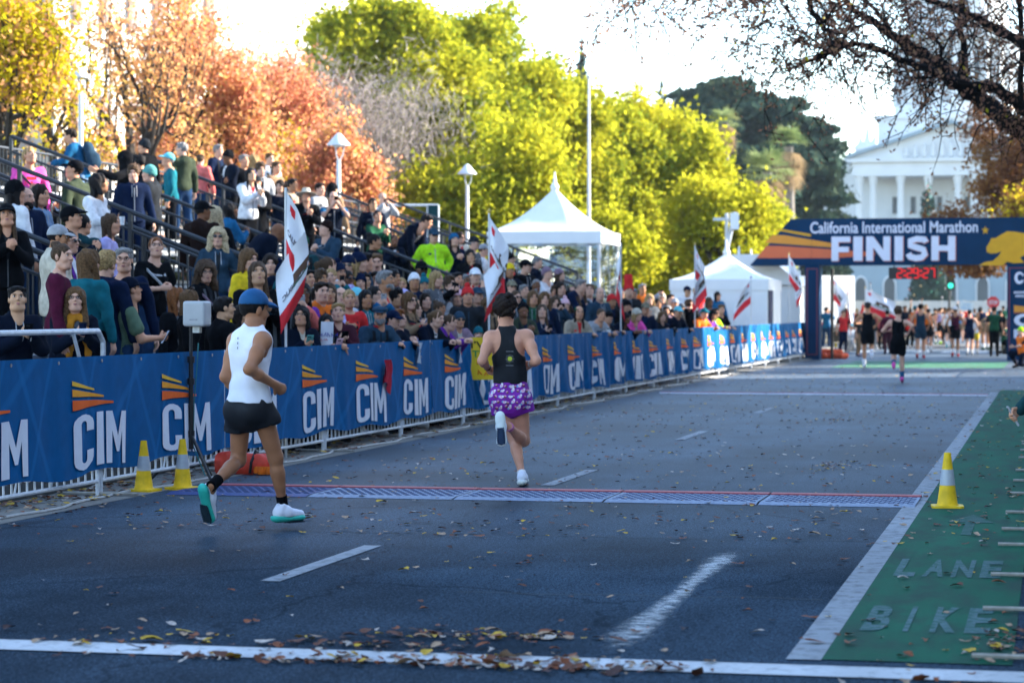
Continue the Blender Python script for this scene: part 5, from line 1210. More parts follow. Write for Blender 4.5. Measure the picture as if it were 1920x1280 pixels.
# ------------------------------------------------------------------ signs and posters
def paper(p, w_, h_, col, label, rz, tilt=0, lines=(), bend=.02, name='poster'):
    t = thing(name, p, label, 'sign', None, rz); V = []; F = []
    for j in range(9):
        for i in range(9): f, g = i / 8 - .5, j / 8 - .5; V.append((f * w_, bend * math.sin(f * 4 + g * 3), g * h_))
    for j in range(8):
        for i in range(8): F.append((j * 9 + i, j * 9 + i + 1, (j + 1) * 9 + i + 1, (j + 1) * 9 + i))
    link('sheet', raw_mesh('sheet', V, F, [mat('paper_' + '%d%d%d' % tuple(int(c * 99) for c in col), col, .8, .04, 8)]), t)
    for s_, x0, x1, z0, z1, c in lines:
        if s_ == '~':
            mb = MB(); gg = random.Random(int((x0 + z0) * 999)); nn_ = max(2, int((x1 - x0) / (z1 - z0) / .8))
            for k in range(nn_):
                xa = x0 + (x1 - x0) * (k + .15) / nn_; xb = x0 + (x1 - x0) * (k + .75) / nn_; za, zb_ = z0 + (z1 - z0) * gg.random() * .3, z1 - (z1 - z0) * gg.random() * .3; yy = lambda q, e: -.008 + bend * math.sin(q / w_ * 4 + e / h_ * 3); th_ = (z1 - z0) * .09
                mb.tube([(xa, yy(xa, za), za), (xa if gg.random() < .5 else xb, yy(xa, zb_), zb_), (xb, yy(xb, za), za)], th_, 4)
            mb.build('handwriting', mat('ink_' + '%d%d%d' % tuple(int(k * 99) for k in c), c, .8, 0), t); continue
        V, F = text_poly(s_, 1, .012, False); lo, hi = V.min(0), V.max(0)
        V = [(x0 + (a - lo[0]) / (hi[0] - lo[0]) * (x1 - x0), -.006 + bend * math.sin((x0 + (a - lo[0]) / (hi[0] - lo[0]) * (x1 - x0)) / w_ * 4 + (z0 + (b - lo[1]) / (hi[1] - lo[1]) * (z1 - z0)) / h_ * 3), z0 + (b - lo[1]) / (hi[1] - lo[1]) * (z1 - z0)) for a, b, _ in V]
        link('lettering', raw_mesh('lettering', V, F, [mat('ink_' + '%d%d%d' % tuple(int(k * 99) for k in c), c, .8, 0)], None, False), t)
    t.rotation_euler = (0, tilt, rz); return t
RW = R(90)
def on_banner(px, py, pr=.03):
    d = dX(px, BX + .05 + pr); p = ray(px, d, py); return p
paper(on_banner(905, 672, .12), .40, .58, (.75, .50, .02), 'yellow hand-lettered poster hung over the banner beside the second runner', TH + .42, 0,
      (("I'V", -.18, .04, .14, .24, (.02, .015, .01)), ('TI', -.17, -.02, .02, .11, (.02, .22, .06)), ('~', -.10, .08, -.09, -.02, (.7, .08, .02)), ('~', -.09, .09, -.24, -.15, (.7, .12, .02))))
paper(on_banner(787, 661), .19, .27, (.50, .55, .60), 'small white paper pinned to the banner below the purple sleeve', RW, .12, (('~', -.05, .05, .0, .05, (.3, .3, .35)), ('~', -.05, .05, -.08, -.03, (.35, .35, .4))))
paper(on_banner(863, 662), .17, .24, (.50, .54, .60), 'narrow white leaflet hanging over the banner left of the yellow poster', RW, -.2, (('~', -.04, .04, -.02, .03, (.5, .1, .12)),))
paper(ray(613, dX(613, -7.95), 628), .14, .30, (.62, .63, .68), 'white sign with blue hand-drawn letters held upright over the banner', TH + .1, .03, (('~', -.13, .13, -.02, .03, (.03, .03, .3)), ('~', -.10, .02, -.07, -.035, (.5, .02, .04))))
mb = MB(); cj = on_banner(724, 690); V = []
t = thing('red_jacket', cj, 'red garment draped over the banner below the grey-bearded man', 'jacket', None, RW)
V = []; F = []
for j in range(13):
    for i in range(9): f, g = i / 8 - .5, j / 12; V.append((f * (.22 + .10 * g) + .02 * math.sin(g * 5), -.02 - .02 * math.sin(f * 14 + g * 4), .10 - g * (.34 + .08 * math.sin(f * 5))))
for j in range(12):
    for i in range(8): F.append((j * 9 + i, j * 9 + i + 1, (j + 1) * 9 + i + 1, (j + 1) * 9 + i))
link('cloth', raw_mesh('cloth', V, F, [mat('garment_red', (.42, .012, .03), .8, .1, 12, .2, 60)]), t)

# ------------------------------------------------------------------ trees
def crown_mesh(name, clumps, n, size, mats, seed, shell=.55, flat=1., mi=None, up=0.):
    """leaf quads spread through clumps (cx,cy,cz,r): denser near each clump's skin"""
    g = np.random.default_rng(seed); C = np.array([c[:3] for c in clumps]); r = np.array([c[3] for c in clumps]); wgt = r ** 2; ix = g.choice(len(r), n, p=wgt / wgt.sum())
    n = int(n * 1.45); ix = g.choice(len(r), n, p=wgt / wgt.sum()); dv = g.normal(size=(n, 3)); dv /= np.linalg.norm(dv, axis=1)[:, None]; rad = r[ix] * (shell + (1 - shell) * g.random(n) ** .5) * (1 + .10 * g.normal(size=n)); dv[:, 2] *= flat
    P = C[ix] + dv * rad[:, None]
    a = g.normal(size=(n, 3)); a += dv * .6; a /= np.linalg.norm(a, axis=1)[:, None]; b = np.cross(a, g.normal(size=(n, 3))); b /= np.linalg.norm(b, axis=1)[:, None]; c = np.cross(a, b)
    s = size * g.uniform(.6, 1.35, n)[:, None]
    V = np.stack([P - b * s * .6, P + c * s * .55 + a * s * .1, P + b * s * .35 - c * s * .42], 1).reshape(-1, 3); F = np.arange(n * 3).reshape(-1, 3)
    return raw_mesh(name, V, F, mats if isinstance(mats, list) else [mats], g.integers(0, len(mats), n) if isinstance(mats, list) else None)
def limbs(mb, p, v, L, r, depth, g, tips, spread=.55, up=.25, nseg=5):
    pts = [Vector(p)]; q = Vector(p); v = Vector(v).normalized()
    for i in range(nseg):
        v = (v + Vector(g.normal(size=3)) * .13 + Vector((0, 0, up * .12))).normalized(); q = q + v * L / nseg; pts.append(q.copy())
    mb.tube(pts, [r * (1 - .55 * i / nseg) for i in range(nseg + 1)], 7 if depth > 1 else 5, False)
    if depth == 0: tips.append(q); return
    for k in range(g.integers(2, 4)):
        w_ = (v + Vector(g.normal(size=3)) * spread + Vector((0, 0, up))).normalized(); st = pts[-1] if k == 0 else pts[g.integers(2, nseg + 1)]
        limbs(mb, st, w_, L * g.uniform(.6, .82), r * .5, depth - 1, g, tips, spread, up, nseg)
def tree(name, base, h, cw, clumps, n, size, leaf, bark, label, group, seed, trunk_h=.3, r=.28, cat='tree', bare=0, shell=.55):
    g = np.random.default_rng(seed); t = thing(name, base, label, cat, group); mb = MB(); tips = []
    mb.tube([(0, 0, 0), (.05, .03, h * trunk_h * .5), (0, .08, h * trunk_h)], [r * 1.25, r, r * .85], 10, False)
    for k in range(4):
        a = k * 1.57 + g.uniform(-.4, .4); limbs(mb, (0, .05, h * trunk_h * g.uniform(.85, 1.)), (math.cos(a) * .7, math.sin(a) * .7, 1.), h * (1 - trunk_h) * .42, r * .55, 2 + bare, g, tips)
    mb.build('trunk', bark, t, True, fix=False)
    link('crown', crown_mesh('crown', clumps, n, size, leaf, seed + 1, shell), t); return t
def dome_clumps(h0, h1, rad, n, seed, rmin=.9, rmax=1.9, cx=0, cy=0, spread=1.):
    """clump centres for an egg-shaped crown: lobes near its skin, each a bunch of smaller clumps"""
    g = np.random.default_rng(seed); out = []; cz = (h0 + h1) / 2; rz = (h1 - h0) / 2; nl = max(7, n // 6)
    for i in range(nl):
        v = g.normal(size=3); v /= np.linalg.norm(v); q = g.uniform(.70, .98) if i % 5 else g.uniform(.1, .6); lr = g.uniform(rmin, rmax) * 1.15
        tap = 1 - .22 * max(v[2], 0)
        c = np.array([cx + v[0] * (rad - lr * .75) * q * tap, cy + v[1] * (rad - lr * .75) * q * tap, cz + v[2] * (rz - lr * .75) * q])
        for k in range(10):
            u = g.normal(size=3); u /= np.linalg.norm(u); u[2] = u[2] * .8 + .25; e = c + u * lr * g.uniform(.45, .95) * spread; out.append((e[0], e[1], e[2], lr * g.uniform(.28, .60)))
    return out
M_BARK = mat('bark_dark', (.035, .028, .022), .9, .3, 6, .6, 25); M_BARKG = mat('bark_grey', (.16, .14, .12), .9, .25, 6, .5, 25)
L_YG = leafmat('leaf_yellow_green', [(.20, .23, .02), (.40, .39, .024), (.58, .51, .03)], .35, .48, fine=5)
L_YG2 = leafmat('leaf_green_yellow', [(.12, .17, .02), (.28, .30, .022), (.50, .46, .03)], .35, .48, fine=5)
L_OR = leafmat('leaf_orange', [(.52, .24, .11), (.60, .31, .13), (.64, .40, .09)], .5, .65, fine=4)
L_RO = leafmat('leaf_red_orange', [(.54, .19, .11), (.62, .26, .15), (.64, .35, .22)], .5, .65, fine=4)
L_YE = leafmat('leaf_yellow', [(.26, .24, .01), (.52, .42, .015), (.58, .36, .02)], .6, .5, fine=4)
L_DK = leafmat('leaf_cedar', [(.015, .035, .03), (.03, .055, .04), (.06, .075, .04)], .25, .2, fine=3)
L_BR = leafmat('leaf_brown', [(.09, .035, .018), (.20, .09, .035), (.30, .16, .04)], .5, .4, fine=5)
L_GY = leafmat('twig_grey', [(.22, .19, .17), (.36, .31, .28), (.44, .38, .34)], .5, .2, fine=5)
def placed_tree(name, px, d, ytop, wpx, yb, leaf, bark, label, group, seed, n, size, nc=60, rmin=.8, rmax=1.7, r=.26, trunk_h=.0, bare=0, sig=.62, depth=4):
    """a tree whose crown spans wpx and rises to ytop seen at depth d (yb = lowest foliage row): limbs fork again and again, leaves gather round their tips"""
    u = d / FPX; b = ray(px, d); b.z = 0; h = CAMZ + (HOR - ytop) * u; h0 = max(CAMZ + (HOR - yb) * u, 1.2); rad = wpx / 2 * u; g = np.random.default_rng(seed)
    t = thing(name, b, label, 'tree', group); th = h0 + .10 * (h - h0); B = []; tips = []; mids = []
    def grow(p, v, L, rr_, k):
        pts = [p.copy()]; q = p.copy()
        for i in range(4):
            v = v + g.normal(size=3) * .16 + np.array((0, 0, .05)); v /= np.linalg.norm(v); q = q + v * L / 4; pts.append(q.copy())
        B.append((np.array(pts), rr_, k))
        if k == 0: tips.append(q); return
        if k <= 2: mids.extend(pts[2:])
        for j in range(2 + (g.random() < .55)):
            w_ = v + g.normal(size=3) * .62 + np.array((0, 0, .12)); w_ /= np.linalg.norm(w_); st = pts[-1] if j == 0 else pts[g.integers(2, 5)]; grow(st, w_, L * g.uniform(.62, .88), rr_ * .55, k - 1)
    for k in range(6):
        a = k * 1.047 + g.uniform(-.4, .4); e = g.uniform(.35, 1.5); grow(np.array((0, 0, th * g.uniform(.82, 1.0))), np.array((math.cos(a), math.sin(a), e)) / math.hypot(1, e), (h - th) * .34, r * .55, depth)
    T = np.array(tips); kx = rad * .92 / np.percentile(np.abs(T[:, 0]), 94); ky = rad * .92 / np.percentile(np.abs(T[:, 1]), 94); kz = (h - sig - th) / max(np.percentile(T[:, 2], 98) - th, 1e-3); low = np.percentile(T[:, 2], 3); kl = max(th - h0 - sig * .3, .1) / max(th - low, .3)
    def M_(P):
        P = np.array(P, float).copy(); P[..., 0] *= kx; P[..., 1] *= ky; z = P[..., 2] - th; P[..., 2] = np.where(z > 0, th + z * kz, th + z * np.minimum(kl, 1)); return P
    mb = MB(); mb.tube([(0, 0, 0), (.04, .03, th * .5), (0, 0, th)], [r * 1.25, r, r * .8], 10, False)
    for pts, rr_, k in B: mb.tube([tuple(q) for q in M_(pts)], [max(rr_ * (1 - .1 * i), .012) for i in range(5)], 6 if k > 2 else 4, False)
    mb.build('trunk', bark, t, True, fix=False)
    C = np.concatenate([M_(T), M_(T), M_(np.array(mids))]) ; wgt = g.uniform(.15, 1.6, len(C)) ** 1.5; wgt[2 * len(T):] *= .35; n = int(n * 1.45); ix = g.choice(len(C), n, p=wgt / wgt.sum())
    sg = sig * g.uniform(.55, 1.35, len(C))[ix]; dv = g.normal(size=(n, 3)); P = C[ix] + dv * sg[:, None] * np.array((.62, .62, .48)); P = P[P[:, 2] > h0 - .5]; n = len(P)
    a = g.normal(size=(n, 3)); a /= np.linalg.norm(a, axis=1)[:, None]; b2 = np.cross(a, g.normal(size=(n, 3))); b2 /= np.linalg.norm(b2, axis=1)[:, None]; c = np.cross(a, b2); s = size * g.uniform(.6, 1.35, n)[:, None]
    V = np.stack([P - b2 * s * .6, P + c * s * .55 + a * s * .1, P + b2 * s * .35 - c * s * .42], 1).reshape(-1, 3); ml = leaf if isinstance(leaf, list) else [leaf]
    link('crown', raw_mesh('crown', V, np.arange(n * 3).reshape(-1, 3), ml, g.integers(0, len(ml), n)), t); return t
GT = 'yellow green street trees'
placed_tree('street_tree', 745, 84, 0, 370, 490, [L_YG, L_YG2], M_BARK, 'tallest yellow green tree filling the middle of the skyline', GT, 11, 50000, .20, 240, .8, 1.6)
placed_tree('street_tree', 960, 92, 45, 380, 490, [L_YG2, L_YG], M_BARK, 'broad yellow green tree directly behind the clear walled tent', GT, 12, 50000, .21, 240, .8, 1.7)
placed_tree('street_tree', 900, 76, 235, 250, 520, [L_YG, L_YG2], M_BARK, 'lower yellow green tree behind the third street lamp', GT, 13, 28000, .18, 150, .6, 1.2)
placed_tree('street_tree', 1255, 98, 240, 370, 560, [L_YG, L_YG2], M_BARK, 'bright yellow green tree between flagpole and palms', GT, 14, 48000, .21, 220, .8, 1.6)
placed_tree('street_tree', 1235, 101, 172, 170, 380, [L_YG, L_YG], M_BARK, 'pale yellow tree top standing above the row near the palms', GT, 18, 12000, .20, 80, .6, 1.1)
placed_tree('street_tree', 1345, 90, 330, 190, 520, [L_YG, L_YG], M_BARK, 'small bright yellow tree above the white marquee', GT, 15, 18000, .18, 100, .5, 1.1)
placed_tree('street_tree', 1085, 96, 170, 240, 500, [L_YG2, L_YG], M_BARK, 'yellow green tree behind the flagpole', GT, 19, 30000, .21, 150, .7, 1.3)
placed_tree('street_tree', 850, 102, 30, 240, 460, [L_YG2, L_YG2], M_BARK, 'green yellow tree closing the gap between the two tallest crowns', GT, 20, 26000, .24, 140, .8, 1.6)
placed_tree('street_tree', 615, 100, 45, 260, 440, [L_YG2, L_YG2], M_BARK, 'hazier green yellow tree at the left end of the row', GT, 16, 24000, .24, 150, .8, 1.7)
placed_tree('street_tree', 1150, 82, 385, 90, 510, [L_YG, L_YG], M_BARK, 'low yellow tree right behind the tent valance', GT, 17, 8000, .18, 60, .4, .8)
GO = 'autumn trees behind the bleachers'
placed_tree('autumn_tree', 365, 66, -25, 230, 430, [L_OR, L_OR, L_RO], M_BARK, 'tall orange tree behind the top of the bleachers', GO, 21, 13000, .12, r=.2, sig=.5)
placed_tree('autumn_tree', 505, 74, 85, 260, 440, [L_RO, L_RO, L_OR], M_BARK, 'salmon red tree right of the tall orange tree', GO, 22, 18000, .125, r=.2, sig=.55)
placed_tree('autumn_tree', 420, 72, 180, 320, 450, [L_OR, L_RO, L_YE], M_BARK, 'low broad amber tree right behind the top row', GO, 27, 17000, .12, r=.18, sig=.55)
placed_tree('autumn_tree', 640, 70, 215, 150, 430, [L_RO, L_OR], M_BARK, 'small bright orange tree behind the middle street lamp', GO, 23, 10000, .12, r=.12, sig=.42)
placed_tree('autumn_tree', 560, 80, 150, 190, 430, [L_RO, L_RO], M_BARK, 'pale salmon tree in front of the leafless grey tree', GO, 28, 10000, .13, r=.14, sig=.5)
placed_tree('autumn_tree', 250, 60, -30, 260, 330, [L_OR, L_OR], M_BARK, 'sparse orange tree with bare limbs before the white building', GO, 24, 2000, .12, r=.24, sig=.4)
placed_tree('autumn_tree', 8, 48, -160, 235, 320, [L_YE, L_YE, L_OR], M_BARK, 'yellow leaved tree at the left edge above the bleachers', GO, 25, 7000, .115, r=.18, sig=.42)
placed_tree('autumn_tree', 100, 56, 30, 160, 310, [L_YE, L_OR], M_BARK, 'thin yellow and orange tree behind the left street lamp', GO, 26, 2000, .115, r=.13, sig=.4)
def hedge(px0, px1, d, ytop, leaf, label, seed, n=9000):  # dark leaves added to stand for the shadows beneath the crowns
    a, b = ray(px0, d), ray(px1, d); h = CAMZ + (HOR - ytop) * d / FPX; g = np.random.default_rng(seed); t = thing('hedge', (a.x, a.y, 0), label, 'hedge', 'dark foliage added for the shadow under the park trees'); v = b - a; cl = []
    for i in range(int(v.length * 5)): q = v * g.random(); cl.append((q.x, q.y + g.uniform(-.6, .6), g.uniform(.2, h - .4), g.uniform(.35, .7)))
    mb = MB(); 
    for i in range(int(v.length / 1.2)): q = v * (i * 1.2 / v.length); mb.tube([(q.x, q.y, 0), (q.x + .2, q.y, h * .6)], [.06, .02], 5)
    mb.build('stems', M_BARK, t); link('foliage', crown_mesh('foliage', cl, n, .26, leaf, seed, .3), t)
# leafless grey tree: twigs only
b = ray(668, 77); t = thing('bare_tree', (b.x, b.y, 0), 'leafless grey tree between the salmon tree and the green crowns', 'tree'); g = np.random.default_rng(5); mb = MB(); tips = []
mb.tube([(0, 0, 0), (0, 0, 2.5)], [.3, .25], 8, False)
for k in range(7): a = k * .9; limbs(mb, (0, 0, 2.3 + .1 * k), (math.cos(a) * .55, math.sin(a) * .55, 1.1), 2.75, .12, 3, g, tips, .5, .15)
mb.build('trunk', M_BARKG, t, True, fix=False)
n = 6500; tp = np.array([tuple(q) for q in tips]); ix = g.integers(0, len(tp), n); A = tp[ix] + g.normal(size=(n, 3)) * .45; B = A + g.normal(size=(n, 3)) * np.array([.22, .22, .3]) + np.array([0, 0, -.12]); C = A + g.normal(size=(n, 3)) * .016
link('twigs', raw_mesh('twigs', np.stack([A, B, C], 1).reshape(-1, 3), np.arange(n * 3).reshape(-1, 3), [L_GY]), t)
L_HG = leafmat('leaf_hedge', [(.02, .035, .012), (.045, .06, .02), (.08, .09, .02)], .5, .2, fine=5)
hedge(520, 830, 106, 470, L_HG, 'dark hedge behind the far end of the bleachers', 61); hedge(825, 1190, 108, 438, L_HG, 'dark hedge behind the clear walled tent', 62, 16000); hedge(1185, 1500, 112, 468, L_HG, 'dark hedge behind the marquees', 63); hedge(-40, 540, 88, 440, L_HG, 'dark hedge behind the bleachers', 64, 12000)
# dark cedar: flat tiers
def cedar(px, d, ytop, wpx, label, seed, tiers=16, n=15000, yb=440, sz=.6, pw=2.6, cr=1.):
    u = d / FPX; b = ray(px, d); h = CAMZ + (HOR - ytop) * u; g = np.random.default_rng(seed); t = thing('cedar_tree', (b.x, b.y, 0), label, 'tree', 'dark evergreens in the capitol park'); mb = MB(); mb.tube([(0, 0, 0), (.3, 0, h * .5), (0, 0, h * .93)], [.7, .5, .12], 10, False)
    cl = []; hb = CAMZ + (HOR - yb) * u
    for i in range(tiers * 4):
        z = hb + (h - hb) * g.uniform(0, 1); f = (z - hb) / (h - hb); R_ = wpx / 2 * u * (1 - f ** pw) * g.uniform(.4, 1.0); a = g.uniform(0, 6.283)
        mb.tube([(0, 0, z - .4), (math.cos(a) * R_ * .6, math.sin(a) * R_ * .6, z)], [.14, .05], 5, False)
        for q in np.linspace(.35, 1, 4): cl.append((math.cos(a) * R_ * q, math.sin(a) * R_ * q, z + g.uniform(-.3, .3), g.uniform(.9, 1.7) * (cr if cr >= 1 else cr * (1.15 - f))))
    mb.build('trunk', M_BARK, t, True, fix=False); link('crown', crown_mesh('crown', cl, n, sz, L_DK, seed, .3, .42), t)
cedar(1365, 190, 165, 470, 'massive dark cedar with flat tiers behind the palms', 31, 40, 30000, 480, .75, 7)
cedar(1530, 200, 250, 130, 'dark evergreen at the left end of the capitol front', 32, 14, 8000, 520, .6)
cedar(1090, 230, 80, 56, 'slender pointed conifer rising behind the flagpole', 33, 22, 7000, 330, .4, 1.1, .8)
cedar(1240, 260, 150, 40, 'tiny far conifer tip above the cedar', 34, 12, 2500, 300, .4, 1.1, .7)
def palm(px, d, ytop, wpx, label, seed):
    u = d / FPX; b = ray(px, d); h = CAMZ + (HOR - ytop) * u; rr_ = wpx / 2 * u; zc = h - rr_ * .9; g = np.random.default_rng(seed); t = thing('palm_tree', (b.x, b.y, 0), label, 'palm tree', 'fan palms before the capitol')
    mb = MB(); mb.tube([(0, 0, 0), (.1, 0, zc * .5), (0, 0, zc)], [.42, .34, .28], 10, False); mb.build('trunk', M_BARKG, t, True, fix=False)
    for nm, cnt, el0, el1, m in (('fronds', 30, -15, 85, leafmat('palm_green', [(.10, .16, .06), (.22, .28, .10), (.34, .36, .16)], .6, .3)), ('dead_fronds', 46, -80, -28, leafmat('palm_dry', [(.22, .15, .08), (.34, .24, .13), (.42, .32, .18)], .6, .3))):
        V = []; F = []
        for k in range(cnt):
            a = g.uniform(0, 6.283); e = R(g.uniform(el0, el1)); dr = Vector((math.cos(a) * math.cos(e), math.sin(a) * math.cos(e), math.sin(e))); c = Vector((0, 0, zc - (g.uniform(0, .9) * rr_ if nm == 'dead_fronds' else 0))) + dr * rr_ * (.45 if nm == 'fronds' else .28); sd_ = dr.cross(Vector((0, 0, 1))).normalized(); up = sd_.cross(dr)
            for q in np.linspace(-1.25, 1.25, 11):
                v = (dr * math.cos(q) + sd_ * math.sin(q)).normalized(); tip = c + v * rr_ * g.uniform(.6, .95) * (1 - .15 * abs(q)) + Vector((0, 0, -.20 * rr_)); n_ = len(V); wv = sd_ * math.cos(q) * .03 * rr_ - dr * math.sin(q) * .03 * rr_
                V += [c, c + v * rr_ * .35 + wv, tip, c + v * rr_ * .35 - wv]; F.append((n_, n_ + 1, n_ + 2, n_ + 3))
        link(nm, raw_mesh(nm, V, F, [m]), t)
palm(1438, 140, 275, 108, 'nearest and bushiest fan palm left of the arch', 41); palm(1478, 152, 235, 90, 'taller fan palm behind the bushiest one', 42); palm(1358, 160, 200, 66, 'thin fan palm standing alone in front of the cedar', 43)
placed_tree('autumn_tree', 1945, 112, 150, 320, 500, [L_BR, L_BR], M_BARK, 'rusty brown tree at the right edge before the capitol', GO, 51, 26000, .19, 170, .7, 1.5, r=.3)
placed_tree('autumn_tree', 1935, 104, 350, 130, 500, [L_BR, L_YE], M_BARK, 'lower brown and yellow tree above the right arch pillar', GO, 52, 8000, .18, 60, .4, .8)
# trees added on the right pavement, mostly out of frame, to dapple the finish straight
for k, (x, y) in enumerate(((4.6, 68.5), (5.2, 79), (6.8, 88), (8.5, 96), (10, 110), (16, 88), (15, 100))):
    tree('street_tree', (x, y, 0), 12.5, 4.2, dome_clumps(2.9 if k < 2 else 4.2, 11.5 + (k % 3), 4.2, 60, 70 + k, .9, 1.7), 4500, .36, [L_BR], M_BARK, f'brown tree added on the right pavement for dappled shade, {ordn[k]} along the row outside the frame', 'trees added on the right pavement for dappled shade', 80 + k)
# overhanging tree at upper right
ot = thing('overhanging_tree', (4.6, 45, 0), 'dark near branches with sparse brown leaves reaching in from the upper right', 'tree'); inv = Vector((4.6, 45, 0)); g = np.random.default_rng(9)
mb = MB(); mb.tube([(0, 0, 0), (0, 0, 3.0), (-.1, .1, 4.4)], [.55, .46, .44], 12, False)
KD = 1.5; main = [[(2120, 420, 29.0, .30), (1990, 300, 29.4, .20), (1920, 245, 29.6, .155), (1840, 190, 30, .14), (1790, 155, 30, .13), (1740, 110, 30.5, .10), (1680, 70, 31, .075), (1600, 20, 31.5, .05), (1560, -30, 32, .04)],
        [(1990, 300, 29.4, .18), (1930, 215, 29, .10), (1870, 170, 28.8, .09), (1800, 160, 28.6, .075), (1750, 135, 28.4, .06), (1690, 115, 28.2, .05), (1640, 90, 28, .040), (1600, 82, 28, .034), (1555, 98, 27.8, .028), (1490, 127, 27.6, .02)],
        [(1800, 160, 30, .07), (1808, 110, 30.2, .055), (1800, 50, 30.4, .05), (1806, -30, 30.6, .04)], [(2000, 160, 31, .12), (1900, 70, 31, .08), (1810, 30, 31.2, .06), (1720, -10, 31.4, .05)], [(1912, 190, 28, .05), (1915, 90, 28, .045), (1908, -20, 28, .04)],
        [(1540, 47, 27, .045), (1522, 20, 27, .04), (1505, -20, 27, .04)], [(1740, 110, 30.5, .05), (1700, 100, 30.8, .035), (1640, 20, 31, .03), (1600, -20, 31, .03)], [(1760, 130, 30, .03), (1765, 90, 30.2, .028), (1740, 60, 30.4, .02)], [(1555, 98, 27.8, .02), (1500, 60, 27.6, .014), (1430, 40, 27.5, .01)]]
segs = []
for br in main:
    br = [(a, b_, d * KD, r * KD * .78) for a, b_, d, r in br]; P_ = [ray(a, d, b_) - inv for a, b_, d, r in br]; Q = []
    for i in range(len(P_) - 1):
        for k in range(4):
            t_ = k / 4; Q.append((P_[i].lerp(P_[i + 1], t_) + Vector(g.normal(size=3)) * br[i][3] * .22, br[i][3] * (1 - t_) + br[i + 1][3] * t_))
    Q.append((P_[-1], br[-1][3])); mb.tube([q[0] for q in Q], [q[1] for q in Q], 9, False); segs += Q
mb.tube([(-.1, .1, 4.2), ray(2120, 29 * KD, 420) - inv], [.44, .42], 10, False)
mb.build('trunk', mat('bark_black', (.010, .008, .007), .9, .3, 6, .7, 25, spec=.05), ot, True, fix=False)  # bark colour far darker than on the other trees
mb = MB(); LP = []
for k in range(330):
    # twigs start on the branches (or from limbs above the frame) and droop
    if k < 200: s0, r0 = segs[g.integers(0, len(segs))]
    else: s0 = ray(g.uniform(1130, 1900), g.uniform(39, 48), g.uniform(-90, 40 if k % 2 else 10)) - inv; r0 = .02
    v = Vector(g.normal(size=3)) * .8 + Vector((-.55 * CS, -.1, -.05)); v.normalize(); L = g.uniform(.6, 1.9); p = s0.copy(); pts = [p.copy()]
    for i in range(5): v = (v + Vector(g.normal(size=3)) * .28 + Vector((0, 0, -.10))).normalized(); p = p + v * L / 5; pts.append(p.copy())
    mb.tube(pts, [min(r0 * .5, .022) * (1 - .15 * i) for i in range(6)], 4, False)
    for j in range(4):
        q = pts[g.integers(1, 5)]; v2 = (v + Vector(g.normal(size=3)) * .7).normalized(); e = q + v2 * g.uniform(.3, .75); mb.tube([q, (q + e) / 2 + Vector(g.normal(size=3)) * .02, e], [.011, .009, .006], 3, False); LP += [q.lerp(e, t_) for t_ in (.3, .6, .9, 1.)]
    LP += pts[2:]
mb.build('twigs', mat('bark_black', (.02, .015, .012)), ot, True, fix=False)
LP = np.array([tuple(q) for q in LP]); n = 13000; ix = g.integers(0, len(LP), n); keep = LP[ix] + g.normal(size=(n, 3)) * .065
cl = [(a, b_, c, .03) for a, b_, c in keep]
a_ = g.normal(size=(n, 3)); a_ /= np.linalg.norm(a_, axis=1)[:, None]; b2 = np.cross(a_, g.normal(size=(n, 3))); b2 /= np.linalg.norm(b2, axis=1)[:, None]; c2_ = np.cross(a_, b2); s_ = g.uniform(.045, .095, n)[:, None]
link('leaves', raw_mesh('leaves', np.stack([keep - b2 * s_ * .6, keep + c2_ * s_ * .32, keep + b2 * s_ * .6, keep - c2_ * s_ * .32], 1).reshape(-1, 3), np.arange(n * 4).reshape(-1, 4), [leafmat('leaf_dry_brown', [(.12, .06, .045), (.24, .12, .08), (.34, .19, .10)], 2, .5, fine=8), L_YE], (g.random(n) < .012).astype(int)), ot)

# ------------------------------------------------------------------ buildings
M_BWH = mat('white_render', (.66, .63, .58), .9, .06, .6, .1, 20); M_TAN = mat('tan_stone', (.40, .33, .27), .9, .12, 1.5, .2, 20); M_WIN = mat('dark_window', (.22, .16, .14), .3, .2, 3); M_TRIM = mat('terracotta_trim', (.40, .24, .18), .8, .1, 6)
D = 110; u = D / FPX; o0 = ray(222, D); hb = thing('white_building', (o0.x, o0.y, 0), 'tall sunlit white building with narrow windows behind the orange trees', 'building', None, 0)
# its long white face looks towards the street (+x); the near end wall looks back down the road
XA = lambda px: None
W0 = ray(128, D + 0); mb = MB(); Lb = 26; mb.box((-10.0, Lb / 2 - 4, 18), (20, Lb, 36)); hb.rotation_euler = (0, 0, R(-22)); mb.build('wall', M_BWH, hb)
for i in range(6):
    for f in range(5):
        mb = MB(); mb.box((.05, -2.6 + i * 1.75, 3.6 + f * 6.1), (.2, .55, 3.0)); wn = mb.build('window', M_TRIM, hb); mb = MB(); mb.box((.12, -2.6 + i * 1.75, 3.6 + f * 6.1), (.12, .38, 2.7)); mb.build('pane', M_WIN, wn)
for i in range(5):
    for f in range(5):
        mb = MB(); mb.box((-2.0 - i * 3.6, -4.05, 3.2 + f * 5.6), (1.1, .2, 3.4)); wn = mb.build('window', M_TRIM, hb); mb = MB(); mb.box((-2.0 - i * 3.6, -4.12, 3.2 + f * 5.6), (.8, .12, 3.0)); mb.build('pane', M_WIN, wn)
mb = MB(); mb.box((-10.0, -4.03, 17.9), (19.9, .05, 35.8)); mb.build('end_wall_shade', M_TAN, hb)  # tan facing, with the shade of this side put into its colour
mb = MB(); mb.box((-10, Lb / 2 - 4, 36.3), (21, Lb + 1, .6)); mb.build('cornice', M_TAN, hb)
p = ray(352, D + 16); tb = thing('tan_building', (p.x, p.y, 0), 'tan stone building glimpsed between the orange crowns', 'building', None, 0); mb = MB(); mb.box((0, 4, 13), (5.5, 10, 26)); mb.build('wall', M_TAN, tb)
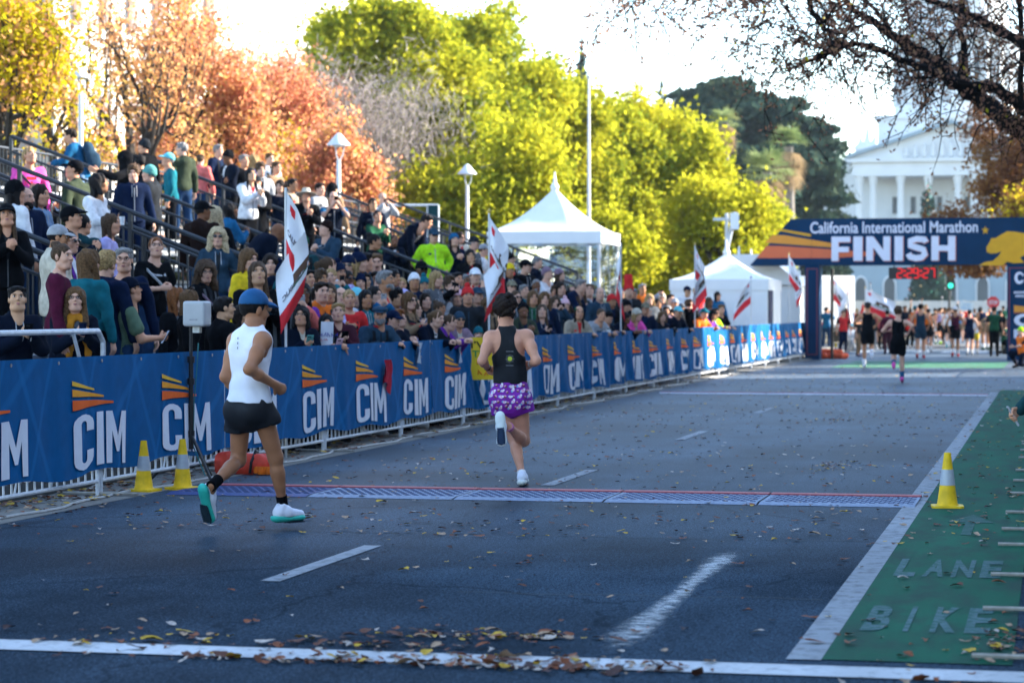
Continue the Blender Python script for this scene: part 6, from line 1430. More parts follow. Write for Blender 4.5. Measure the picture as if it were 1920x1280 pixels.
for i in range(4):
    for f in range(3): mb = MB(); mb.box((-2.1 + i * 1.4, -1.05, 2.6 + f * 4.4), (.9, .2, 2.6)); wn = mb.build('window', M_TRIM, tb); mb = MB(); mb.box((-2.1 + i * 1.4, -1.12, 2.6 + f * 4.4), (.6, .1, 2.3)); mb.build('pane', M_WIN, wn)
p = ray(752, 92); pb = thing('plaza_pavilion', (p.x, p.y, 0), 'low beige pavilion wall behind the far spectators', 'building', None, TH); mb = MB(); mb.box((0, 1.5, 2.7), (2.6, 3, 5.4)); mb.build('wall', mat('beige_wall', (.45, .36, .29), .9, .08, 3), pb); mb = MB(); mb.box((0, 1.5, 5.5), (3.0, 3.4, .2)); mb.build('roof', M_STONE, pb)
p = ray(812, 64); tp_ = thing('scaffold_screen', (p.x, p.y, 0), 'dark green fabric screen on a pole frame beside the neon jacket', 'screen', None, TH); u = 64 / FPX
mb = MB(); mb.box((0, 0, CAMZ + (HOR - 430) * u), (18 * u, .1, 90 * u)); mb.build('fabric', fab('dteal'), tp_); mb = MB()
for x in (-10, 10): mb.tube([(x * u, 0, 0), (x * u, 0, CAMZ + (HOR - 385) * u)], .03, 6)
mb.tube([(-90 * u, 0, CAMZ + (HOR - 385) * u), (10 * u, 0, CAMZ + (HOR - 385) * u)], .035, 6); mb.build('frame', M_STEEL, tp_, True)
p = ray(670, 57); wf = thing('wooden_fence', (p.x, p.y, 0), 'weathered wooden plank fence beside the green sweater', 'fence', None, TH); u = 57 / FPX
for i in range(9):
    mb = MB(); z1 = CAMZ + (HOR - 428 - random.uniform(-4, 4)) * u; mb.box(((i - 4) * 5.2 * u, random.uniform(-.02, .02), z1 / 2), (4.8 * u, .03, z1)); mb.build('plank', mat('weathered_wood', (.20, .14, .09), .9, .3, 8, .3, 40), wf)

# capitol: portico, pediment, attic and drum, seen end on at the top of the street
D = 330; u = D / FPX; cc = ray(1785, D); M_CAP = mat('capitol_white', (.58, .60, .61), .85, .05, .5, .1, 3); M_CAPD = mat('capitol_grey_shaded', (.24, .31, .36), .9, .05, .5); M_CW = mat('capitol_glass', (.05, .06, .07), .3, .1, 1)  # the grey also carries the arcade's bluish shade in its colour
cp = thing('capitol', (cc.x, cc.y, 0), 'white domed capitol with columned portico closing the street', 'building'); cz = lambda py: CAMZ + (HOR - py) * u; cx = lambda px: (px - 1785) * u
mb = MB(); mb.box((0, 14, cz(300) / 2), (cx(2200) * 2, 22, cz(300))); mb.build('wing', M_CAP, cp)
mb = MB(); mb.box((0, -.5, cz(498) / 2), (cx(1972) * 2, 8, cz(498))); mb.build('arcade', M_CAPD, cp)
for px in (1620, 1673, 1727, 1785, 1843, 1897, 1950):
    xx_, zz_ = cx(px), cz(535); mb = MB(); pts = [(xx_ - .95, .2), (xx_ + .95, .2)] + arc(xx_, zz_, .95, 1.3, 0, 180, 8); mb.prism(pts, -4.7, -4.3); o = mb.build('arch_surround', M_CAP, cp); mb = MB(); pts = [(xx_ - .7, .2), (xx_ + .7, .2)] + arc(xx_, zz_, .7, 1.05, 0, 180, 8); mb.prism(pts, -4.9, -4.72); mb.build('doorway', M_CW, o)
mb = MB(); mb.box((0, 2.6, (cz(332) + cz(498)) / 2), (cx(1975) * 2 - 1, 1., cz(332) - cz(498) - .02)); mb.build('porch_wall', M_CAP, cp)
for px in (1677, 1711, 1760, 1812, 1860, 1893):
    for py in (383, 455): mb = MB(); mb.box((cx(px), 2.05, cz(py)), (.95, .14, 2.6)); o = mb.build('window', M_CAP, cp); mb = MB(); mb.box((cx(px), 1.95, cz(py)), (.7, .1, 2.3)); mb.build('pane', M_CW, o)
cm = MB(); hh = cz(332) - cz(498) - .02; cm.lathe([(.62, 0), (.62, .35), (.50, .45), (.50, hh * .4), (.43, hh - 1.1), (.50, hh - .95), (.66, hh - .25), (.70, hh)], 16); cm = cm.mesh('column', M_CAP, True)
for px in (1616, 1641, 1692, 1743, 1797, 1827, 1878, 1929, 1954): link('column', cm, cp, (cx(px), -3.4, cz(498) + .01))
mb = MB(); mb.box((0, -.6, (cz(332) + cz(306)) / 2), (cx(1967) * 2, 7.2, cz(306) - cz(332))); mb.build('entablature', M_CAP, cp)
mb = MB(); mb.box((0, -.7, cz(303)), (cx(1982) * 2, 8, .45)); mb.build('cornice', M_CAP, cp)
mb = MB(); mb.prism([(cx(1588), cz(300)), (cx(1982), cz(300)), (0, cz(236))], -3.6, 5); mb.build('pediment', M_CAP, cp)
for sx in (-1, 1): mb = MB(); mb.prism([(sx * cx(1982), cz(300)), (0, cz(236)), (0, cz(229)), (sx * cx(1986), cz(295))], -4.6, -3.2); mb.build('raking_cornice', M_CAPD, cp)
g = np.random.default_rng(3)
for i in range(11):
    x = -6 + i * 1.2; f = 1 - abs(x) / 8; s_ = SDF((-.5, -.5, 0), (.5, .5, 3.2), .16); hq = 1.0 + 1.8 * f; s_.cone((0, 0, .2), (0, 0, hq * .6), .35, .28, .1); s_.ell((0, 0, hq * .82), (.2, .2, .25), .1); s_.cone((0, 0, hq * .6), (g.uniform(-.5, .5), -.1, hq * .7), .13, .1, .1); V, F = s_.mesh(); link('pediment_figure', raw_mesh('pediment_figure', V, F, [M_CAP]), cp, (x, -3.75, cz(297)))
for px in (1625, 1945):
    s_ = SDF((-1.6, -1, 0), (1.6, 1, 4.5), .2); s_.cone((-1.1, 0, .6), (1.0, 0, .7), .55, .6, .3); s_.cone((.1, 0, .8), (.2, 0, 2.4), .5, .35, .3); s_.ell((.2, 0, 3.0), (.3, .3, .36), .2); s_.cone((.9, 0, .8), (1.2, 0, 2.0), .4, .25, .3); s_.cone((-.9, 0, .7), (-.7, 0, 1.9), .35, .25, .3); V, F = s_.mesh(); link('statue_group', raw_mesh('statue_group', V, F, [M_CAP]), cp, (cx(px), -1, cz(285)))
    mb = MB(); mb.box((cx(px), -1, (cz(300) + cz(284)) / 2), (3.4, 2.6, cz(284) - cz(300))); mb.build('plinth', M_CAP, cp)
mb = MB(); mb.box((0, 14, (cz(300) + cz(215)) / 2), (cx(1928) * 2, 20, cz(215) - cz(300))); mb.build('attic', M_CAP, cp)
mb = MB(); mb.box((0, 14, cz(214)), (cx(1934) * 2, 21, .5)); mb.build('attic_cornice', M_CAP, cp)
mb = MB(); rd = cx(1905); mb.lathe([(rd, cz(213)), (rd, cz(185)), (rd * .86, cz(185)), (rd * .86, cz(60)), (rd * 1.04, cz(60)), (rd * 1.04, cz(48)), (rd * .8, cz(44)), (rd * .8, cz(-20)), (rd * .84, cz(-22)), (rd * .76, cz(-60)), (rd * .55, cz(-110)), (rd * .25, cz(-145)), (rd * .12, cz(-160))], 40, (0, 14, 0)); mb.build('drum_and_dome', M_CAP, cp, True)
cm = MB(); cm.lathe([(.5, 0), (.4, cz(62) - cz(184) - .6), (.55, cz(62) - cz(184))], 10); cm = cm.mesh('drum_column', M_CAP, True)
for k in range(24):
    a = k * math.pi / 12; link('drum_column', cm, cp, (rd * .97 * math.cos(a), 14 + rd * .97 * math.sin(a), cz(184))); mb = MB(); a += math.pi / 24
    mb.box((0, 0, 0), (.2, 1.0, 4.5)); o = mb.build('drum_window', M_CW, cp); o.location = (rd * .865 * math.cos(a), 14 + rd * .865 * math.sin(a), cz(120)); o.rotation_euler = (0, 0, a)
# christmas tree with lights
D = 250; u = D / FPX; p = ray(1740, D); xt_ = thing('christmas_tree', (p.x, p.y, 0), 'tall christmas tree with coloured lights before the capitol', 'tree'); h = CAMZ + (HOR - 335) * u; g = np.random.default_rng(8); rb = 42 * u
mb = MB(); mb.tube([(0, 0, 0), (0, 0, h)], [.25, .05], 8, False); mb.build('trunk', M_BARK, xt_, fix=False); cl = []
for i in range(260): f = g.random() ** .6; f = 1 - f; a = g.uniform(0, 6.283); r_ = rb * (1 - f) * g.uniform(.5, 1); cl.append((r_ * math.cos(a), r_ * math.sin(a), .6 + f * (h - .8), .35 + .5 * (1 - f)))
link('crown', crown_mesh('crown', cl, 9000, .42, leafmat('leaf_fir', [(.015, .035, .03), (.03, .06, .04), (.05, .09, .06)], .5, .1), 8, .3), xt_)
V0, F0 = ico((0, 0, 0), (.06, .06, .06), 6, 4); LM = [raw_mesh('light_bulb', V0, F0, [mat('bulb_' + k, c, .3, 0, emit=c + (.2,))]) for k, c in (('warm', (1., .75, .35)), ('red', (.9, .25, .2)), ('white', (1., .9, .85)), ('green', (.2, .8, .5)))]
for i in range(120): f = i / 120; a = i * 2.4; r_ = rb * (1 - f) * 1.03 + .1; link('light_bulb', LM[i % 4], xt_, (r_ * math.cos(a), r_ * math.sin(a), .8 + f * (h - 1.2)))
# things beyond the arch: canvas fence, truck, signal, signs
p = ray(1705, 150); u = 150 / FPX; cf = thing('canvas_fence', (p.x, p.y, 0), 'long pale canvas fence across the street beyond the finish', 'fence', None, TH)
for i in range(9): mb = MB(); mb.box(((i - 4) * 1.35, 0, 1.1), (1.32, .04, 2.1)); mb.build('panel', mat('canvas_pale', (.50, .48, .44), .9, .08, 2), cf)
for i in range(10): mb = MB(); mb.tube([((i - 4.5) * 1.35, .05, 0), ((i - 4.5) * 1.35, .05, 2.2)], .03, 6); mb.build('post', M_GALV, cf)
p = ray(1568, 118); u = 118 / FPX; tk = thing('box_truck', (p.x, p.y, 0), 'white box truck parked behind the left arch pillar', 'truck', None, TH + .5)
mb = MB(); mb.box((0, 2.6, 2.0), (2.2, 5.2, 2.5)); mb.build('cargo_box', M_TENT, tk); mb = MB(); mb.box((0, 6.1, 1.5), (2.0, 1.7, 1.9)); mb.build('cab', M_TENT, tk); mb = MB(); mb.box((0, -.03, 1.95), (1.9, .04, 2.2)); mb.build('rear_door', mat('truck_door', (.52, .53, .55), .5, .05, 4), tk); mb = MB(); mb.box((0, 3, .62), (2.0, 6.6, .22)); mb.build('chassis', M_BLK, tk)
for x in (-.9, .9):
    for y in (1.3, 6.0): mb = MB(); mb.tube([(x - .12, y, .42), (x + .12, y, .42)], .42, 16); mb.build('wheel', M_BLK, tk, True)
    mb = MB(); mb.box((x, -.06, .85), (.14, .05, .2)); mb.build('tail_light', mat('tail_red', (.4, .02, .02), .4, 0), tk)
p = ray(1781, 128); ts = thing('traffic_signal', (p.x, p.y, 0), 'black traffic signal showing green beyond the arch', 'traffic light', None, TH); u = 128 / FPX; zc = CAMZ + (HOR - 522) * u
mb = MB(); mb.box((0, 0, zc), (.42, .3, 1.25)); mb.build('housing', M_BLK, ts); mb = MB(); mb.tube([(.0, .2, 0), (0, .2, zc + .7)], .07, 8); mb.build('pole', M_BLK, ts)
for i, (c, e) in enumerate((((.06, .01, .01), 0), ((.06, .04, .01), 0), ((.02, .5, .3), .35))): mb = MB(); mb.tube([(0, -.16, zc + .38 - .38 * i), (0, -.19, zc + .38 - .38 * i)], .14, 14); mb.build('signal_lens', mat('signal_%d' % i, c, .3, 0, emit=((.05, 1., .62, e) if e else None)), ts)
p = ray(1862, 112); st = thing('stop_sign', (p.x, p.y, 0), 'red octagonal stop sign held up near the right arch pillar', 'sign', None, TH); u = 112 / FPX; zc = CAMZ + (HOR - 567) * u
mb = MB(); mb.prism([(.3 * math.cos(R(22.5 + 45 * i)), zc + .3 * math.sin(R(22.5 + 45 * i))) for i in range(8)], -.02, .0); mb.build('plate', mat('stop_red', (.55, .04, .05), .5, 0), st); flat_text('STOP', -.2, .2, zc - .09, zc + .09, -.03, M_AW, .03, st, 'lettering', False); mb = MB(); mb.tube([(0, .03, 0), (0, .03, zc)], .025, 8); mb.build('post', M_GALV, st)
p = ray(1812, 108, 574); paper(p, 1.0 * .62, .40, (.62, .70, .74), 'white poster with blue letters held above the finishers', TH, .12, (('~', -.15, .15, .02, .13, (.05, .4, .75)), ('~', -.24, .24, -.15, -.02, (.05, .4, .75))), .01)
# orange sandbags at the arch foot
M_SB = mat('sandbag_orange', (.62, .09, .03), .8, .2, 10, .3, 40)
for k in range(7):
    p = ray(1538 + k * 7 - (k % 3) * 3, 77.5 + (k % 2) * .5); s_ = SDF((-.3, -.2, 0), (.3, .2, .25), .03); s_.cone((-.15, 0, .09), (.15, 0, .09), .10, .10, .02); s_.wrinkle(.012, 18, k); V, F = s_.mesh(); o = link('sandbag', raw_mesh('sandbag', V, F, [M_SB])); o.location = (p.x, p.y, (k % 2) * .12); o.rotation_euler = (0, 0, k * .7)
    tag(o, 'orange sandbag piled at the foot of the left arch pillar', 'sandbag', 'orange sandbags at the arch foot')
mb = MB(); p = ray(1560, 77.2); mb.tube([(p.x, p.y, 0), (p.x, p.y, 2.9)], .05, 8); tag(mb.build('banner_post', M_BLK), 'slim dark post beside the far yellow cone', 'post')
# ------------------------------------------------------------------ the two near runners
class Hero:
    def __init__(s, px, d0, label):
        p = ray(px, d0); s.px, s.d0 = px, d0
        s.root = thing('person', (p.x, p.y, 0), label, 'person', 'runners on the road', TH)
    def __call__(s, px, py, dd=0.):
        d = s.d0 + dd; return Vector(((px - s.px) / FPX * d, dd, CAMZ + (HOR - py) / FPX * d))
def shoe(H, heel, toe, upv, mu, ms, mo, L=.285):
    y = (toe - heel).normalized(); z = Vector(upv); z = (z - y * z.dot(y)).normalized(); x = y.cross(z); M = Matrix((x, y, z)).transposed().to_4x4(); M.translation = heel
    S = SDF((-.06, -.03, -.01), (.06, .30, .13), .0075)
    S.cone((0, .035, .045), (0, .10, .055), .040, .043, .02, (0, 0, 1), .85); S.cone((0, .10, .045), (0, .245, .032), .044, .034, .03); S.cone((0, .03, .06), (0, .055, .098), .036, .034, .02)
    S.plane((0, 0, -1), -.022); S.ell((0, .055, .135), (.028, .04, .03), .005, 's'); S.wrinkle(.0012, 60, 2); V, F = S.mesh()
    o = link('shoe', raw_mesh('shoe', V, F, [mu]), H.root); o.matrix_local = M
    S = SDF((-.07, -.05, -.03), (.07, .32, .06), .0075)
    S.cone((0, .02, .012), (0, .10, .010), .043, .036, .02, (0, 0, 1), 1.55); S.cone((0, .10, .010), (0, .235, .012), .038, .047, .02, (0, 0, 1), 1.75); S.cone((0, .0, .020), (0, .05, .016), .034, .04, .02, (0, 0, 1), 1.4); S.plane((0, 0, 1), .034); V, F = S.mesh()
    q = link('midsole', raw_mesh('midsole', V, F, [ms]), o)
    mb = MB()
    for r in range(9):
        for c in range(5):
            yy = .125 + r * .0165; w_ = .037 * (1 - ((yy - .20) / .12) ** 2 * .55); xx = (c - 2) / 2.2 * w_; mb.box((xx, yy, -.0165 - .002), (.011, .012, .008))
    mb.build('tread', mo, q)
    S = SDF((-.06, .09, -.03), (.06, .3, .02), .0075); S.cone((0, .145, -.004), (0, .235, -.002), .030, .036, .02, (0, 0, 1), 2.4); V, F = S.mesh(); V[:, 2] -= .004; link('outsole', raw_mesh('outsole', V, F, [mo]), q)
    mb = MB()
    for k in range(5): mb.tube([(-.022, .085 + k * .018, .082 - k * .009), (.022, .09 + k * .018, .082 - k * .009)], .0035, 5)
    mb.build('laces', fab('white'), o)
    return o
def hand(S, wr, dr, palm, side, curl=(70, 150), h0=0.):
    z = Vector(dr).normalized(); y = Vector(palm); y = (y - z * y.dot(z)).normalized(); x = y.cross(z) * side
    P = lambda a, b, c: wr + x * a + y * b + z * c
    S.cone(P(0, 0, -.02), P(0, 0, .02), .028, .029, .015, y, 1.25); S.cone(P(0, 0, .015), P(0, 0, .075), .033, .040, .012, y, 1.9)
    for xx, L in ((-.031, .060), (-.0105, .074), (.0105, .079), (.031, .070)):
        a = R(curl[0]); b = R(curl[1]); p0 = (xx, 0, .086); p1 = (xx, math.sin(a) * L * .5, .086 + math.cos(a) * L * .5); p2 = (xx * .9, p1[1] + math.sin(b) * L * .5, p1[2] + math.cos(b) * L * .5)
        S.cone(P(*p0), P(*p1), .0108, .0098, .004); S.cone(P(*p1), P(*p2), .0098, .0085, .004)
    S.cone(P(.028, .008, .02), P(.048, .03, .055), .014, .0115, .008); S.cone(P(.048, .03, .055), P(.026, .048, .082), .0115, .0095, .004)
def muscled_leg(S, hip, kn, an, off=0., shank=True):
    k = .035; S.cone(hip, kn, .079 + off, .052 + off, k); m = hip.lerp(kn, .45); S.cone(m + Vector((0, .02, 0)), hip.lerp(kn, .75) + Vector((0, .015, 0)), .058 + off, .05 + off, .03)
    if shank:
        S.cone(kn, kn.lerp(an, .35), .047 + off, .047 + off, k); S.cone(kn.lerp(an, .35), an, .045 + off, .030 + off, .02); c = kn.lerp(an, .28); dr = (an - kn).normalized()
        bk = Vector((0, -1, 0)); bk = bk - dr * bk.dot(dr)
        if bk.length > .2: bk.normalize(); S.cone(c + bk * .016, c + dr * .11 + bk * .012, .042 + off, .034 + off, .03)
def decal(H, name, poly, c, bvh, m, dirv=Vector((0, 1, 0)), pr=.004, parent=None):
    V = []; 
    for a, b in poly:
        o = Vector((c.x + a, c.y - .6, c.z + b)); hit = bvh.ray_cast(o, dirv)
        V.append((hit[0] - dirv * pr) if hit[0] is not None else Vector((c.x + a, c.y, c.z + b)))
    return link(name, raw_mesh(name, V, [tuple(range(len(poly)))], [m], None, False), parent or H.root)
HH = .0088
def legs_of(S, legs, r0, r1, lo, hi):
    """adds the two legs of a pair of shorts, each cut off square at its own hem"""
    for h_, k_, e in legs:
        T = SDF(lo, hi, HH); c = h_.lerp(k_, e); dr = (k_ - h_).normalized(); T.cone(h_, c + dr * .06, r0, r1 + .008, .0); T.plane(tuple(dr), dr.dot(c)); hh = np.maximum(.03 - np.abs(S.F - T.F), 0) / .03; S.F = np.minimum(S.F, T.F) - (hh * hh * .0075).astype(np.float32)
# --- first runner: white singlet, black split shorts, blue cap
A = Hero(478, 16.9, 'runner in white singlet, black shorts and blue cap, seen from behind')
Lsh, Rsh = A(440, 637, .10), A(497, 637, -.10); Lel, Lwr = A(422, 706, .02), A(446, 742, .23); Rel, Rwr = A(475, 692, -.27), A(518, 721, -.07)
Lhip, Rhip = A(450, 757, .05), A(487, 757, -.05); Lkn, Lan = A(443, 862, .13), A(405, 908, -.20); Rkn, Ran = A(513, 856, .10), A(524, 947, .20)
pel, wai, che, nk, hd = A(468, 763, 0), A(467, 728, 0), A(469, 668, .01), A(475, 612, .01), A(476, 582, .05)
fwd = Vector((.55, .835, 0)); side = Vector((.835, -.55, 0))                      # he runs away to the right
def torsoA(S, off=0.):
    n = tuple(fwd)
    S.cone(pel, wai,   .132 + off, .116 + off, .04, n, 1.22); S.cone(wai, che, .116 + off, .140 + off, .05, n, 1.3)
    S.cone(A(451, 640, .06), A(489, 640, -.06), .070 + off, .070 + off, .06); S.cone(che, nk + Vector((0, 0, -.02)), .10 + off, .060 + off, .05)
    for sx in (-1, 1): S.cone(che + side * .075 * sx - fwd * .055 + Vector((0, 0, .05)), che + side * .06 * sx - fwd * .05 + Vector((0, 0, -.08)), .05 + off, .04 + off, .04)
    for sx in (-1, 1): S.ell(pel + side * .065 * sx - fwd * .05 + Vector((0, 0, -.02)), (.085 + off, .085 + off, .09 + off), .04)
S = SDF((-.36, -.42, .0), (.36, .46, 1.72), HH); torsoA(S)
S.cone(nk + Vector((0, 0, -.03)), hd + Vector((-.01, -.02, -.05)), .062, .056, .03)
HMA = Matrix((side * .90 + fwd * .43, (fwd * .90 - side * -.0).normalized(), Vector((0, 0, 1)))).transposed(); yaw_h = math.atan2(-.80, .60); HMA = Matrix.Rotation(yaw_h, 3, 'Z') @ Matrix.Rotation(R(-6), 3, 'X')
head_sdf(S, hd, False, HMA)
for a, b, c in ((Lsh, Lel, Lwr), (Rsh, Rel, Rwr)):
    S.cone(a, b, .050, .038, .04); S.ell(a.lerp(b, .05), (.062, .062, .06), .03); m = a.lerp(b, .5); S.ell(m, (.046, .046, .065), .03); S.cone(b, b.lerp(c, .35), .038, .040, .025); S.cone(b.lerp(c, .35), c, .039, .027, .02)
hand(S, Lwr, Lwr - Lel, side, -1); hand(S, Rwr, Rwr - Rel, -side + Vector((0, .3, 0)), 1)
muscled_leg(S, Lhip, Lkn, Lan); muscled_leg(S, Rhip, Rkn, Ran)
hA, hB = A(384, 917, -.23), A(394, 972, -.12); rA, rB = A(513, 976, .10), A(556, 972, .30)
S.cone(Lan, hA.lerp(hB, .3) + Vector((.02, .05, 0)), .035, .032, .02); S.cone(Ran, rA.lerp(rB, .3) + Vector((0, 0, .05)), .035, .032, .02)
V, F = S.mesh(); skA = mat('skin_runner_one', (.36, .155, .078), .5, .12, 9, .08, 200, spec=.25); link('body', raw_mesh('body', V, F, [skA]), A.root)
S = SDF((-.30, -.34, .75), (.30, .34, 1.55), HH); torsoA(S, .017); S.cone(wai, pel + Vector((0, 0, .0)), .152, .180, .03, tuple(fwd), 1.12)
for p, r in ((Rsh + Vector((.045, -.06, -.035)), (.085, .12, .155)), (Lsh + Vector((-.055, .05, -.03)), (.07, .13, .15))): S.ell(p, r, .012, 's')
S.ell(nk + Vector((.015, -.02, .055)), (.075, .085, .055), .01, 's'); S.plane((0, 0, -1), -(pel.z + .035)); S.plane((0, 0, 1), nk.z + .02); S.wrinkle(.0055, 24, 11, 5, (1, 1, .5)); S.wrinkle(.0018, 70, 12, 4, (1, 1, .5))
V, F = S.mesh(); wm = mat('singlet_white', (.74, .74, .80), .8, .04, 14, .12, 260); me = raw_mesh('singlet', V, F, [wm]); si = link('singlet', me, A.root)
bvh = BVHTree.FromPolygons([Vector(v) for v in V], [tuple(f) for f in F])
for k in range(3): decal(A, 'back_mark', [(-.002, -.007), (.002, -.007), (.003, .004), (0, .010), (-.003, .004)], A(448, 634 + 9 * k), bvh, fab('charcoal'), parent=si)
S = SDF((-.32, -.36, .45), (.34, .36, 1.1), HH); n = tuple(fwd); S.cone(pel + Vector((0, 0, -.03)), wai + Vector((0, 0, -.015)), .148, .134, .03, n, 1.15)
for sx in (-1, 1): S.ell(pel + side * .065 * sx - fwd * .05 + Vector((0, 0, -.02)), (.104, .104, .112), .04)
legs_of(S, ((Lhip, Lkn, .46), (Rhip, Rkn, .35)), .092, .100, (-.32, -.36, .45), (.34, .36, 1.1))
S.cone(A(500, 775, -.02), A(510, 784, -.02), .045, .045, .05); S.plane((0, 0, 1), wai.z + .012); S.wrinkle(.006, 32, 21, 5, (1, 1, .35))
V, F = S.mesh(); link('shorts', raw_mesh('shorts', V, F, [mat('shorts_black', (.008, .009, .013), .7, .2, 14, .2, 160)]), A.root)
for kn, an in ((Lkn, Lan), (Rkn, Ran)):
    mb = MB(); mb.tube([kn.lerp(an, .80), kn.lerp(an, .9), an, an + (an - kn).normalized() * .03], [.041, .040, .040, .04], 14); mb.build('sock', fab('black'), A.root, True)
M_TEAL = mat('sole_mint', (.03, .45, .36), .5, .08, 10); M_SW = mat('shoe_white', (.70, .72, .80), .6, .06, 20, .1, 150); M_OUT = mat('outsole_dark', (.012, .03, .045), .7, .1, 20)
shoe(A, hA, hB, Vector((.55, .80, .12)), M_SW, M_TEAL, M_OUT); shoe(A, rA, rB, Vector((0, 0, 1)), M_SW, M_TEAL, M_OUT)
HX = Matrix.Translation(hd) @ HMA.to_4x4(); capm = mat('cap_blue', (.008, .085, .22), .75, .12, 16, .2, 140); first = None
for nm, V, F in hat_tpl('cap'):
    o = tpl_obj(nm, 'cap_' + nm, V, F, capm, A.root if first is None else first, (HX @ Matrix.Translation((0, 0, .012))) if first is None else Matrix.Identity(4)); first = first or o
V, F = hair_tpl('slick'); tpl_obj('hair', 'hair_slick', V, F, hairm('black'), A.root, HX)
# --- second runner: black racerback singlet, purple shorts
Bh = Hero(955, 21.4, 'runner in black racerback singlet and purple patterned shorts, right foot kicked up')
B_ = Bh; Lsh, Rsh = B_(920, 631, 0), B_(987, 628, 0); Lel, Lwr = B_(904, 676, -.14), B_(914, 689, .08); Rel, Rwr = B_(1006, 676, -.14), B_(996, 682, .10)
Lhip, Rhip = B_(942, 745, 0), B_(974, 745, 0); Lkn, Lan = B_(964, 822, .08), B_(978, 888, -.10); Rkn, Ran = B_(982, 826, .10), B_(955, 800, -.27)
pel, wai, che, nk, hd = B_(958, 744, 0), B_(957, 706, 0), B_(953, 656, .01), B_(949, 611, .01), B_(948, 583, .02); fwd = Vector((.22, .97, 0)); side = Vector((.97, -.22, 0))
def torsoB(S, off=0.):
    n = tuple(fwd); S.cone(pel, wai, .134 + off, .122 + off, .04, n, 1.25); S.cone(wai, che, .122 + off, .148 + off, .05, n, 1.32)
    S.cone(B_(934, 634), B_(973, 633), .072 + off, .072 + off, .06); S.cone(che, nk + Vector((0, 0, -.03)), .105 + off, .066 + off, .05)
    for sx in (-1, 1): S.cone(che + side * .085 * sx - fwd * .06 + Vector((0, 0, .06)), che + side * .065 * sx - fwd * .055 + Vector((0, 0, -.09)), .052 + off, .04 + off, .03)
    for sx in (-1, 1): S.ell(pel + side * .07 * sx - fwd * .05 + Vector((0, 0, -.03)), (.09 + off, .09 + off, .095 + off), .04)
S = SDF((-.34, -.44, .0), (.34, .42, 1.75), HH); torsoB(S); S.cone(nk + Vector((0, 0, -.03)), hd + Vector((0, -.02, -.05)), .064, .058, .03); HMB = Matrix.Rotation(R(-8), 3, 'Z'); head_sdf(S, hd, False, HMB)
for a, b, c in ((Lsh, Lel, Lwr), (Rsh, Rel, Rwr)):
    S.cone(a, b, .049, .038, .04); S.ell(a.lerp(b, .06), (.064, .064, .062), .03); S.ell(a.lerp(b, .5), (.046, .046, .065), .03); S.cone(b, b.lerp(c, .35), .038, .040, .025); S.cone(b.lerp(c, .35), c, .039, .028, .02)
hand(S, Lwr, Lwr - Lel, side, -1); hand(S, Rwr, Rwr - Rel, -side, 1); muscled_leg(S, Lhip, Lkn, Lan); muscled_leg(S, Rhip, Rkn, Ran)
lA, lB = B_(978, 908, -.16), B_(983, 906, .12); lA.z = max(lA.z, .026); lB.z = .03; rA, rB = B_(937, 777, -.36), B_(940, 822, -.40)
S.cone(Lan, lA.lerp(lB, .25) + Vector((0, 0, .05)), .036, .033, .02); S.cone(Ran, rA.lerp(rB, .3) + Vector((0, .05, 0)), .036, .033, .02)
V, F = S.mesh(); skB = mat('skin_runner_two', (.58, .27, .17), .5, .10, 9, .08, 200, spec=.25); link('body', raw_mesh('body', V, F, [skB]), B_.root)
S = SDF((-.30, -.34, .80), (.30, .34, 1.60), HH); torsoB(S, .011); S.cone(wai, pel + Vector((0, 0, .05)), .145, .152, .03, tuple(fwd), 1.22)
for sx in (-1, 1):
    c = che + side * sx * .178 + Vector((0, 0, .085)); S.ell(c, (.122, .30, .145), .012, 's'); S.cone(c, c + Vector((0, 0, .25)) - side * sx * .012, .10, .10, .01, op='s')
S.ell(nk + Vector((0, .07, .03)), (.07, .09, .05), .01, 's'); S.plane((0, 0, -1), -(B_(957, 719).z)); S.plane((0, 0, 1), nk.z + .005); S.wrinkle(.003, 26, 31, 5, (1, 1, .5))
V, F = S.mesh(); si = link('singlet', raw_mesh('singlet', V, F, [mat('singlet_black', (.005, .006, .009), .8, .2, 14, .12, 220)]), B_.root); bvh = BVHTree.FromPolygons([Vector(v) for v in V], [tuple(f) for f in F])
c = B_(956, 672); decal(B_, 'sun_disc', [(.021 * math.cos(t), .021 * math.sin(t)) for t in np.linspace(0, 6.283, 13)[:-1]], c, bvh, mat('print_yellow_green', (.45, .50, .04), .7, 0), parent=si)
for k in range(16):
    a = k * math.pi / 8; r0, r1 = .026, .040 if k % 2 else .047; ca_, sa_ = math.cos(a), math.sin(a); decal(B_, 'sun_ray', [(r0 * ca_ - .002 * sa_, r0 * sa_ + .002 * ca_), (r0 * ca_ + .002 * sa_, r0 * sa_ - .002 * ca_), (r1 * ca_, r1 * sa_)], c, bvh, fab('lgrey'), parent=si)
for zz_, w_ in ((.062, .066), (-.062, .066)):
    for k in range(9): decal(B_, 'print_letter', [(-w_ / 2 + k * w_ / 9, zz_), (-w_ / 2 + (k + .62) * w_ / 9, zz_), (-w_ / 2 + (k + .62) * w_ / 9, zz_ + .006), (-w_ / 2 + k * w_ / 9, zz_ + .006)], c, bvh, fab('lgrey'), parent=si)
S = SDF((-.32, -.36, .50), (.32, .36, 1.1), HH); S.cone(pel + Vector((0, 0, -.02)), wai + Vector((0, 0, -.02)), .166, .146, .03, tuple(fwd), 1.18)
for sx in (-1, 1): S.ell(pel + side * .07 * sx - fwd * .05 + Vector((0, 0, -.03)), (.104, .104, .115), .04)
legs_of(S, ((Lhip, Lkn, .31), (Rhip, Rkn, .29)), .112, .122, (-.32, -.36, .50), (.32, .36, 1.1))
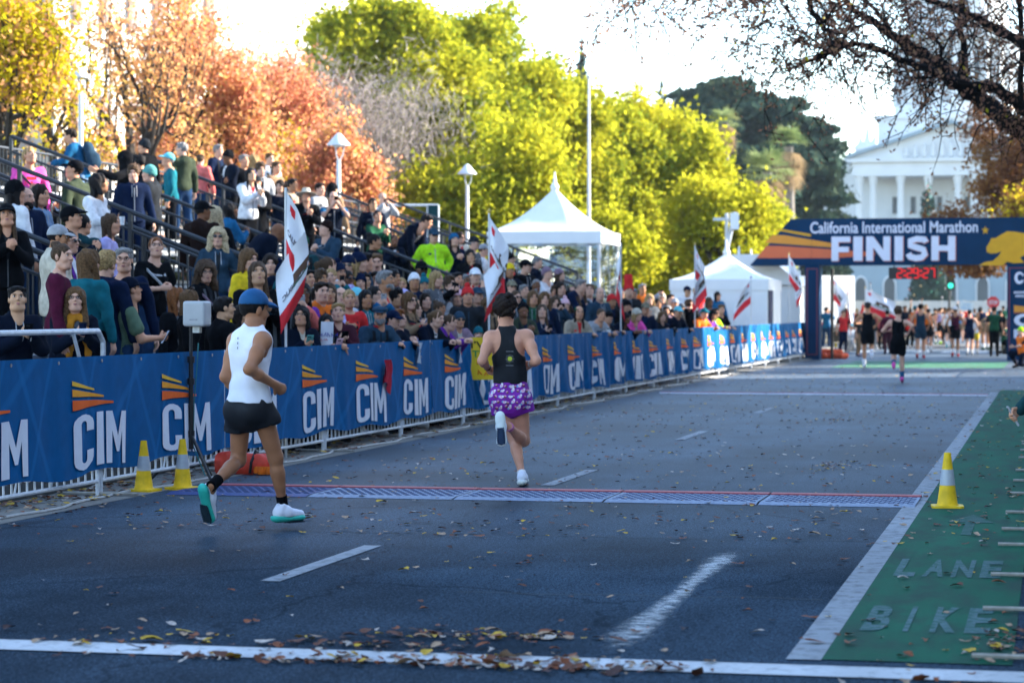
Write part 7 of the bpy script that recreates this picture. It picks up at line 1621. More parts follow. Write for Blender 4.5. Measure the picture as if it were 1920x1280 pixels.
S.cone(B_(932, 735, -.02), B_(927, 748, -.04), .06, .055, .04); S.plane((0, 0, 1), B_(957, 716).z); S.wrinkle(.007, 32, 41, 5, (1, 1, .35))
V, F = S.mesh(); sh = link('shorts', raw_mesh('shorts', V, F, [mat('shorts_purple', (.20, .012, .30), .7, .15, 14, .2, 160)]), B_.root); bvh = BVHTree.FromPolygons([Vector(v) for v in V], [tuple(f) for f in F]); g = np.random.default_rng(4)
for i in range(46):
    r_ = i // 9; cc_ = i % 9; px, py = 922 + cc_ * 8.6 + (r_ % 2) * 4.3 + g.uniform(-2.2, 2.2), 722 + r_ * 10 + g.uniform(-2, 2); c = B_(px, py)
    hit = bvh.ray_cast(Vector((c.x, -1, c.z)), Vector((0, 1, 0)))
    if hit[0] is None: continue
    ro = g.uniform(-.7, .7); sc_ = g.uniform(.95, 1.4); cr_, sr_ = math.cos(ro) * sc_, math.sin(ro) * sc_
    el = lambda ox, oz, rx, rz, n=8: [((ox + rx * math.cos(t)) * cr_ - (oz + rz * math.sin(t)) * sr_, (ox + rx * math.cos(t)) * sr_ + (oz + rz * math.sin(t)) * cr_) for t in np.linspace(0, 6.283, n + 1)[:-1]]
    if (i + r_) % 2 == 0:
        for nm, q, m in (('print_motif', el(0, 0, .014, .011), mat('print_pale_pink', (.72, .52, .62), .7, 0)), ('print_motif', el(.010, .010, .008, .008), mat('print_white', (.7, .68, .72), .7, 0)), ('print_motif', el(-.012, -.004, .006, .009), mat('print_blue', (.18, .35, .60), .7, 0)), ('print_motif', el(.002, .002, .005, .004), mat('print_rose', (.7, .16, .34), .7, 0))): decal(B_, nm, q, c, bvh, m, pr=.004 + .0015 * ('print' in nm) + random.random() * .002, parent=sh)
    else:
        decal(B_, 'print_motif', el(0, -.005, .011, .008), c, bvh, mat('print_brown', (.14, .05, .03), .7, 0), pr=.004, parent=sh); decal(B_, 'print_motif', el(0, .004, .010, .006), c, bvh, mat('print_pink', (.62, .25, .40), .7, 0), pr=.006, parent=sh)
M_PK = mat('sock_pink', (.62, .20, .34), .8, .1, 20)
for kn, an in ((Lkn, Lan), (Rkn, Ran)): mb = MB(); mb.tube([kn.lerp(an, .93), an, an + (an - kn).normalized() * .02], [.039, .040, .04], 12); mb.build('sock', M_PK if an is Ran else fab('white'), B_.root, True)
M_MS = mat('midsole_white', (.66, .70, .66), .5, .06, 20); M_O2 = mat('outsole_navy', (.012, .03, .07), .7, .1, 20)
shoe(B_, rA, rB, Vector((.10, .98, .12)), M_SW, M_MS, M_O2, .28); shoe(B_, lA, lB, Vector((0, 0, 1)), M_SW, M_MS, M_O2, .28)
for wr, el_ in ((Lwr, Lel), (Rwr, Rel)): mb = MB(); q = el_.lerp(wr, .88); mb.tube([q, el_.lerp(wr, .97)], .033, 12); mb.build('watch' if wr is Lwr else 'wristband', fab('black') if wr is Lwr else fab('white'), B_.root, True)
S = SDF((-.14, -.16, -.12), (.14, .14, .19), .008); S.ell((0, -.02, .04), (.088, .108, .104), 0); g = np.random.default_rng(6)
for i in range(60):
    v = g.normal(size=3); v /= np.linalg.norm(v); v = v * np.array([.088, .105, .10]) + np.array([0, -.02, .045])
    if v[2] > -.07 and v[1] < .09: S.ell(v, (.022 + .012 * g.random(),) * 3, .008)
S.ell((0, .14, -.06), (.075, .1, .11), .01, 's'); S.wrinkle(.005, 120, 7, 5); V, F = S.mesh(); o = link('hair', raw_mesh('hair', V, F, [hairm('dark')]), B_.root); o.matrix_local = Matrix.Translation(hd) @ HMB.to_4x4()
# ------------------------------------------------------------------ the crowd
# column, row of the top of the head | footing | body and face direction (0 = at the camera, + = to the right) pose | skin sex hair colour | hat | top | legs | extras | label
GA, GB, GC, GR = 'spectators on the bleachers', 'spectators behind the barrier', 'people beyond the finish', 'runners on the road'
CROWD = '''
54 276 S 20 30 one|l f pony blond||sweater pink|denim|strap:charcoal|woman in bright pink sweater with dark shoulder bag, standing high
154 242 S -100 -95 rail|l m short dark||jacket blue|ldenim|pack:steel|man in blue jacket with pale backpack leaning on the top rail
147 299 S -120 -90 one|l m short dark|cap black|jacket olive|black|ph1:black|man in dark cap and olive jacket looking at his phone
236 284 S -80 -95 point|l m short black|hood black|hoodie black|dnavy||person in black hood pointing out an arm to the left
272 261 S -140 -110 down|l m short black|beanie charcoal|jacket black|black||tall person in grey beanie and black jacket with loose hood
264 292 S -150 -150 down|l m short black||jacket dnavy|black|collar:yellow|dark haired person with yellow collar seen from behind
322 286 S -85 -70 one|l m short grey|cap aqua|sweater teal|black||man in turquoise cap and teal sweater holding out a hand
343 268 S -140 -100 down|p m short grey||hoodie olive|denim||grey haired man in dark olive hooded jacket and jeans
376 291 S10 160 160 down|p m short brown||jacket coral|denim||person in coral red jacket half hidden behind the olive jacket
408 272 S 60 70 down|p m short grey||jacket navy|denim||grey haired man in navy jacket standing at the sloping rail
432 282 S -50 -60 cross|b m short black|beanie black|jacket dnavy|black|sg|man in black beanie and navy jacket with folded arms
457 291 S 30 40 down|l m short grey||jacket black|black||grey haired person in black behind the white jackets
475 292 S 120 120 down|p f wavy blond||sweater violet|denim||person with blond wavy hair and lilac top turned away
465 316 S 40 30 phone|a f long black||jacket white|black||woman with black hair and white jacket on the bleachers
488 307 S 20 20 down|p m mop brown||jacket lgrey|black||young man with brown hair and pale grey jacket
505 288 S 30 40 down|p m short light||jacket white|lgrey|collar:black|tall sandy haired man in white and black jacket
517 304 S 60 50 down|l m short brown||sweater tan|black||brown haired person behind the tall sandy haired man
481 330 S 10 5 clap|l m short black|cap charcoal|coat black|dnavy|collar:blue|man in long black coat and cap with clasped hands
525 339 S 10 -20 down|p f long dark||sweater dnavy|denim||woman with long dark hair in navy sweatshirt and jeans
546 336 S 70 70 down|t m short black||jacket beige|black||dark haired man in beige top behind the tall flag
572 354 S 15 0 phone|l m short grey|sun cream|jacket black|black||person in wide pale sun hat and black jacket
598 344 S 60 50 down|p m short dark||jacket lgrey|black||young man with dark hair looking down past the sun hat
623 343 S 150 130 down|a f long black|beanie black|coat tan|black||person in black beanie and long tan coat seen from behind
625 360 S 10 0 photo|p m thin grey||vest dnavy|black|shirt:blue,ph:black|man in navy vest and blue shirt taking a picture
618 413 S -40 -60 phone|p m short black|beanie dbrown|jacket steel|black||man in maroon beanie and slate jacket looking down
699 372 S 10 25 down|a f pony dark||jacket dnavy|black||dark haired woman in navy beside the man with the camera
717 362 S 20 15 photo|p m thin grey||sweater lgrey|black|ph:blackw|person in pale grey sweater raising a camera phone
703 395 S 40 20 phone|l f bun black||sweater green|black||woman in dark green sweater with black hair
699 439 S 110 90 down|t f bun black||coat black|black||woman in black coat turned right with black tied hair
738 441 S4 10 10 phone|b f slick black||coat dnavy|black|scarf:black|smiling woman in navy coat and thick black scarf
752 404 S5 60 90 bend|l m short black||jacket dnavy|black||person in navy jacket bending over to the right
779 415 S5 160 150 down|p m short brown|cap_ navy|jacket navy|black|collar:tan|man in backward navy cap with tan collar seen from behind
813 428 S3 12 15 hips|p m short grey|cap steel|jacket neon|black|sg,wide|stout man in bright neon green jacket and grey cap
848 437 S 25 20 phone|p f long dark|beanie blue|jacket navy|denim||woman in blue beanie and navy jacket beside the neon man
862 436 S 30 40 down|p f bob dark||jacket cream|denim|sg|person in sunglasses and cream coat behind the blue beanie
887 443 S 60 70 down|p m short grey|cap charcoal|sweater grey|black||man in grey cap and grey top turned right
879 468 S 15 10 chin|a f long black||coat black|black|strap:red|woman with long black hair, hand raised to her mouth
905 457 S 90 80 down|p m short brown|cap lgrey|tee white|black||person in pale cap at the foot of the third flag
954 474 S 60 60 down|p m short black|beanie black|jacket black|black|sg|man in black beanie and dark glasses above the yellow beanie
984 486 S 40 70 down|p m short black|cap black|jacket black|black||man in black cap before the clear tent wall
955 494 S 20 10 down|t m short dark|beanie yellow|jacket dnavy|black||man in bright yellow beanie behind the second flag
1005 482 S 100 80 down|p m short grey||coat dnavy|black||tall grey haired man in long dark coat turned right
1019 500 S 60 50 phone|p m short grey|beanie mauve|tee white|black||man in maroon knit cap and white shirt
1042 503 S 70 60 phone|p f bob brown|beanie mauve|coat black|black||person in mauve beanie and black coat with phone
1051 497 G:47 20 20 down|p f long dark||jacket dnavy|black||far woman with long hair beyond the mauve beanie
1060 524 S 70 60 lean|p m short grey||jacket navy|black||silver haired man in navy bowing his head
1085 521 G:47 20 10 phone|p f long brown||vest charcoal|black|shirt:lgrey|brown haired woman in dark vest and pale sleeves
1067 514 G:60 50 60 down|l m short black|cap black|jacket green|black||far man in black cap inside the clear tent
1105 531 G:50 0 0 phone|p m short light||jacket navy|black||far fair haired man in navy with bright badge
1123 539 G:46 40 20 down|p m thin grey||jacket steel|black||balding man in slate jacket above the khaki cap
789 489 B3 30 20 arm|d m slick black|cap black|jacket black|black|sg|man in black cap and sunglasses gripping the sloping rail
890 502 S 20 10 down|p m short brown|cap white|sweater grey|denim|collar:red|person in white cap and grey sweater with red collar
821 531 B3 10 10 down|p f pony blond||tee lgrey|denim|sg|blond woman in sunglasses and pale top amid the crowd
836 552 B3 30 60 down|p m short brown||jacket sky|black||person in bright sky blue jacket behind the sunglasses
816 509 S 50 60 down|p f long blond||jacket grey|black||girl with long blond hair turned to the right
738 506 S 20 40 down|t f long black||jacket violet|black||girl with black hair peeping below the rail
47 353 S 40 50 down|p m none||puffer navy|denim|beard:black|bald man with black beard in navy puffer jacket
11 381 S 10 0 phone|l f long brown|cap black|jacket black|black||woman with long brown hair and black cap at the left edge
26 338 S 130 120 down|l f long black|beanie black|jacket white|denim||person in black beanie and white top seen from behind
73 347 S 70 60 down|l f long dark||jacket ldenim|denim||woman with dark hair in pale denim behind the bald man
120 385 S 90 95 phone|l m short black|cap black|jacket dnavy|black||man in dark cap facing right under the black backpack
154 402 S 150 140 down|l f slick black||jacket dteal|black||person in dark teal jacket seen from behind at the railing
178 327 S 70 95 one|t f bob black||sweater white|ldenim|cupx:white|woman in white sweater holding a bottle, facing right
250 312 S 10 -5 down|p m mop brown||hoodie navy|navy||curly haired young man in navy hoodie behind the balusters
283 310 S -110 -100 shade|p f short grey|beanie seafoam|puffer charcoal|black||person in sea green beanie and grey puffer coat leaning left
204 402 S 90 85 down|l f long brown||tee violet|denim||girl with brown hair and lilac top behind the balusters
379 376 S 150 120 down|b m slick black|cap black|hoodie dbrown|denim||man in dark brown hoodie and black cap turned away
403 389 S 160 150 down|p f wavy pale||jacket black|black||woman with pale blond hair seen from behind
424 381 S 120 110 phone|b f long black||jacket blue|black||woman with dark hair and blue white sleeves turned away
456 421 S 120 110 bend|b m none||coat dnavy|black||bald man in dark coat bending over the seats
408 430 S 5 0 pocket|p f curly pale||hoodie steel|denim|sg|woman with blond curls and sunglasses in slate hoodie
105 421 S 110 95 down|t m slick black|cap lgrey|puffer cream|denim||man in pale grey cap and cream puffer jacket
127 434 S 50 60 down|p f slick dark||jacket purple|black|sg|woman in sunglasses and purple behind the cream puffer
112 458 S 95 60 down|p f bun brown||sweater maroon|dnavy||woman in maroon sweater with brown hair bun looking down
165 471 S 150 130 arm|p f wavy light||sweater teal|black||woman in teal with long wavy hair, hand on a shoulder
197 475 S 150 150 down|p m mop blond||hoodie navy|denim||blond child in navy behind the teal woman
232 466 S 10 -5 down|p m short grey||sweater navy|denim|g|smiling grey haired man in glasses and navy sweater
287 445 S 35 10 one|p f pony red||tee black|denim|g,strap:lgrey|tall girl in black print shirt and glasses with tote bag
379 492 B3 60 20 clap|p f curly brown||jacket black|black|g,strap:mauve|woman with brown curls in black leather clapping
27 538 B2 20 5 phone|a m short black||jacket dnavy|black|ph:black|man with black hair in navy jacket typing at the left edge
137 541 B2 15 0 phone|p f wavy light||jacket dnavy|black|g,scarf:gold,cupx:navy|curly haired woman in golden scarf holding a flask
233 518 B2 110 120 one|l m short brown|cap dnavy|tee sage|denim|ph1:black|man in sage green shirt and navy cap seen from behind
330 542 B3 60 70 down|p f wavy red||jacket black|black||woman with reddish blond hair left of the loudspeaker
352 546 B2 100 110 down|l f bob light||jacket black|black|sgtop|woman in black leather with sunglasses on her head
416 557 B 120 110 down|a m short black||jacket black|black||dark haired man in black right of the loudspeaker
446 574 B 40 60 phone|a f bob dark||jacket charcoal|black||woman with dark bob beside the blue capped runner
463 468 B3 60 50 down|p f bob light||jacket yellow|black||woman with sandy bob and yellow jacket
478 472 B2 20 10 phone|a f long brown||sweater black|black||woman with long brown hair in black turtleneck
506 478 B3 20 0 down|p f bob dark||jacket black|black||woman with dark fringe behind the black turtleneck
511 517 B2 150 140 down|l m short dark|cap dnavy|jacket steel|black||man in navy cap and slate blue jacket seen from behind
567 441 S 20 10 cup|l m slick black|beanie green|jacket dteal|black|cupx:white,collar:yellow,ph1:black|big man in dark green beanie holding a white cup
613 483 B3 130 110 down|p f pony brown||jacket white|black||girl in white jacket with brown ponytail turned away
652 478 B3 15 -10 down|p f wavy blond|beanie navy|jacket mustard|black|sg|woman in mustard jacket, navy beanie and sunglasses
669 473 B3 80 85 cup|p f long blond|pom navy|jacket dnavy|black|cupx:white|blond woman in navy pompom hat with coffee cup
681 470 B3 110 110 down|l m short black||jacket steel|black||dark haired man turned right behind the coffee cup
704 466 B3 15 5 down|p m short light||jacket steel|black|stache:light|fair haired man with moustache in slate jacket
718 508 B2 85 75 down|t m short grey||tank red|black|beard:grey|grey haired runner in red singlet, watching to the right
581 546 B2 60 60 down|p m mop dark||tee white|black|g|brown haired youth with glasses beside the flag
604 560 B2 15 15 down|l f slick black||jacket white|black||woman with slicked black hair peering over the front row
560 575 B 20 -10 phone|l f bob black||jacket dnavy|black|g,ph:seafoam|girl with glasses in navy holding a patterned phone
590 590 B 30 10 lean|l f long black||tee dnavy|black|ph:lpink|person with long black hair and bare forearm over the banner
631 569 B 15 0 phone|p f short blond||jacket wine|black|ph:black|woman with short blond hair in dark red fleece
636 539 B2 15 5 phone|p m thin grey||jacket white|black|g,ph1:black|man with glasses and receding grey hair in white jacket
667 540 B2 15 0 down|p f bob grey|beanie aqua|jacket dnavy|black|collar:red|grey haired woman in aqua beanie and red collar
699 571 B 30 0 rail|l m short grey|flat steel|jacket steel|black|collar:red,beard:grey|grey bearded man in flat cap and slate jacket
722 581 B 40 50 rail|p m short dark|cap navy|jacket dnavy|black||man in navy cap beside the grey bearded man
740 583 B 50 60 phone|p m mop red||jacket dnavy|black||youth with reddish hair looking at a phone
741 543 B2 40 40 down|a m mop black||jacket charcoal|black||young man with black fringe behind the red haired youth
773 555 B2 40 60 down|a f long black||jacket black|black||woman with long black hair behind the ponytail girl
797 550 B2 20 25 down|p f long dark||jacket charcoal|black|sgtop|woman laughing with glasses pushed up in her hair
776 568 B2 60 70 down|p f long brown||jacket violet|black||woman with brown hair and lilac jacket turned right
786 582 B 60 50 lean|p f pony light||jacket dnavy|black||girl with fair ponytail leaning over the banner
809 590 B 70 70 lean|p f pony brown||jacket purple|black||person in purple sleeves stretched over the rail
822 566 B2 50 60 down|t f bun brown||jacket dteal|black||woman with brown bun in dark green jacket
852 584 B 25 15 rail|l f short grey|beanie steel|jacket mauve|black|sg|woman in slate beanie and purple glasses at the rail
866 577 B2 30 30 down|p f bob grey||jacket grey|black||grey haired woman behind the slate beanie
856 541 B2 20 10 upphone|p f bob grey|pom lpink|jacket black|black|ph1:black|person in pink pompom hat holding a phone up high
893 538 B2 40 30 down|p m short grey|cap steel|jacket tan|black||man in slate cap and tan jacket
899 576 B2 20 10 down|p f long light||jacket black|black||girl with long brown hair left of the second flag
892 612 B 15 10 rail|p m short light|beanie teal|jacket navy|black||small child in teal beanie peeping over the rail
872 592 B2 30 20 down|p f bob brown||jacket charcoal|black|cupx:white|woman holding a cup above the child in teal
935 560 B2 15 5 down|p m short brown||jacket olive|black||man in olive jacket hidden behind the second flag
958 525 B3 30 20 down|p m short brown|cap khaki|jacket dnavy|black|sg|man in tan cap and dark glasses above the runner
966 545 B2 30 30 down|p f slick brown||jacket grey|black|sg|woman in sunglasses above the curly haired runner
976 566 B 30 10 phone|b m slick black|beanie black|jacket olive|black||man in black beanie right of the curly haired runner
1012 571 B 25 5 phone|p f long brown||jacket navy|black|ph:black|girl with long brown hair in navy, reading her phone
1020 549 B2 20 10 down|p f wavy light||jacket navy|black||blond woman behind the long haired girl in navy
1041 556 B2 20 10 photo|p f bob brown||jacket steel|black|ph:blackw|woman holding her phone sideways before her face
1059 560 B2 20 10 down|p f long light|pom lpink|jacket navy|black||child in pale pink knitted hat
1077 555 B2 20 10 down|p f curly brown|beanie brown|jacket brown|black||person in brown fur hat behind the green headband
1076 572 B 30 15 rail|l f long dark|band green|jacket beige|black||woman in green striped headband at the rail
1098 563 B2 20 10 down|t f long black||jacket charcoal|black||woman with black hair behind the grey sweater
1108 579 B 40 25 lean|l f slick brown||sweater lgrey|black|cupx:white|young woman in pale grey sweater leaning on the rail
1127 563 B2 30 15 down|l m short brown|cap khaki|jacket navy|black||man in khaki cap and navy jacket
1126 583 B 50 60 rail|l m short black|cap_ black|jacket dnavy|black||man in black cap bowed over the rail
1146 552 B2 30 30 down|t m short black|beanie red|jacket black|black||person in red beanie beside the third flag
1150 586 B 60 70 lean|b f long black||jacket dnavy|black||woman with black hair leaning at the third flag
1178 512 B2 20 10 down|p m short grey|tall red|jacket charcoal|black||person in tall red hat above the crowd
1186 542 B2 30 10 down|l m short grey||jacket black|black||grey haired man beneath the tall red hat
1175 563 B2 30 20 photo|l m short black|beanie black|jacket black|black|cam|person in black beanie aiming a camera
1177 578 B 40 60 lean|p f bob blond|beanie cream|jacket pink|black||child in cream beanie and hot pink jacket
1206 566 B 30 15 chin|l m short dark|cap khaki|jacket navy|black||man in khaki cap with his hand at his chin
1217 552 B2 20 10 down|p f bob blond||jacket grey|black||fair haired woman behind the khaki cap
1233 560 B2 20 10 down|t f long black||jacket black|black||woman with black hair between the caps
1232 584 B 40 20 rail|p f bob light||jacket dnavy|black|cam|blond woman resting a camera on the rail
1240 549 B3 20 10 upphone|p f bob grey|beanie cream|jacket lgrey|black|ph1:black|person in cream hat holding a phone overhead
1256 552 B3 30 30 down|p m short dark||jacket tan|black||dark haired man at the corner of the marquee
1264 559 B2 30 20 down|l m short grey|cap lgrey|jacket charcoal|black||man in pale grey cap near the marquee
1261 573 B 40 30 rail|l m short dark|cap aqua|jacket dnavy|black||man in white and teal cap at the rail
1277 569 B2 30 20 down|l m short dark|beanie grey|jacket steel|black|beard:black|bearded man in grey beanie and slate jacket
1248 575 B2 30 10 photo|l m short black||jacket mauve|black|ph:black|person in plum jacket filming beside the teal cap
1309 577 B 50 40 rail|l m short dark|cap teal|jacket orange|black||person in orange jacket beside the fourth flag
1324 580 B 60 60 rail|t f long black|cap black|jacket purple|black||person in black cap and purple jacket at the crowd's end
1331 578 B 50 30 rail|l m short black||jacket neon|black||person in lime jacket at the end of the crowd
1343 571 B 40 10 rail|p m short light||tee black|black||fair young man in black shirt at the far end of the crowd
1465 577 G:78 0 -20 down|t m short black||vest neon|black|shirt:black|steward in neon vest beside the marquee door
1497 580 G:80 20 20 down|l m short black||jacket dnavy|black||person in navy between the flag and arch pillar
'''
FAR = '''
1627 566 690 180 180 run|t m short black||tank black|shorts black|white|runner in black racerback and half tights nearing the arch
1684 575 717 180 175 run|p m mop brown||tank black|shorts black|pink|runner in black with pink shoes nearing the arch
1726 570 672 175 180 walk|l m short black||tank steel|shorts steel|red|finisher in slate singlet and shorts with red shoes
1740 579 660 170 180 walk|l m short black||tank orange|shorts black|lgrey|finisher in orange singlet and black shorts
1757 579 645 150 160 run|l m short dark||tank orange|shorts white|green|finisher in orange singlet and white shorts
1763 577 646 200 180 walk|l m short dark||tank violet|shorts black|neon|finisher in lilac singlet with lime shoes
1779 577 652 180 180 walk|p m short light||tank white|shorts black|aqua|finisher in white singlet with black shorts
1791 575 669 180 185 walk|t m short black|cap white|tank maroon|shorts black|red|finisher in maroon singlet and white cap
1818 581 666 180 180 walk|p m short black||tank navy|shorts navy|lgrey|finisher in navy singlet before the white poster
1828 591 664 175 170 walk|t f pony black||tank white|shorts yellow|lgrey|finisher in yellow shorts and white singlet
1848 575 656 200 180 bend|t m short black||tank navy|shorts tan|green|finisher in navy top bent forward beside the green vest
1864 575 668 180 170 down|l m short black||vest green|trousers black|black|official in green and black vest with black trousers
1875 582 664 170 170 photo|l m short black||jacket black|trousers khaki|black|photographer in black raising a camera near the right pillar
1883 601 664 60 40 phone|l m thin brown||vest green|trousers black|black|person crouched in green vest at the right pillar
1706 587 652 10 10 cross|t f slick black||vest red|trousers black|white|woman in red vest holding a dark jacket
1715 574 650 160 170 raise|l m short black|cap teal|vest orange|trousers dnavy|black|marshal in orange vest with one arm raised
1581 582 662 20 30 down|l m short black||vest red|trousers navy|lgrey|man in red vest with white badge at the barrier end
1549 576 655 150 120 photo|l m short black||jacket blue|trousers denim|white|photographer in blue jacket behind the left pillar
1594 612 660 40 30 phone|l m short black|cap aqua|jacket white|trousers lgrey|lgrey|person in white crouched beside the red vest
1609 588 668 60 100 down|p f pony light||tee charcoal|trousers tan|mauve|woman in dark shirt and tan trousers at the finish
1653 576 655 150 150 down|p m short grey||jacket coral|trousers black|black|person in coral jacket between the two leading runners
1664 582 664 200 190 down|l m short black||jacket maroon|trousers wine|charcoal|person in maroon track suit turned away
1671 577 650 10 0 down|l m short black||jacket navy|trousers black|charcoal|person in navy behind the brown haired runner
1696 574 648 10 20 down|b m short black||jacket dnavy|trousers black|charcoal|person in dark navy left of the raised arm
1637 586 655 60 60 down|p m short grey||jacket charcoal|trousers lgrey|white|grey haired person in charcoal jacket and pale trousers
1916 614 690 -60 -70 cross|p m short black|beanie neon|vest orange|trousers dnavy|black|person in orange vest seated against the right arch pillar
'''
def face_cam(X, Y, f):
    t = Vector((-X, -Y)).normalized(); a = R(f); rc = Vector((-t.y, t.x))            # to the right in the picture
    v = t * math.cos(a) + Vector((CS, SN)) * math.sin(a); v.normalize(); return math.atan2(-v.x, v.y)
def spec_args(b, c, d, e):
    sk, sx, hr, *hcx = b.split(); hc = hcx[0] if hcx else 'brown'; hat, hatc = (c.split() + [None, 'black'])[:2] if c.strip() else (None, 'black'); tp, tcx = d.split()
    return dict(sk=sk, fem=sx == 'f', hair=hr, hc=hc, hat=hat, hatc=hatc, top=tp, tc=tcx)
def crowd():
    for ln in CROWD.strip().split('\n'):
        a, b, c, d, e, ex, lab = ln.split('|'); px, py, fl, f, ff, pose = a.split(); px, py, f, ff = float(px), float(py), float(f), float(ff)
        exs = [q for q in ex.split(',') if q]; wide = .16 if 'wide' in exs else random.uniform(-.03, .05)
        if 'puffer' in d: wide += .05
        lean = POSE[pose][3]; ht = .95 + .80 * math.cos(R(lean)) + (.02 if c.strip() else 0) + (.09 if c.startswith('tall') else 0)
        best = None
        if fl[0] == 'S' and len(fl) > 1: r = int(fl[1:]); cand = [(SLX - .71 * r - .36, .12 + .27 * (r + 1), 1.)]
        elif fl == 'S': cand = [(SLX - .71 * r - .36, .12 + .27 * (r + 1), 1. if r > 0 else 1.) for r in range(11)]
        elif fl == 'V': cand = [(-8.62 - .30 * r - .15, .12 + .30 * (r + 1), 1.) for r in range(7)]
        elif fl == 'B': cand = [(-8.16 + random.uniform(-.03, .03), 0., 1.)] if False else [(-8.16 + random.uniform(-.03, .03), .003, 1.)]
        elif fl == 'B2': cand = [(-8.85 + random.uniform(-.08, .08) if px > 300 else -8.95, .12, 1.)]
        elif fl == 'B3': cand = [(-9.35, .12, 1.), (-9.1, .12, 1.), (-9.6, .39, 1.)]
        if fl.startswith('G'):
            dd = float(fl[2:]); p = ray(px, dd, py); zf = .12 if px < 1400 else .12; best = (0, p.x, p.y, zf, (p.z - zf) / ht)
        else:
            for X, zf, w_ in cand:
                dd = dX(px, X)
                if not 5 < dd < 90: continue
                p = ray(px, dd, py); s = (p.z - zf) / ht; err = abs(s - 1) + (0 if fl != 'S' or 17 < p.y < 59 else 1)
                if best is None or err < best[0]: best = (err, p.x, p.y, zf, s)
        _, X, Y, zf, s = best
        if '-v' in DBG: print('%-60s' % lab[:60], fl, 's=%.2f' % s, 'X=%.1f Y=%.1f z=%.2f d=%.1f' % (X, Y, zf, dX(px, X)))
        s = min(max(s, .66), 1.13); yaw = face_cam(X, Y, f); hy = max(-75, min(75, ff - f))
        hp = -14 if pose in ('phone', 'one', 'bend') else random.uniform(-6, 4)
        if 'ph' in ex and pose == 'photo': hp = 0
        if pose == 'bend': hp = 10
        kw = spec_args(b, c, d, e); kw['bottom'] = 'trousers'
        person(X, Y, zf, yaw, s, pose, hy, hp, bc=e.strip() or 'black', sc=random.choice(['charcoal', 'black', 'lgrey', 'white', 'grey', 'navy']), wide=wide, ex=[q for q in exs if q != 'wide'], label=lab, group=GB if fl[0] in 'BG' else GA, **kw)
import os
DBG = os.environ.get('DBGV', '')
crowd()
# more heads packed behind the front row
def fillers():
    g = np.random.default_rng(21); have = [tuple(map(float, ln.split('|')[0].split()[:2])) + (ln.split('|')[6],) for ln in CROWD.strip().split('\n')]; tops_ = ['jacket navy', 'jacket charcoal', 'hoodie grey', 'jacket white', 'sweater red', 'jacket black', 'hoodie teal', 'puffer black', 'jacket tan', 'sweater lgrey', 'jacket purple', 'hoodie maroon', 'jacket blue', 'sweater cream', 'jacket orange', 'hoodie green', 'jacket coral', 'sweater violet']
    hats_ = [None, None, None, 'cap', 'beanie', None, None, 'pom', None, 'cap']; hc_ = ['black', 'navy', 'grey', 'red', 'teal', 'khaki', 'white']; hr_ = ['short dark', 'long brown', 'short grey', 'bob light', 'long black', 'mop brown', 'pony blond', 'short black', 'wavy light', 'slick grey']; n = 0
    for px in np.arange(520, 1352, 8.5):
        for X in (-8.55, -9.0, -9.5):
            q = float(px + g.uniform(-4, 4)); zf = .12 if X > -9.2 else .39; dd = dX(q, X); z = zf + g.uniform(1.60, 1.80); py = HOR - (z - CAMZ) * FPX / dd
            if any(abs(q - a) < 13 and abs(py - b) < 19 for a, b, _ in have) or n >= 46 or 915 < q < 975: continue
            near = min((h for h in have if len(h[2].split()) < 12), key=lambda h: abs(h[0] - q) + .6 * abs(h[1] - py)); i = int(g.integers(0, 1000)); tp, tc_ = tops_[(n * 5 + i) % 18].split(); hr, hc = hr_[(n * 3 + i) % 10].split(); ht_ = hats_[(n * 7 + i) % 10]; hcol = hc_[(n + i) % 7]
            cl = {'lgrey': 'pale grey', 'violet': 'lilac', 'tan': 'tan'}.get(tc_, tc_); first = ' '.join(near[2].split()[:5]); f = float(g.uniform(0, 60)); ff = float(g.uniform(-10, 50))
            lab = f"{hc} haired spectator in {cl} {tp}{', ' + hcol + ' ' + ('hat' if ht_ != 'cap' else 'cap') if ht_ else ''} near {first}"
            p = ray(q, dd); ps = ['down', 'phone', 'down', 'clap', 'photo', 'cross', 'pocket'][n % 7]
            person(p.x, p.y, zf, face_cam(p.x, p.y, f), (z - zf) / 1.75, ps, max(-60, min(60, ff - f)), -4, hr in ('long', 'bob', 'pony', 'wavy'), 'lptaplb'[n % 7], hr, hc, ht_, hcol, tp, tc_, 'trousers', 'black', 'charcoal', wide=float(g.uniform(-.03, .05)), ex=(['g'] if n % 6 == 0 else ['sg'] if n % 9 == 4 else []) + (['ph:' + ('black' if n % 2 else 'lgrey')] if ps in ('phone', 'photo') else []), label=lab, group=GB)
            have.append((q, py, lab)); n += 1
fillers()

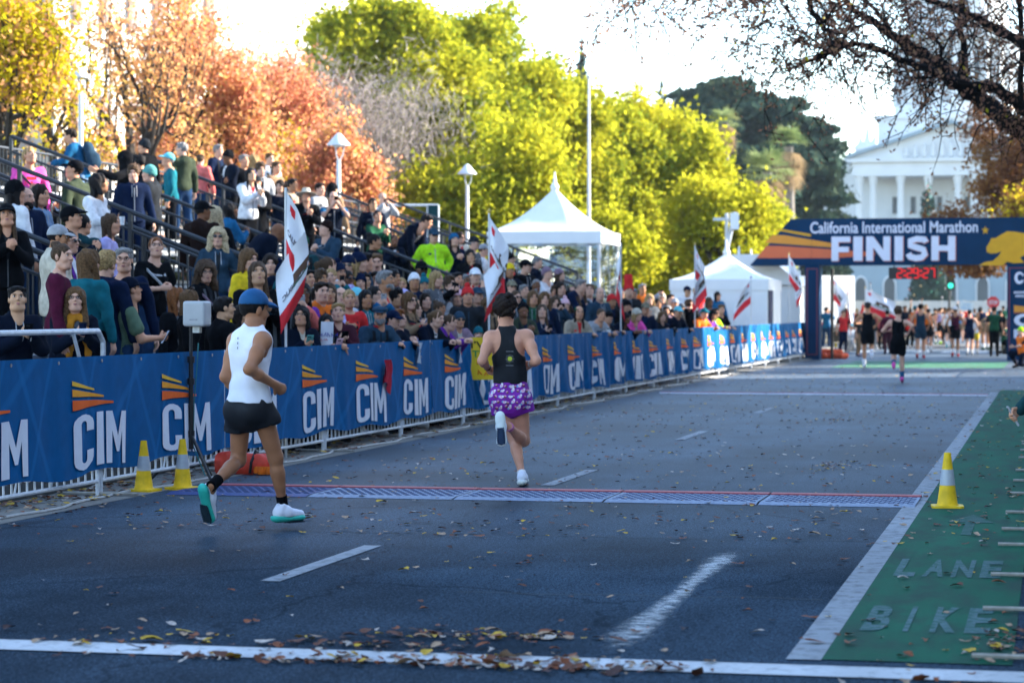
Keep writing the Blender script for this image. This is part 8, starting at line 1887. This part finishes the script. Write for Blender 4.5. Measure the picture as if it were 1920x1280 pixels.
RUNLEGS = {0: (((.10, .12, .53), (.11, -.28, .42), (.12, -.34, .29)), ((-.09, .05, .50), (-.09, -.04, .10), (-.09, .12, .03))), 1: (((.09, .03, .50), (.09, -.10, .12), (.09, .06, .035)), ((-.10, .10, .54), (-.10, -.30, .46), (-.10, -.40, .36)))}
WALKL = (((.09, .12, .51), (.09, .10, .10), (.10, .26, .04)), ((-.09, -.02, .50), (-.09, -.22, .14), (-.10, -.10, .04)))
CROUCH = (((.20, .32, .50), (.18, .05, .10), (.2, .2, .04)), ((-.15, .20, .12), (-.12, -.22, .10), (-.12, -.3, .04)))
for i, ln in enumerate(FAR.strip().split('\n')):
    a, b, c, d, e, shc, lab = ln.split('|'); px, py, fy, f, ff, pose = a.split(); px, py, fy, f, ff = map(float, (px, py, fy, f, ff)); dd = gd(fy)
    p = ray(px, dd, py); crouch = 'crouched' in lab or 'seated' in lab; ht = 1.75 - (.44 if crouch else 0) - (.2 if pose == 'bend' else 0); s = min(max(p.z / ht, .8), 1.12)
    bt, bc_ = e.split(); kw = spec_args(b, c, d, e); yaw = face_cam(p.x, p.y, f); run = pose == 'run'
    ex = ['shirt:charcoal'] if kw['top'] == 'vest' else []
    if bt == 'shorts': ex.append('sock:' + ('blue' if shc == 'pink' else 'white'))
    if pose == 'photo': ex.append('cam')
    r = person(p.x, p.y, .0 if not run else .0, yaw, s, pose, max(-70, min(70, ff - f)), 0, bottom=bt, bc=bc_, sc=shc, ex=ex, label=lab, group=GR if i < 2 else GC, sit=crouch, legs=RUNLEGS[i % 2] if run else (WALKL if pose == 'walk' else (CROUCH if crouch else None)), **kw)
# the small figures behind them
tops = ['jacket navy', 'tee white', 'jacket charcoal', 'tank sky', 'jacket red', 'tee lgrey', 'jacket black', 'tee orange', 'jacket teal', 'jacket green', 'tee blue', 'sweater tan', 'jacket purple', 'tee pink', 'tank yellow', 'jacket olive']
nm_ = ['standing before the canvas fence', 'beside the far barrier']
used = set()
for i in range(26):
    px = 1556 + i * 12.9 + random.uniform(-4, 4); dd = random.uniform(104, 138); p = ray(px, dd, 0); t_ = tops[i % 16]; sh = i % 3 == 1; hr = ['short black', 'short brown', 'long dark', 'short grey', 'pony blond'][i % 5]
    ps = ['down', 'phone', 'photo', 'hips', 'raise', 'cross', 'walk'][i % 7]; cl_ = {'lgrey': 'pale grey', 'sky': 'sky blue'}.get(t_.split()[1], t_.split()[1])
    lab = f"far figure in {cl_} {t_.split()[0]} with {hr.split()[1]} hair and {'bare legs' if sh else 'long trousers'}, {['arms down', 'looking at hands', 'hands at face', 'hands on hips', 'one arm up', 'arms folded', 'walking'][i % 7]}"
    person(p.x, p.y, .0, face_cam(p.x, p.y, random.choice([0, 30, 160, 180, 200, -40])), random.uniform(.93, 1.04), ps, 0, 0, hair=hr.split()[0], hc=hr.split()[1], fem=hr.split()[0] in ('long', 'pony'), sk=random.choice('lptab'), top=t_.split()[0], tc=t_.split()[1], bottom='shorts' if sh else 'trousers', bc=random.choice(['black', 'navy', 'charcoal', 'khaki']), label=lab, group=GC)
# marshal at the right edge: only the hand with the phone reaches into the picture
q = ray(1911, 16.5)
person(q.x + .32, q.y - .05, 0, R(98), .85, 'low', 0, -10, top='jacket', tc='dteal', hair='short', hc='dark', ex=['ph1:lgrey'], label='person just outside the right edge, holding a phone over the bike lane', group='spectators along the bike lane')
# a black backpack hung on the railing
p = ray(118, 33.4, 366); t = thing('backpack', (p.x, p.y, p.z - .55), 'black backpack hanging on the railing above the man in the dark cap', 'backpack'); s_ = SDF((-.2, -.2, -.05), (.2, .2, .62), .025); s_.cone((0, 0, .15), (0, 0, .38), .17, .12, .02); s_.cone((0, -.1, .12), (0, -.1, .2), .1, .09, .02); s_.cone((-.05, 0, .5), (.05, 0, .5), .02, .02, .01); s_.wrinkle(.006, 30, 2); V, F = s_.mesh(); link('pack_body', raw_mesh('pack_body', V, F, [fab('black')]), t); mb = MB(); mb.tube([(-.06, 0, .46), (-.04, 0, .6), (.04, 0, .6), (.06, 0, .46)], .014, 6); mb.build('strap', fab('black'), t, True)

# ------------------------------------------------------------------ fallen leaves
LEAFM = [mat('fallen_' + n_, c, .8, .3, 60, .2, 90) for n_, c in (('brown', (.12, .042, .022)), ('rust', (.22, .062, .02)), ('tan', (.36, .23, .14)), ('yellow', (.50, .30, .02)), ('dark', (.045, .018, .015)), ('pale', (.46, .38, .32)))]
g = np.random.default_rng(12); LM = []
def leaf_shape(k):
    n = 11; V = [(0, 0, .3 * .05)]
    for i in range(n):
        a = 2 * math.pi * i / n; r = (1 + .35 * math.cos(3 * a + k) * (k % 3 > 0) + .12 * math.sin(7 * a + k)) * (.62 if k % 2 else .8); x, y = r * math.cos(a) * .5, r * math.sin(a) * (.32 + .05 * (k % 4)); V.append((x, y, .07 * math.sin(x * 5 + k) + .22 * abs(y) + .05 * (k % 3) * x))
    mn = min(v[2] for v in V); return [(a, b, c - mn + .02) for a, b, c in V], [(0, 1 + i, 1 + (i + 1) % n) for i in range(n)]
for k in range(12):
    V, F = leaf_shape(k); LM.append(raw_mesh('leaf', V, F, [LEAFM[k % 6]]))
def leaf_spots():
    out = []
    for i in range(420): out.append((g.uniform(-7.4, -.1), 10.05 + 14 * g.random() ** 1.8))
    for cx_, cy_, n, sx, sy in ((-2.7, 11.15, 110, .42, .09), (-3.1, 10.75, 60, .4, .08), (-2.6, 10.38, 90, .7, .10), (-1.9, 10.3, 60, .4, .10), (-2.9, 10.15, 40, .75, .08), (-.22, 11.4, 60, .12, .35), (-3.3, 10.12, 40, .6, .1), (-2.3, 10.1, 45, .5, .1), (-4.4, 10.9, 20, .5, .15), (-4.2, 10.6, 25, .3, .1)):
        for i in range(n): out.append((cx_ + sx * g.normal() * .6, cy_ + abs(sy * g.normal()) * 1.0 if cy_ < 10.2 else cy_ + sy * g.normal()))
    return out
sp_ = sorted(leaf_spots(), key=lambda q: q[1]); V0 = []; F0 = []; MI = []
for i, (x, y) in enumerate(sp_):
    s = g.choice([.03, .045, .06, .08], p=[.25, .3, .25, .2]) * g.uniform(.7, 1.5)
    if i < 290:
        o = link('leaf', LM[int(g.choice(12, p=[.13, .12, .1, .03, .09, .09, .1, .1, .08, .02, .07, .07]))], road, (x, y, .009 + .004 * g.random())); o.scale = (s, s, s); o.rotation_euler = (g.normal() * .26, g.normal() * .26, g.uniform(0, 6.28))
    else: V0.append((x, y, s))
for i in range(2600):
    V0.append((g.uniform(-7.4, -.1), 16 + 55 * g.random() ** 1.4, g.choice([.04, .06, .08])))
for cx_, cy_, n_ in ((gpt(1565, 788).x, gpt(1565, 788).y, 60), (gpt(1570, 874).x, gpt(1570, 874).y, 90), (-3.2, 14.5, 14)):
    for i in range(n_): V0.append((cx_ + .16 * g.normal(), cy_ + .35 * g.normal(), g.choice([.03, .045, .06])))
for i in range(2200):
    t_ = g.random(); V0.append((-8.24 + abs(g.normal()) * .20 if t_ < .55 else (-7.6 - 1.2 * g.random() ** 1.5), 14 + 38 * g.random() ** 1.6, g.choice([.05, .07, .09, .11])))
VV = []; FF = []; MI = []
for x, y, s in V0:
    k = g.integers(0, 12); V, F = leaf_shape(k); a = g.uniform(0, 6.283); ca_, sa_ = math.cos(a), math.sin(a); n = len(VV); zb_ = .008 if x > -8.2 else (.135 if x < -8.3 else .01)
    if x < -8.2 and x > -8.48: zb_ = .135
    VV += [(x + s * (ca_ * q[0] - sa_ * q[1]), y + s * (sa_ * q[0] + ca_ * q[1]), zb_ + s * q[2]) for q in V]; FF += [tuple(n + j for j in f) for f in F]; MI += [int(g.choice(6, p=[.22, .2, .22, .16, .08, .12]))] * len(F)
tag(link('fallen_leaves', raw_mesh('fallen_leaves', VV, np.array(FF), LEAFM, MI)), kind='stuff')
print('people', NPEOPLE, 'objects', len(COL.objects), 'tris', sum(len(o.data.polygons) * 2 for o in COL.objects if o.type == 'MESH' and o.data.users == 1), 'time', round(time.time() - T0, 1))
# ------------------------------------------------------------------ morning haze
hm = bpy.data.materials.new('haze_air'); hm.use_nodes = True; hn = hm.node_tree.nodes; hn.remove(hn['Principled BSDF']); pv_ = hn.new('ShaderNodeVolumePrincipled'); pv_.inputs['Color'].default_value = (.72, .88, 1, 1); pv_.inputs['Density'].default_value = HAZE; hm.node_tree.links.new(pv_.outputs[0], hn['Material Output'].inputs['Volume'])
mb = MB(); mb.box((0, 1000, 34.5), (1440, 2460, 71)); tag(mb.build('haze', hm), kind='stuff')
